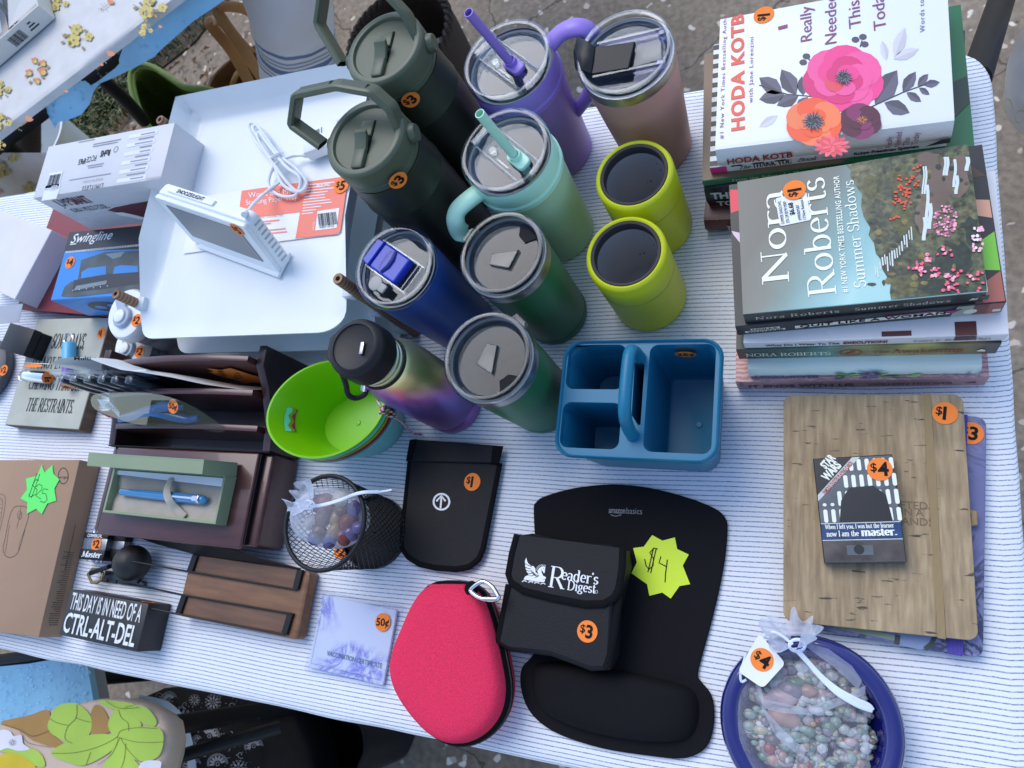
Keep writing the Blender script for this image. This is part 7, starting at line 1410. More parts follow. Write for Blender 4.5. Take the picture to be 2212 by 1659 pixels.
b=MB();b. text("The",.026,.0032,.0052,sp_,width=.011,font='serif',shear=.4,thin=.05,thick=.07);b. text("THANK YOU",.039,.003,.0070,sp_,width=.036,font='serif',thin=.03,thick=.1);b. text("Book",.079,.0042,.0056,sp_,width=.017,font='serif',shear=.45,thin=.03,thick=.06);b. line([(.101,.006),(.108,.0045),(.116,.0068),(.121,.006)],.0004,sp_);b. text("Robyn Freedman Spizman",.128,.0040,.0042,sp_,width=.052,bold=.03)
for x in(.02,.040,.060):b. rect(x,x+.010,th-.0028,th-.0008,sp_,.0002)
b. build("spine_lettering",M_ink,t,smooth=0)
t=book("flower_jacket_book","white jacketed hardback with pink and orange paper flowers, on top of the rear stack",(1545,322),(2062,258),zs['hoda'],.0296,.145,mat("white dust jacket",(.78,.80,.81),.28,var=.02,coat=.2),hard=True)
w_,d_,th=dims(t);zt=zs['hoda'];pq=lambda x,y:pic(t,x,y,zt)
def alongup(t,s_,px0,py0,px1,py1,hpx,b,m=0,zt_=None,**kw):
 """a line of writing from one picture point to another, lying on the cover"""
 zt_=zt_ or t. location. z+t['t'];a_,c_=Vector(pic(t,px0,py0,zt_)),Vector(pic(t,px1,py1,zt_));u=(c_-a_);L_=u. length;u. normalize()
 mp=plane((a_. x,a_. y,t['t']+.0002),(u. x,u. y,0),(-u. y,u. x,0));b. text(s_,0,0,hpx,mp,width=L_,m=m,**kw)
b=MB()
alongup(t,"#1 New York Times Bestselling Author",1563,300,1570,27,.0036,b,1,space=1.25);alongup(t,"HODA KOTB",1608,280,1606,30,.0112,b,0,bold=.035,space=1.1);alongup(t,"with Jane Lorenzini",1626,222,1628,80,.0038,b,1,space=1.2)
alongup(t,"I",1702,60,1701,53,.0085,b,1);alongup(t,"Really",1754,87,1752,12,.0098,b,1);alongup(t,"Needed",1807,93,1806,-12,.0098,b,1);alongup(t,"This",1860,58,1856,0,.0098,b,1);alongup(t,"Today",1914,62,1908,-25,.0098,b,1);alongup(t,"Words to Help",1998,69,1994,-40,.0038,b,2,space=1.25)
b. build("title_lettering",[mat("coral red ink",C(214,84,62),.4),mat("plum ink",C(122,58,106),.4),mat("slate blue ink",C(88,96,128),.4)],t,smooth=0)
b=MB();mp=topmap(t,.0002);k_=0
def fpetals(cx,cy_,R_,n,m,a0,ln,wd,h,asp=.8):
 for i in range(n):
  a=a0+2*pi*i/n;pts=[]
  for j in range(14):
   q=2*pi*j/14;px,py=ln*(.55+.5*cos(q))*R_,wd*sin(q)*R_;pts. append(pq(cx+px*cos(a)-py*sin(a),cy_+(px*sin(a)+py*cos(a))*asp))
  b. poly(pts,mp,h+.00003*i,m[i%len(m)])
def leaf2(x0,y0,x1,y1,wd,m,h=.0001):
 dx,dy=x1-x0,y1-y0;n_=(-dy,dx);b. poly([pq(x0+dx*s_+n_[0]*wd*q,y0+dy*s_+n_[1]*wd*q)for s_,q in((0,0),(.2,.6),(.45,1),(.75,.7),(1,0))],mp,h,m);b. poly([pq(x0+dx*s_+n_[0]*wd*q,y0+dy*s_+n_[1]*wd*q)for s_,q in((0,0),(.2,-.6),(.45,-1),(.75,-.7),(1,0))],mp,h,m+1)
def twig(pts):b. line([pq(*p)for p in pts],.0011,mp,.00012,8)
twig([(1770,210),(1700,204),(1640,184)]);twig([(1880,232),(1950,200),(2000,182)]);twig([(1762,142),(1745,126)]);twig([(1858,102),(1862,88)])
for x0,y0,x1,y1,wd in((1690,202,1640,168,.3),(1720,205,1688,150,.3),(1735,206,1732,165,.3),(1695,205,1640,215,.28),(1725,207,1678,228,.28),(1745,210,1720,240,.3),(1890,225,1938,152,.28),(1950,199,1978,155,.25),(1982,186,2005,160,.25),(1995,184,2030,178,.25),(1985,190,2008,205,.25),(1958,200,1990,220,.25),(1910,222,1965,244,.28)):leaf2(x0,y0,x1,y1,wd,6)
for x0,y0,x1,y1 in((1915,130,1905,88),(1932,124,1955,60),(1930,128,1985,106),(1680,250,1640,275)):leaf2(x0,y0,x1,y1,.2,10)
for x,y in((1742,122),(1735,135),(1765,124),(1848,86),(1864,80),(1868,96)):b. poly([pq(x+8.5*cos(i),y+6.5*sin(i))for i in[2*pi*j/12 for j in range(12)]],mp,.00014,7)
cxp,cyp=1822,172
fpetals(cxp,cyp,92,7,(0,1,0,2,1,0,1),.3,.92,.52,.0002,.84);fpetals(cxp,cyp+2,70,6,(1,2,1,0,2,1),.8,.88,.5,.0005,.82);fpetals(cxp,cyp+2,48,5,(2,1,3,2,0),.2,.85,.5,.0008,.8)
fpetals(1758,265,66,6,(4,5,4,5,4,5),.5,.9,.55,.0011,.84);fpetals(1760,268,42,4,(5,4,5,4),.2,.85,.5,.0014,.84)
fpetals(1858,264,50,6,(12,13,12,12,13,12),.4,.9,.55,.0010,.84);fpetals(1860,262,30,4,(13,12,13,12),.9,.85,.5,.0013,.84)
fpetals(1797,318,40,14,(3,14,3),.1,.95,.16,.0017,.62);fpetals(1797,316,24,11,(14,3),.3,.95,.18,.0020,.7)
for cx,cy_,rr in((cxp,cyp-2,21),(1757,266,27)):
 b. poly([pq(cx+rr*.6*cos(i),cy_+rr*.5*sin(i))for i in[2*pi*j/16 for j in range(16)]],mp,.0024,8)
 for i in range(46):a=i*2.4;r_=rr*sqrt((i+6)/52);b. line([pq(cx+r_*.55*cos(a),cy_+r_*.48*sin(a)),pq(cx+r_*cos(a),cy_+r_*.84*sin(a))],.0008,mp,.0026+.00001*i,9 if i%2 else 8)
for i in range(14):a=i*2.4;b. line([pq(1862,262),pq(1862+12*cos(a),262+9*sin(a))],.0005,mp,.0018,15)
b. build("paper_flower_print",[card("pink paper print",(226,62,146)),card("bright pink paper print",(236,86,160)),card("deep pink paper print",(206,44,122)),card("rose paper print",(214,76,98)),card("orange paper print",(228,88,52)),card("light orange paper print",(240,122,84)),card("slate leaf print",(92,92,116)),card("dark slate leaf print",(72,72,92)),mat("charcoal print",(.03,.03,.04),.4),card("blue grey print",(110,120,150)),card("pale grey leaf print",(186,190,212)),card("pale leaf shade print",(200,204,224)),card("dark plum print",(78,26,56)),card("plum print",(120,40,96)),card("light rose print",(232,104,122)),card("gold print",(190,130,90))],t,smooth=0)
b=MB();sp_=sidemap(t,hard=True);b. text("HODA KOTB",.009,.0085,.0082,sp_,width=.058,bold=.03,m=0)
for i,s_ in enumerate(("I","Really","Needed","This","Today")):x_=.137+i*.0068;b. text(s_,0,0,.0048,plane((x_+.0045,-.0043,.006),(0,0,1),(-1,0,0)),m=1)
b. build("spine_lettering",[mat("dark red ink",C(130,26,34),.4),bpy. data. materials["plum ink"]],t,smooth=0)
b=MB();b. poly([(w_-.019,.001),(w_-.0004,.003),(w_-.0004,.010),(w_-.008,.0085)],sp_,.0006);b. build("jacket_tear",M_spk,t,smooth=0)
sticker(t,plane((*pq(1650,33),th+.0003),(.1,.99,0),(-.99,.1,0)),"$1",0.0095)
# --- front stack
zf={'pinkwood':.024,'blue':.046,'awake':.073,'white':.088,'quit':.110,'nora':.129}
t=book("pink_wood_paperback","dusty pink wood grain paperback at the bottom of the front stack",(1589,826),(2137,815),zf['pinkwood'],.0235,.138,mat_wave("pink wood grain print",C(168,128,142),C(206,168,178),70,'Y',.4,5.0))
w_,d_,th=dims(t);b=MB();sp_=sidemap(t);b. text("IT ENDS WITH US",.011,.0055,.0076,sp_,width=.093,bold=.035);b. text("COLLEEN HOOVER",.116,.0065,.0056,sp_,width=.068,bold=.015);b. text('"Every',0,0,.004,plane((.0065,-.0002,.010),(0,0,1),(-1,0,0)));b. poly([(.192,.009),(.2,.012),(.202,.008)],sp_,.0003);b. build("spine_lettering",mat("plum black ink",(.08,.018,.045),.45),t,smooth=0)
t=book("pale_blue_hardback","pale blue jacketed hardback with succulents on its spine, second from bottom of front stack",(1615,796),(2122,788),zf['blue'],.0218,.135,card("pale blue jacket",(196,220,232),.3),hard=True)
w_,d_,th=dims(t);b=MB();sp_=sidemap(t,hard=True);b. text("HODA KOTB",.006,.0035,.0075,sp_,width=.055,bold=.03,m=0)
r6=random. Random(12)
for i in range(26):x,y,a=r6. uniform(.078,.145),r6. uniform(.002,.018),r6. uniform(0,2*pi);b. disc(x,y,r6. uniform(.003,.006),sp_,.0002+i*.00002,1+i%3,ry=r6. uniform(.0014,.0025),rot=a,n=10)
for k in range(3):
 for i in range(8):a=2*pi*i/8+k*.4;b. disc(.104+(.006-k*.0018)*cos(a),.011+(.006-k*.0018)*sin(a),.0032-k*.0006,sp_,.0009+.0001*k+i*.00001,4+(i+k)%2,ry=.0018-k*.0003,rot=a,n=10)
for i,s_ in enumerate(("This","Just","Speaks","To Me")):b. text(s_,0,0,.0036,plane((.163+i*.0085,-.0043,.004),(0,0,1),(-1,0,0)),m=0)
b. build("spine_print",[mat("indigo ink",C(62,66,130),.4),card("leaf green print",(120,160,110)),card("dark leaf print",(48,110,100)),card("pale leaf print",(170,200,150)),card("violet succulent print",(130,130,190)),card("mauve succulent print",(110,80,130))],t,smooth=0)
def m_awake():
 m,nt,b=nodes_of("misty forest cover");L=nt. links. new;tc=N(nt,'ShaderNodeTexCoord');sp=N(nt,'ShaderNodeSeparateXYZ');L(tc. outputs['Object'],sp. inputs[0]);n=N(nt,'ShaderNodeTexNoise',i_Scale=45.0,i_Detail=6.0);L(tc. outputs['Object'],n. inputs['Vector'])
 mr=N(nt,'ShaderNodeMapRange',n2=.205);L(sp. outputs[0],mr. inputs[0]);r=ramp(nt,[(0,(.012,.035,.02)),(.2,(.03,.085,.05)),(.36,(.10,.26,.22)),(.48,(.30,.27,.10)),(.75,(.42,.36,.09)),(.9,(.20,.13,.04)),(1,(.02,.02,.015))]);L(mr. outputs[0],r. inputs[0]);r2=ramp(nt,[(.3,.45),(.7,1.4)]);L(n. outputs['Fac'],r2. inputs[0]);mx=N(nt,'ShaderNodeMix',data_type='RGBA',blend_type='MULTIPLY');mx. inputs[0]. default_value=1;L(r. outputs[0],mx. inputs[6]);L(r2. outputs[0],mx. inputs[7]);L(mx. outputs[2],b. inputs['Base Color']);b. inputs['Roughness']. default_value=.35;return m
t=book("forest_paperback","misty green and gold paperback with an orange emblem on its spine, front stack",(1590,756),(2164,741),zf['awake'],.0268,.14,m_awake())
w_,d_,th=dims(t);b=MB();sp_=sidemap(t);b. text("NORA ROBERTS",.007,.0085,.0085,sp_,width=.072,m=0,font='serif',thin=.035,thick=.06);b. text("The",.112,.010,.0052,sp_,width=.014,m=1,font='serif',thin=.04,thick=.08);b. text("Awakening",.127,.0085,.0092,sp_,width=.054,m=1,font='serif',thin=.04,thick=.075)
b. line([(.095+.0085*cos(i),.0125+.0078*sin(i))for i in[2*pi*j/28 for j in range(28)]],.0014,sp_,.0003,1,True);b. poly([(.090,.010),(.094,.013),(.096,.0175),(.099,.017),(.0985,.0125),(.0955,.009),(.092,.007)],sp_,.0004,1);b. poly([(.190,.010),(.193,.0145),(.196,.012),(.1965,.008),(.192,.0085)],sp_,.0004,0);b. build("spine_lettering",[mat("mist white ink",C(220,226,220),.4),mat("rust ink",C(150,62,22),.4)],t,smooth=0)
t=book("white_paperback","thin white paperback with dark red blocks, under the black paperback in the front stack",(1606,741),(2179,722),zf['white'],.0146,.145,card("white glossy cover",(214,220,240),.25))
w_,d_,th=dims(t);b=MB();sp_=sidemap(t);b. text("What Do I Wear To The",.018,.0045,.0048,sp_,width=.060,bold=.02,m=0);b. text("EXECUTION?",.081,.0045,.0054,sp_,width=.034,bold=.045,m=1);b. text("Laura E. Bedard, PhD",.134,.0048,.0044,sp_,width=.054,m=2,font='serif',shear=.15,thin=.04,thick=.06);b. build("spine_lettering",[M_ink,mat("oxblood ink",C(110,30,40),.4),mat("violet ink",C(96,60,110),.4)],t,smooth=0)
b=MB();mp=topmap(t,.0002);b. rect(.110,.132,.0015,.006,mp,0);b. rect(.163,.178,.0,.012,mp,0);b. rect(.163,.178,.0052,th-.0004,sp_,.0003);b. build("red_blocks",mat("oxblood print",(.09,.016,.018),.35),t,smooth=0)
t=book("black_paperback","black paperback with colour shards and white label strips, right under the waterfall picture book",(1588,706),(2174,652),zf['quit'],.0216,.139,M_spk)
w_,d_,th=dims(t);b=MB();sp_=sidemap(t);b. rect(.012,.036,.0098,.0140,sp_,.0001,0);b. rect(.007,.040,.0048,.0090,sp_,.0001,0);b. poly([(.048,.0052),(.164,.0072),(.166,.0142),(.048,.0116)],sp_,.0001,0)
b. text("HOLLY",.0135,.0104,.0030,sp_,width=.021,bold=.02,m=1,h=.0004);b. text("WHITAKER",.009,.0054,.0030,sp_,width=.030,bold=.02,m=1,h=.0004);qm=plane((.0,-.0002,0),(1,.0,.016),(0,0,1));b. text("QUIT LIKE A WOMAN",.052,.0060,.0050,qm,width=.109,bold=.025,m=1,h=.0004,space=1.1)
b. poly([(.165,.0006),(.190,.0006),(.190,th-.0006),(.168,th-.0006)],sp_,.00005,2);b. poly([(w_-.020,.0006),(w_-.0006,.0006),(w_-.0006,th-.0006),(w_-.021,th-.0006)],sp_,.00005,3);b. poly([(.156,.0142),(.172,.016),(.165,.0075)],sp_,.0003,4);b. poly([(.118,.0132),(.145,.0150),(.156,.0142),(.15,.0172),(.118,.0150)],sp_,.0003,4);b. disc(.178,.0085,.0048,sp_,.0002,0);b. rect(.1935,.199,.004,.009,sp_,.0002,0)
mp=topmap(t,.00015);b. poly([(w_-.0008,.0008),(w_-.0008,.026),(w_-.0205,.012),(w_-.0205,.0008)],mp,0,3);b. poly([(w_-.0008,.0265),(w_-.0008,.060),(w_-.016,.050),(w_-.022,.030)],mp,0,5);b. poly([(w_-.0008,.072),(w_-.0008,.088),(w_-.02,.092),(w_-.02,.079)],mp,0,6);b. poly([(0.0006,.134),(.012,.132),(.010,.112),(.0006,.110)],mp,0,7);b. poly([(.0006,.092),(.010,.088),(.008,.078),(.002,.088)],mp,0,8);b. poly([(w_-.0008,.11),(w_-.02,.134),(w_-.03,.13),(w_-.02,.11)],mp,0,9)
b. build("printed_shards",[card("label white",(206,216,216)),M_ink,card("shard grey",(150,158,160)),card("shard brick",(156,92,86)),card("shard purple",(128,48,126)),card("shard lime",(112,190,66)),card("shard blush",(196,150,136)),card("shard red",(216,58,84)),card("shard lilac",(206,190,226)),card("shard brown",(70,52,40))],t,smooth=0)
def m_nora():
 m,nt,b=nodes_of("teal dusk cover");L=nt. links. new;tc=N(nt,'ShaderNodeTexCoord');sp=N(nt,'ShaderNodeSeparateXYZ');L(tc. outputs['Object'],sp. inputs[0]);n=N(nt,'ShaderNodeTexNoise',i_Scale=20.0,i_Detail=5.0);L(tc. outputs['Object'],n. inputs['Vector'])
 ad=N(nt,'ShaderNodeMath',operation='MULTIPLY_ADD');L(n. outputs['Fac'],ad. inputs[0]);ad. inputs[1]. default_value=.5;L(sp. outputs[0],ad. inputs[2]);mul=N(nt,'ShaderNodeMath',operation='MULTIPLY');L(sp. outputs[0],mul. inputs[0]);mul. inputs[1]. default_value=9.5;a2=N(nt,'ShaderNodeMath',operation='MULTIPLY');L(sp. outputs[1],a2. inputs[0]);a2. inputs[1]. default_value=-5.5;a3=N(nt,'ShaderNodeMath',operation='ADD');L(mul. outputs[0],a3. inputs[0]);L(a2. outputs[0],a3. inputs[1]);a4=N(nt,'ShaderNodeMath',operation='MULTIPLY_ADD');L(n. outputs['Fac'],a4. inputs[0]);a4. inputs[1]. default_value=.35;L(a3. outputs[0],a4. inputs[2])
 r=ramp(nt,[(-.0,C(70,78,80)),(.25,C(86,100,102)),(.5,C(96,140,150)),(.8,C(122,176,192)),(1,C(150,200,212))]);L(a4. outputs[0],r. inputs[0]);L(r. outputs[0],b. inputs['Base Color']);b. inputs['Roughness']. default_value=.3;b. inputs['Coat Weight']. default_value=.15;return m
t=book("garden_paperback","teal paperback with a garden waterfall picture, topmost of the front stack",(1605,680),(2134,630),zf['nora'],.0186,.1265,m_nora())
w_,d_,th=dims(t);zt=zf['nora'];pq=lambda x,y:pic(t,x,y,zt);mp=topmap(t,.0002)
def m_garden():
 m,nt,b=nodes_of("printed garden");L=nt. links. new;tc=N(nt,'ShaderNodeTexCoord');n=N(nt,'ShaderNodeTexNoise',i_Scale=42.0,i_Detail=8.0,i_Roughness=.7);n2=N(nt,'ShaderNodeTexNoise',i_Scale=210.0,i_Detail=4.0);L(tc. outputs['Object'],n. inputs['Vector']);L(tc. outputs['Object'],n2. inputs['Vector'])
 r=ramp(nt,[(.25,(.012,.014,.011)),(.42,(.035,.045,.022)),(.52,(.09,.10,.045)),(.62,(.13,.12,.055)),(.78,(.22,.19,.10))]);L(n. outputs['Fac'],r. inputs[0]);r2=ramp(nt,[(.3,.3),(.7,1.7)]);L(n2. outputs['Fac'],r2. inputs[0]);mx=N(nt,'ShaderNodeMix',data_type='RGBA',blend_type='MULTIPLY');mx. inputs[0]. default_value=1;L(r. outputs[0],mx. inputs[6]);L(r2. outputs[0],mx. inputs[7]);L(mx. outputs[2],b. inputs['Base Color']);b. inputs['Roughness']. default_value=.3;return m
M_gard=m_garden();r7=random. Random(21)
out=[(1828,357),(1850,352),(1900,343),(1950,335),(2030,321),(2091,312),(2098,365),(2113,470),(2126,570),(2132,628),(1925,648),(1922,632),(1924,612),(1914,595),(1906,582),(1902,560),(1892,548),(1888,526),(1876,508),(1880,492),(1866,470),(1860,445),(1862,420),(1848,400),(1836,380),(1838,368)]
hq=[.00008];b=MB();b. poly([pq(*p)for p in out],mp,0,0)
def blotch(x,y,rx_,ry_,m,h,n=13,j=.35):
 hq[0]+=4e-6;h=hq[0];b. poly([pq(x+rx_*cos(2*pi*i/n)*(1-j*r7. random()),y+ry_*sin(2*pi*i/n)*(1-j*r7. random()))for i in range(n)],mp,h,m)
for x,y,rx_,ry_,m in((2020,400,42,70,1),(2070,380,30,60,1),(2000,470,30,45,1),(2010,350,40,25,1),(1946,470,26,38,3),(1944,395,24,50,3),(1960,500,22,22,3),(1960,615,36,28,3),(1880,400,18,30,3),(2060,560,50,50,2),(2100,500,20,40,2),(2030,620,60,20,2),(1990,590,30,22,2)):blotch(x,y,rx_,ry_,m,0)
for i in range(70):
 x,y=r7. uniform(1880,2090),r7. uniform(340,620);blotch(x,y,r7. uniform(4,12),r7. uniform(4,10),r7. choice((2,2,3,9)),.00022)
for x,y,l_ in((1998,360,60),(2003,400,80),(2008,440,55),(1996,470,50),(2060,345,60),(2068,380,40),(2044,340,40),(2090,340,30)):
 for k in range(3):dx=r7. uniform(-4,4);hq[0]+=4e-6;b. line([pq(x+dx+2*sin(i),y+i*l_/5)for i in range(6)],r7. uniform(.0008,.0018),mp,hq[0],4)
for k in range(16):x=1890+k*5.2;y0=520+(15-k)*3.8+r7. uniform(-8,8)-k*1.5;b. line([pq(x,y0),pq(x+2,y0+r7. uniform(16,34))],r7. uniform(.0006,.0012),mp,hq[0]+k*4e-6,4)
for i in range(95):a=r7. uniform(0,2*pi);q=sqrt(r7. random());x,y=2042+27*q*cos(a),480+36*q*sin(a);hq[0]+=4e-6;b. disc(*pq(x,y),r7. uniform(.0006,.0013),mp,hq[0]+.0001,r7. choice((5,5,8)),n=6)
for i in range(60):
 x,y=r7. choice(((1945,420),(1955,395),(1950,440),(1984,380),(1965,420),(1938,455)));blotch(x+r7. uniform(-16,16),y+r7. uniform(-24,24),3.6,3.0,6,.0006,7)
for cx,cy_,n_ in((2005,560,10),(1985,575,9),(2020,590,12),(1972,580,6),(2050,600,12),(2068,590,6),(2048,545,5),(2028,542,4),(2092,604,5),(2112,595,5),(2120,622,4),(2040,620,8),(2062,625,6),(1995,590,6)):
 for i in range(n_):blotch(cx+r7. uniform(-10,10),cy_+r7. uniform(-10,10),r7. uniform(3,5.5),r7. uniform(2.5,4.5),r7. choice((7,7,7,8)),.0007+.000004*i,8)
for i in range(26):blotch(2112+r7. uniform(-12,10),520+r7. uniform(-28,26),r7. uniform(3,6),r7. uniform(3,5),r7. choice((8,8,10)),.0008+.000004*i,8)
b. build("cover_picture",[M_gard,card("rock print",(112,96,90),.3,var=.4),mat("dark leaf photo print",(.018,.032,.02),.3,var=.6,vs_=200),mat("olive bush print",(.085,.085,.025),.3,var=.6,vs_=250),card("water print",(196,214,226),.3),card("lilac pink print",(190,104,150)),card("scarlet bloom print",(214,76,56)),card("rose bloom print",(222,92,128)),card("pale pink bloom print",(232,170,200)),mat("gold leaf print",(.18,.14,.04),.3,var=.5,vs_=200),card("white bloom print",(226,216,232))],t,smooth=0)
b=MB()
alongup(t,"Nora",1704,610,1690,408,.0205,b,0,font='serif',thick=.055,thin=.018);alongup(t,"Roberts",1806,636,1779,382,.0205,b,0,font='serif',thick=.055,thin=.018);alongup(t,"#1 NEW YORK TIMES BESTSELLING AUTHOR",1832,632,1812,380,.0042,b,0,bold=.02,space=1.1);alongup(t,"Summer Shadows",1871,620,1843,389,.0085,b,0,font='serif',thick=.055,thin=.022)
b. build("title_lettering",card("cream white ink",(226,236,238)),t,smooth=0)
b=MB();sp_=sidemap(t);b. rect(.0006,w_-.0006,.0006,th-.0003,sp_,.00005,1);b. text("Nora Roberts",.009,.0058,.0062,sp_,width=.066,m=0,font='serif',thin=.035,thick=.06,space=1.2);b. text("Summer Shadows",.086,.0062,.0056,sp_,width=.068,m=0,font='serif',thin=.035,thick=.06,space=1.2);b. poly([(.166,.0055),(.168,.010),(.1705,.008),(.172,.0105),(.1715,.0055)],sp_,.0004,0);b. rect(.1735,.179,.004,.0125,sp_,.0003,2);b. build("spine_lettering",[mat("grey white ink",C(186,196,200),.4),card("charcoal spine",(52,56,58),.35,var=.2),mat("dark garden spine print",(.05,.035,.02),.35,var=.6,vs_=120)],t,smooth=0)
mpv=plane((*pq(1703,457),th+.0004),(Vector(pq(1690,380))-Vector(pq(1703,457))). normalized(). to_3d(),(-1,0,0))
b=MB();b. poly(rrect(-.0125,.0150,-.0165,.0085,.002),mpv,.0002,0);b. text("SUMMER SHADOWS",-.011,.0045,.0026,mpv,width=.022,m=1,h=.0005);b. text("33% Off $9.99 MSRP",-.011,.0005,.0026,mpv,width=.021,m=1,h=.0005);b. text("$6.68",-.0045,-.0045,.0036,mpv,width=.012,m=1,bold=.03,h=.0005);b. text("#990009587",-.011,-.0090,.0024,mpv,width=.015,m=1,h=.0005);b. text("17:New Release Pap",-.011,-.0128,.0026,mpv,width=.024,m=1,h=.0005);b. build("price_label",[M_white,M_ink],t,smooth=0)
sticker(t,plane((*pq(1716,412),th+.0012),(-.03,.99,0),(-.99,-.03,0)),"$1",0.0093)
def corky():
 m,nt,b=nodes_of("cork cover");L=nt. links. new;tc=N(nt,'ShaderNodeTexCoord')
 def nz(sc,st,det=4.0):mp_=N(nt,'ShaderNodeMapping');mp_. inputs['Scale']. default_value=st;L(tc. outputs['Object'],mp_. inputs[0]);n_=N(nt,'ShaderNodeTexNoise',i_Scale=sc,i_Detail=det);L(mp_. outputs[0],n_. inputs['Vector']);return n_. outputs['Fac']
 n1=nz(55,(4.5,.55,1),6.0);n2=nz(34,(1,1,1));n3=nz(62,(.8,4.2,1),3.0)
 r=ramp(nt,[(.25,C(122,108,88)),(.5,C(146,131,108)),(.7,C(164,149,126))]);L(n1,r. inputs[0]);r3=ramp(nt,[(.655,0),(.70,1)]);L(n3,r3. inputs[0]);mx=N(nt,'ShaderNodeMix',data_type='RGBA');L(r3. outputs[0],mx. inputs[0]);L(r. outputs[0],mx. inputs[6]);mx. inputs[7]. default_value=(.055,.042,.03,1);r2=ramp(nt,[(.3,.86),(.7,1.1)]);L(n2,r2. inputs[0]);m2=N(nt,'ShaderNodeMix',data_type='RGBA',blend_type='MULTIPLY');m2. inputs[0]. default_value=1;L(mx. outputs[2],m2. inputs[6]);L(r2. outputs[0],m2. inputs[7]);L(m2. outputs[2],b. inputs['Base Color']);b. inputs['Roughness']. default_value=.6
 bp=N(nt,'ShaderNodeBump',i_Strength=.5,i_Distance=.0008);L(n1,bp. inputs['Height']);L(bp. outputs[0],b. inputs['Normal']);return m
def notebook(name,label,px,zt,th,cover,r_=.008,left=.002):
 c,a,w_,d_=quadframe(px,zt);t=thing(name,label,"notebook",(c. x,c. y,zt-th),a)
 o_=rrect(-w_/2,w_/2,-d_/2,d_/2,r_)
 o_=[(x if x>0 else max(x,-w_/2),y)for x,y in o_]
 b=MB();b. prism(o_,th-.0016,th,bev=.0005);b. prism(o_,0,.0016,bev=.0005);b. box(-w_/2,-w_/2+.0014,-d_/2+.008,d_/2-.008,.0005,th-.0005,bev=.0004,seg=1);b. build("cover",cover,t,smooth=40)
 b=MB();b. box(-w_/2+.0016,w_/2-.003,-d_/2+.003,d_/2-.003,.0017,th-.0017);b. build("pages",M_pages,t,smooth=0);return t,w_,d_
tpv,w_,d_=notebook("purple_notebook","purple blue watercolour notebook with a violet elastic, under the cork notebook",[(1742,1352),(2126,1428),(2129,897),(1738,880)],.0125,.0122,m_marble("violet watercolour cover",C(92,100,156),C(46,54,96),C(120,126,178),13,.35,.6))
b=MB();mp=flat(.0123);lk2=lambda x,y:tuple(loc(tpv,x,y,.0125))[:2]
b. poly([lk2(*p)for p in((1800,1356),(1935,1385),(1932,1372),(1810,1345))],mp,0,0);b. line([lk2(1936,1392),lk2(1940,1372)],.004,mp,.0001,1);b. poly([lk2(*p)for p in((1944,1394),(1990,1404),(2012,1392),(2016,1372),(1944,1366))],mp,.00005,2);b. line([lk2(1998,1402),(lk2(2012,1390)),lk2(2020,1374)],.0035,mp,.0001,1);b. build("cover_art",[card("sage wash print",(130,152,140)),card("ink green print",(50,66,70)),card("moon blue print",(120,140,190))],tpv,smooth=0)
q0,q1=lk2(2046,1385),lk2(2080,1392);b=MB();b. box(q0[0],q1[0],-d_/2-.0008,d_/2+.0008,.0128,.0134,bev=.0002,seg=1);b. box(q0[0],q1[0],-d_/2-.0009,-d_/2-.0002,.0,.0128);b. build("elastic_band",mat_wave("violet elastic",C(50,44,130),C(86,76,190),330,'X',.7,0.1),tpv,smooth=0)
sticker(tpv,plane((*lk2(2097,936),.0127),(.97,-.1,0),(.1,.97,0)),"$3",0.0098)
tcn,w_,d_=notebook("cork_notebook","cork covered notebook with a tan elastic band, at the right under the card deck",[(1695,1341),(2113,1386),(2081,851),(1690,855)],.026,.0122,corky())
lk3=lambda x,y:tuple(loc(tcn,x,y,.026))[:2];mp=flat(.0124)
b=MB();qa,qb_,qc,qd=lk3(2025,1378),lk3(2043,1381),lk3(2010,851),lk3(1993,851);b. poly([qa,qb_,qc,qd],mp,.0006);b. poly([qa,qb_,(qb_[0],qb_[1],)[:2],(qa[0],qa[1])],mp,.0001)if False else None
for k in(0,1):pass
n_=len(b. v);b. v+=[(qa[0],-d_/2-.0006,.0126),(qb_[0],-d_/2-.0006,.0126),(qb_[0],-d_/2-.0006,.002),(qa[0],-d_/2-.0006,.002)];b. f+=[(n_,n_+3,n_+2,n_+1)];b. m. append(0);b. build("elastic_band",mat_wave("tan elastic",C(112,98,72),C(158,142,112),400,'X',.75,0.05),tcn,smooth=0)
b=MB();b. tube([lk3(2092,1105)+(.006,),(w_/2+.003,lk3(2092,1105)[1],.006),(w_/2+.003,lk3(2092,1128)[1],.006),lk3(2092,1128)+(.006,)],.0032,8,flat=.6);b. build("pen_loop",bpy. data. materials["tan elastic"],tcn)
b=MB()
for s_,x0,yb,hp in(("CRAFTED",1894,1096,.0062),("IN A",1948,1113,.0058),("HANDS",1930,1132,.0062)):
 x_,y_=lk3(x0,yb);b. text(s_,x_,y_,hp,mp,h=.0001,bold=.01)
b. build("debossed_words",mat("pressed cork",C(112,98,78),.65),tcn,smooth=0)
sticker(tcn,plane((*lk3(2041,893),.0127),(.98,-.12,0),(.12,.98,0)),"$1",0.0098)
ZD=.041;c,a,w_,d_=quadframe([(1775,1217),(1953,1214),(1933,981),(1761,990)],ZD);t=thing("card_deck","boxed deck of playing cards with a quote band and a $4 sticker, on cork notebook","playing cards",(c. x,c. y,.0262),a);hd_=ZD-.0262
b=MB();b. box(-w_/2,w_/2,-d_/2,d_/2,0,hd_,bev=.0006,seg=1);b. build("card_box",mat("black glossy card",(.018,.02,.024),.25,coat=.3),t,smooth=30)
mp=flat(hd_+.0002);b=MB();X_=lambda f:-w_/2+f*w_;Y_=lambda f:d_/2-f*d_
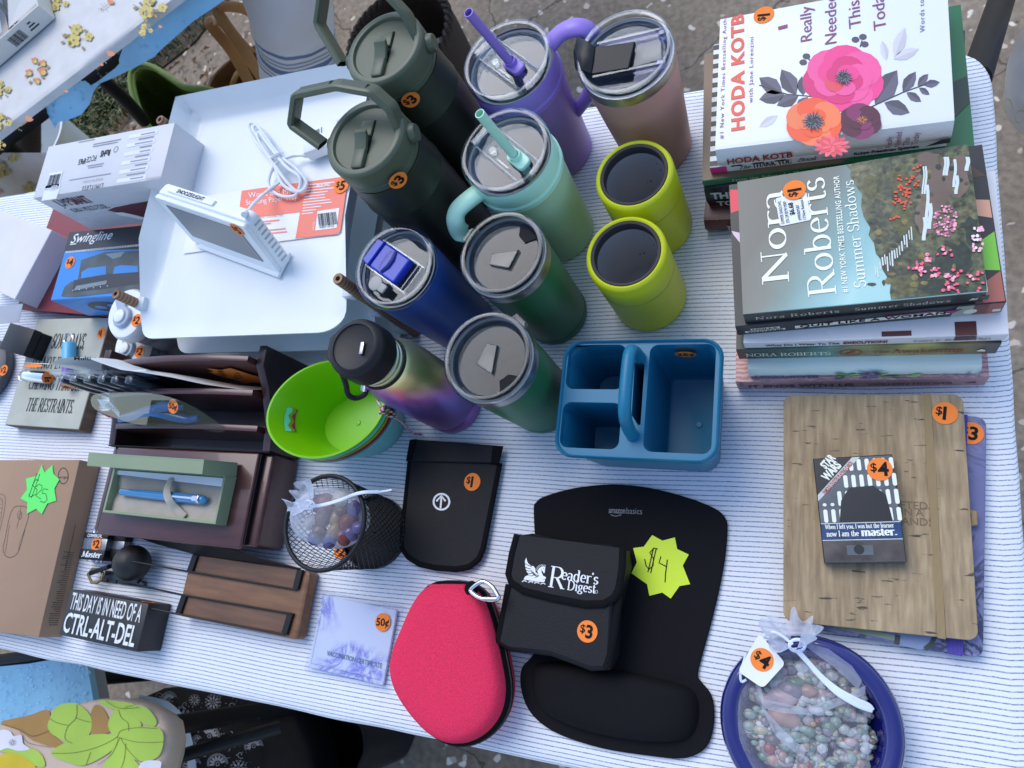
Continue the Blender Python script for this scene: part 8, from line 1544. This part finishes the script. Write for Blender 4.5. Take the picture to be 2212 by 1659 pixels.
b. rect(X_(.012),X_(.988),Y_(.99),Y_(.012),mp,0,0)
for k,(fx,f0,f1)in enumerate([(.06+.1*i,.33 if i>1 else.44,.47)for i in range(10)]+[(.06+.1*i,.50,.625)for i in range(10)]+[(.45+.1*i,.03,.14)for i in range(6)]+[(.36+.1*i,.18,.30)for i in range(7)]):b. poly([(x,y)for x,y in rrect(X_(fx),X_(fx+.052),Y_(f1),Y_(f0),.0014,4)],mp,.0001,1)
b. poly([(X_(.25),Y_(.625)),(X_(.30),Y_(.42)),(X_(.42),Y_(.30)),(X_(.72),Y_(.29)),(X_(.86),Y_(.38)),(X_(.90),Y_(.625))],mp,.00015,2)
b. poly([(X_(.01),Y_(.36)),(X_(.01),Y_(.01)),(X_(.56),Y_(.01))],mp,.0002,2);b. poly([(X_(.01),Y_(.42)),(X_(.01),Y_(.36)),(X_(.50),Y_(.01)),(X_(.60),Y_(.01))],mp,.00025,3)
ang=atan2(Y_(.01)-Y_(.36),X_(.50)-X_(.01));md=plane((X_(.01),Y_(.36),hd_+.0002),(cos(ang),sin(ang),0),(-sin(ang),cos(ang),0));Ld=hypot(X_(.50)-X_(.01),Y_(.01)-Y_(.36));wd_=.0052
b. text("FAMOUS QUOTES PLAYING CARDS",Ld*.10,-.0042,.0034,md,width=Ld*.82,m=4,bold=.03,h=.0004,space=1.0);b. text("STAR",Ld*.50,.0092,.0062,md,width=Ld*.30,m=1,bold=.05,h=.0004);b. text("WARS",Ld*.33,.0016,.0066,md,width=Ld*.42,m=1,bold=.05,h=.0004)
b. rect(X_(.012),X_(.988),Y_(.79),Y_(.635),mp,.0002,5);b. rect(X_(.012),X_(.988),Y_(.637),Y_(.632),mp,.0003,1);b. rect(X_(.012),X_(.988),Y_(.793),Y_(.788),mp,.0003,1);b. text("When I left you, I was but the learner;",X_(.06),Y_(.685),.0036,mp,width=w_*.86,m=1,h=.0004,font='serif',thick=.09,thin=.05);b. text("now I am the",X_(.07),Y_(.755),.0044,mp,width=w_*.40,m=1,h=.0004,font='serif',thick=.09,thin=.05);b. text("master.",X_(.50),Y_(.755),.0062,mp,width=w_*.43,m=1,h=.0004,font='serif',thick=.12,thin=.06)
b. rect(X_(.012),X_(.988),Y_(.985),Y_(.80),mp,.0001,6);b. rect(X_(.30),X_(.62),Y_(.93),Y_(.84),mp,.0002,0);b. disc(X_(.45),Y_(.88),.004,mp,.0003,2)
b. build("printed_face",[mat("grey print panel",(.10,.115,.125),.3,var=.3,vs_=60),card("white light print",(220,232,236)),mat("black print",(.012,.013,.016),.3),card("silver print",(184,196,206)),mat("red print",(.35,.03,.035),.3),mat("deep blue print",(.012,.045,.14),.3,var=.6,vs_=120),mat("dim sepia print",(.06,.05,.045),.3,var=.8,vs_=50)],t,smooth=0)
sticker(t,plane((*tuple(loc(t,1900,1014,ZD))[:2],hd_+.0008),(1,-.03,0),(.03,1,0)),"$4",0.0098)
cB=P(1748,1566,.030);t=thing("cobalt_bowl","glossy cobalt blue bowl with a thick rolled rim, cut by the bottom edge","bowl",(cB. x,cB. y,0));R0=.0705
M_cob=mat("cobalt glaze",(.010,.011,.135),.06,var=.06,coat=1.0);b=MB();b. lathe([(.040,0),(.046,.001),(.056,.010),(.064,.022),(R0-.001,.0285),(R0,.0318),(R0-.002,.0352),(R0-.006,.0372),(R0-.011,.0368),(R0-.0148,.0340),(R0-.0165,.0295),(R0-.0185,.022),(R0-.024,.013),(R0-.034,.008),(.001,.0075)],90,cap1=False);b. build("bowl_body",M_cob,t,smooth=80)
peb=MB();r8=random. Random(33);pm=[(.30,.33,.30),(.10,.16,.11),(.20,.26,.21),(.45,.47,.45),(.17,.15,.17),(.30,.19,.15),(.36,.33,.22),(.20,.05,.03),(.36,.27,.27),(.12,.10,.10),(.32,.22,.08),(.10,.26,.38)];wts=(9,8,9,7,6,4,5,3,4,4,2,1)
for i in range(560):
 a=r8. uniform(0,2*pi);d=.0490*sqrt(r8. random());k=r8. choices(range(12),wts)[0];s_=r8. choice((.0024,.003,.0034,.004,.005));z=.0245+.005*(1-(d/.049)**2)+r8. uniform(-.006,.0015)
 peb. ball((d*cos(a),d*sin(a)+.001,z),s_,k,n=8,sc=(r8. uniform(.8,1.5),r8. uniform(.7,1.1),r8. uniform(.5,.8)),T=None)
for px,py,s_,k in((1708,1490,.0085,4),(1690,1505,.0095,8),(1745,1492,.006,5),(1693,1548,.010,5),(1718,1475,.0055,1)):
 v=P(px,py,.031)-Vector((cB. x,cB. y,0));peb. ball(tuple(v),s_,k,n=14,sc=(1.25,.8,.55),jit=.3)
po=peb. build("pebbles",[mat("pebble %s"%n_,tuple(v*1.25 for v in c_),.28,var=.3,vs_=60)for n_,c_ in zip(("grey green","dark green","sage","white","violet grey","brown","straw","red","rose","black","amber","turquoise"),pm)],loc=(cB. x,cB. y,0));struct(po,'stuff');tag(po,"many small mixed polished pebbles inside the gauze bag in the cobalt bowl","pebbles")
tg=thing("pebble_bag","white gauze drawstring bag full of pebbles lying in the cobalt bowl","gauze bag",(cB. x,cB. y,.0));lg=lambda px,py,z:loc(tg,px,py,z)
b=MB();n=48
bo=[lg(748+1000+0*i,0,0)for i in range(0)]
ol_=smooth_pts([(x,y,0)for x,y in((1610,1468),(1640,1420),(1690,1398),(1725,1380),(1790,1400),(1840,1440),(1868,1478),(1872,1540),(1878,1640),(1880,1720),(1740,1760),(1620,1720),(1596,1620),(1590,1520))],4,True);cg_=lg(1740,1560,.034);n=len(ol_);ov_=[lg(v. x,v. y,.0318)for v in ol_]
for k,z in((1.0,.0315),(.96,.0345),(.8,.0362),(.5,.0372),(.2,.0376),(0,.0376)):
 for v in ov_:q_=cg_. lerp(v,k);b. v. append((q_. x,q_. y,z+(.0013*mnoise. noise(Vector((q_. x*45,q_. y*45,4)))if 0<k<1 else 0)))
for k in range(5):
 for i in range(n):j=(i+1)%n;b. f. append((k*n+i,k*n+j,(k+1)*n+j,(k+1)*n+i));b. m. append(0)
b. build("gauze",M_gauze,tg,smooth=80)
b=MB()
def fold(pts,h=.0388):
 b. v+=[tuple(lg(x,y,h+dz))for x,y,dz in pts];n0=len(b. v)-len(pts);b. f. append(tuple(range(n0,len(b. v))));b. m. append(0)
fold([(1620,1440,0),(1632,1440,.001),(1650,1510,.0015),(1740,1530,.002),(1830,1500,.001),(1870,1480,0),(1868,1500,0),(1800,1530,.001),(1750,1545,.001),(1690,1540,.001),(1648,1530,0)])
fold([(1735,1385,.002),(1790,1402,.001),(1840,1438,0),(1862,1470,-.001),(1854,1490,-.001),(1800,1440,.001),(1742,1398,.002)])
fold([(1640,1520,0),(1655,1535,0),(1690,1575,0),(1740,1620,0),(1735,1640,0),(1675,1590,0)])
b. build("gauze_folds",sheer("folded gauze",(.80,.84,.96),.32),tg,smooth=0)
ruffle(tg,lg(1716,1388,.040),.0255,.022,(-.15,.95,.75),M_gauze2,seed=5,turns=8)
b=MB();b. tube([lg(1722+17*cos(k),1394+13*sin(k),.044)for k in[2*pi*i/24 for i in range(24)]],.0014,6,closed=True)
for off in(0,1):b. tube(smooth_pts([lg(*p)for p in((1722,1405,.046),(1745,1430,.046),(1775,1462+3*off,.045),(1810,1490+8*off,.044),(1850,1512+10*off,.042),(1876,1524+8*off,.040),(1884,1534,.039))],6),.0021,7,flat=.4,up=(0,0,1))
b. tube(smooth_pts([lg(*p)for p in((1712,1392,.044),(1690,1374,.045),(1670,1366,.045),(1650,1374,.043),(1640,1390,.043))],6),.0013,6);b. tube(smooth_pts([lg(*p)for p in((1612,1410,.041),(1608,1425,.04),(1600,1455,.039),(1602,1472,.038),(1612,1468,.038))],5),.0012,6);b. build("drawstring",M_cord,tg)
pt=thing("price_card_tag","white rounded square card tag with an orange $4 sticker tied to the pebble bag","price tag",tuple(P(1642,1428,.0445)));q=[tuple(loc(pt,*p,.0445))[:2]for p in((1594,1450),(1648,1487),(1697,1433),(1640,1368))]
def rounded(q,r_):
 o=[]
 for i in range(len(q)):
  a_,v,c_=Vector(q[i-1]),Vector(q[i]),Vector(q[(i+1)%len(q)]);d1,d2=(a_-v). normalized(),(c_-v). normalized();p0,p1=v+d1*r_,v+d2*r_;o+=[tuple(p0*(1-s_)**2+v*2*s_*(1-s_)+p1*s_**2)for s_ in(0,.25,.5,.75,1)]
 return o
b=MB();b. prism(rounded(q,.004),0,.0007);b. build("tag_card",M_white,pt,smooth=0);sticker(pt,plane((*tuple(loc(pt,1646,1425,.0452))[:2],.0008),(.9,-.42,0),(.42,.9,0)),"$4",0.0093)
for o_ in list(bpy. data. objects):
 for k in('w','d','t'):
  if k in o_. keys():del o_[k]
print("objects",len(bpy. data. objects),"polys",sum(len(m. polygons)for m in bpy. data. meshes))
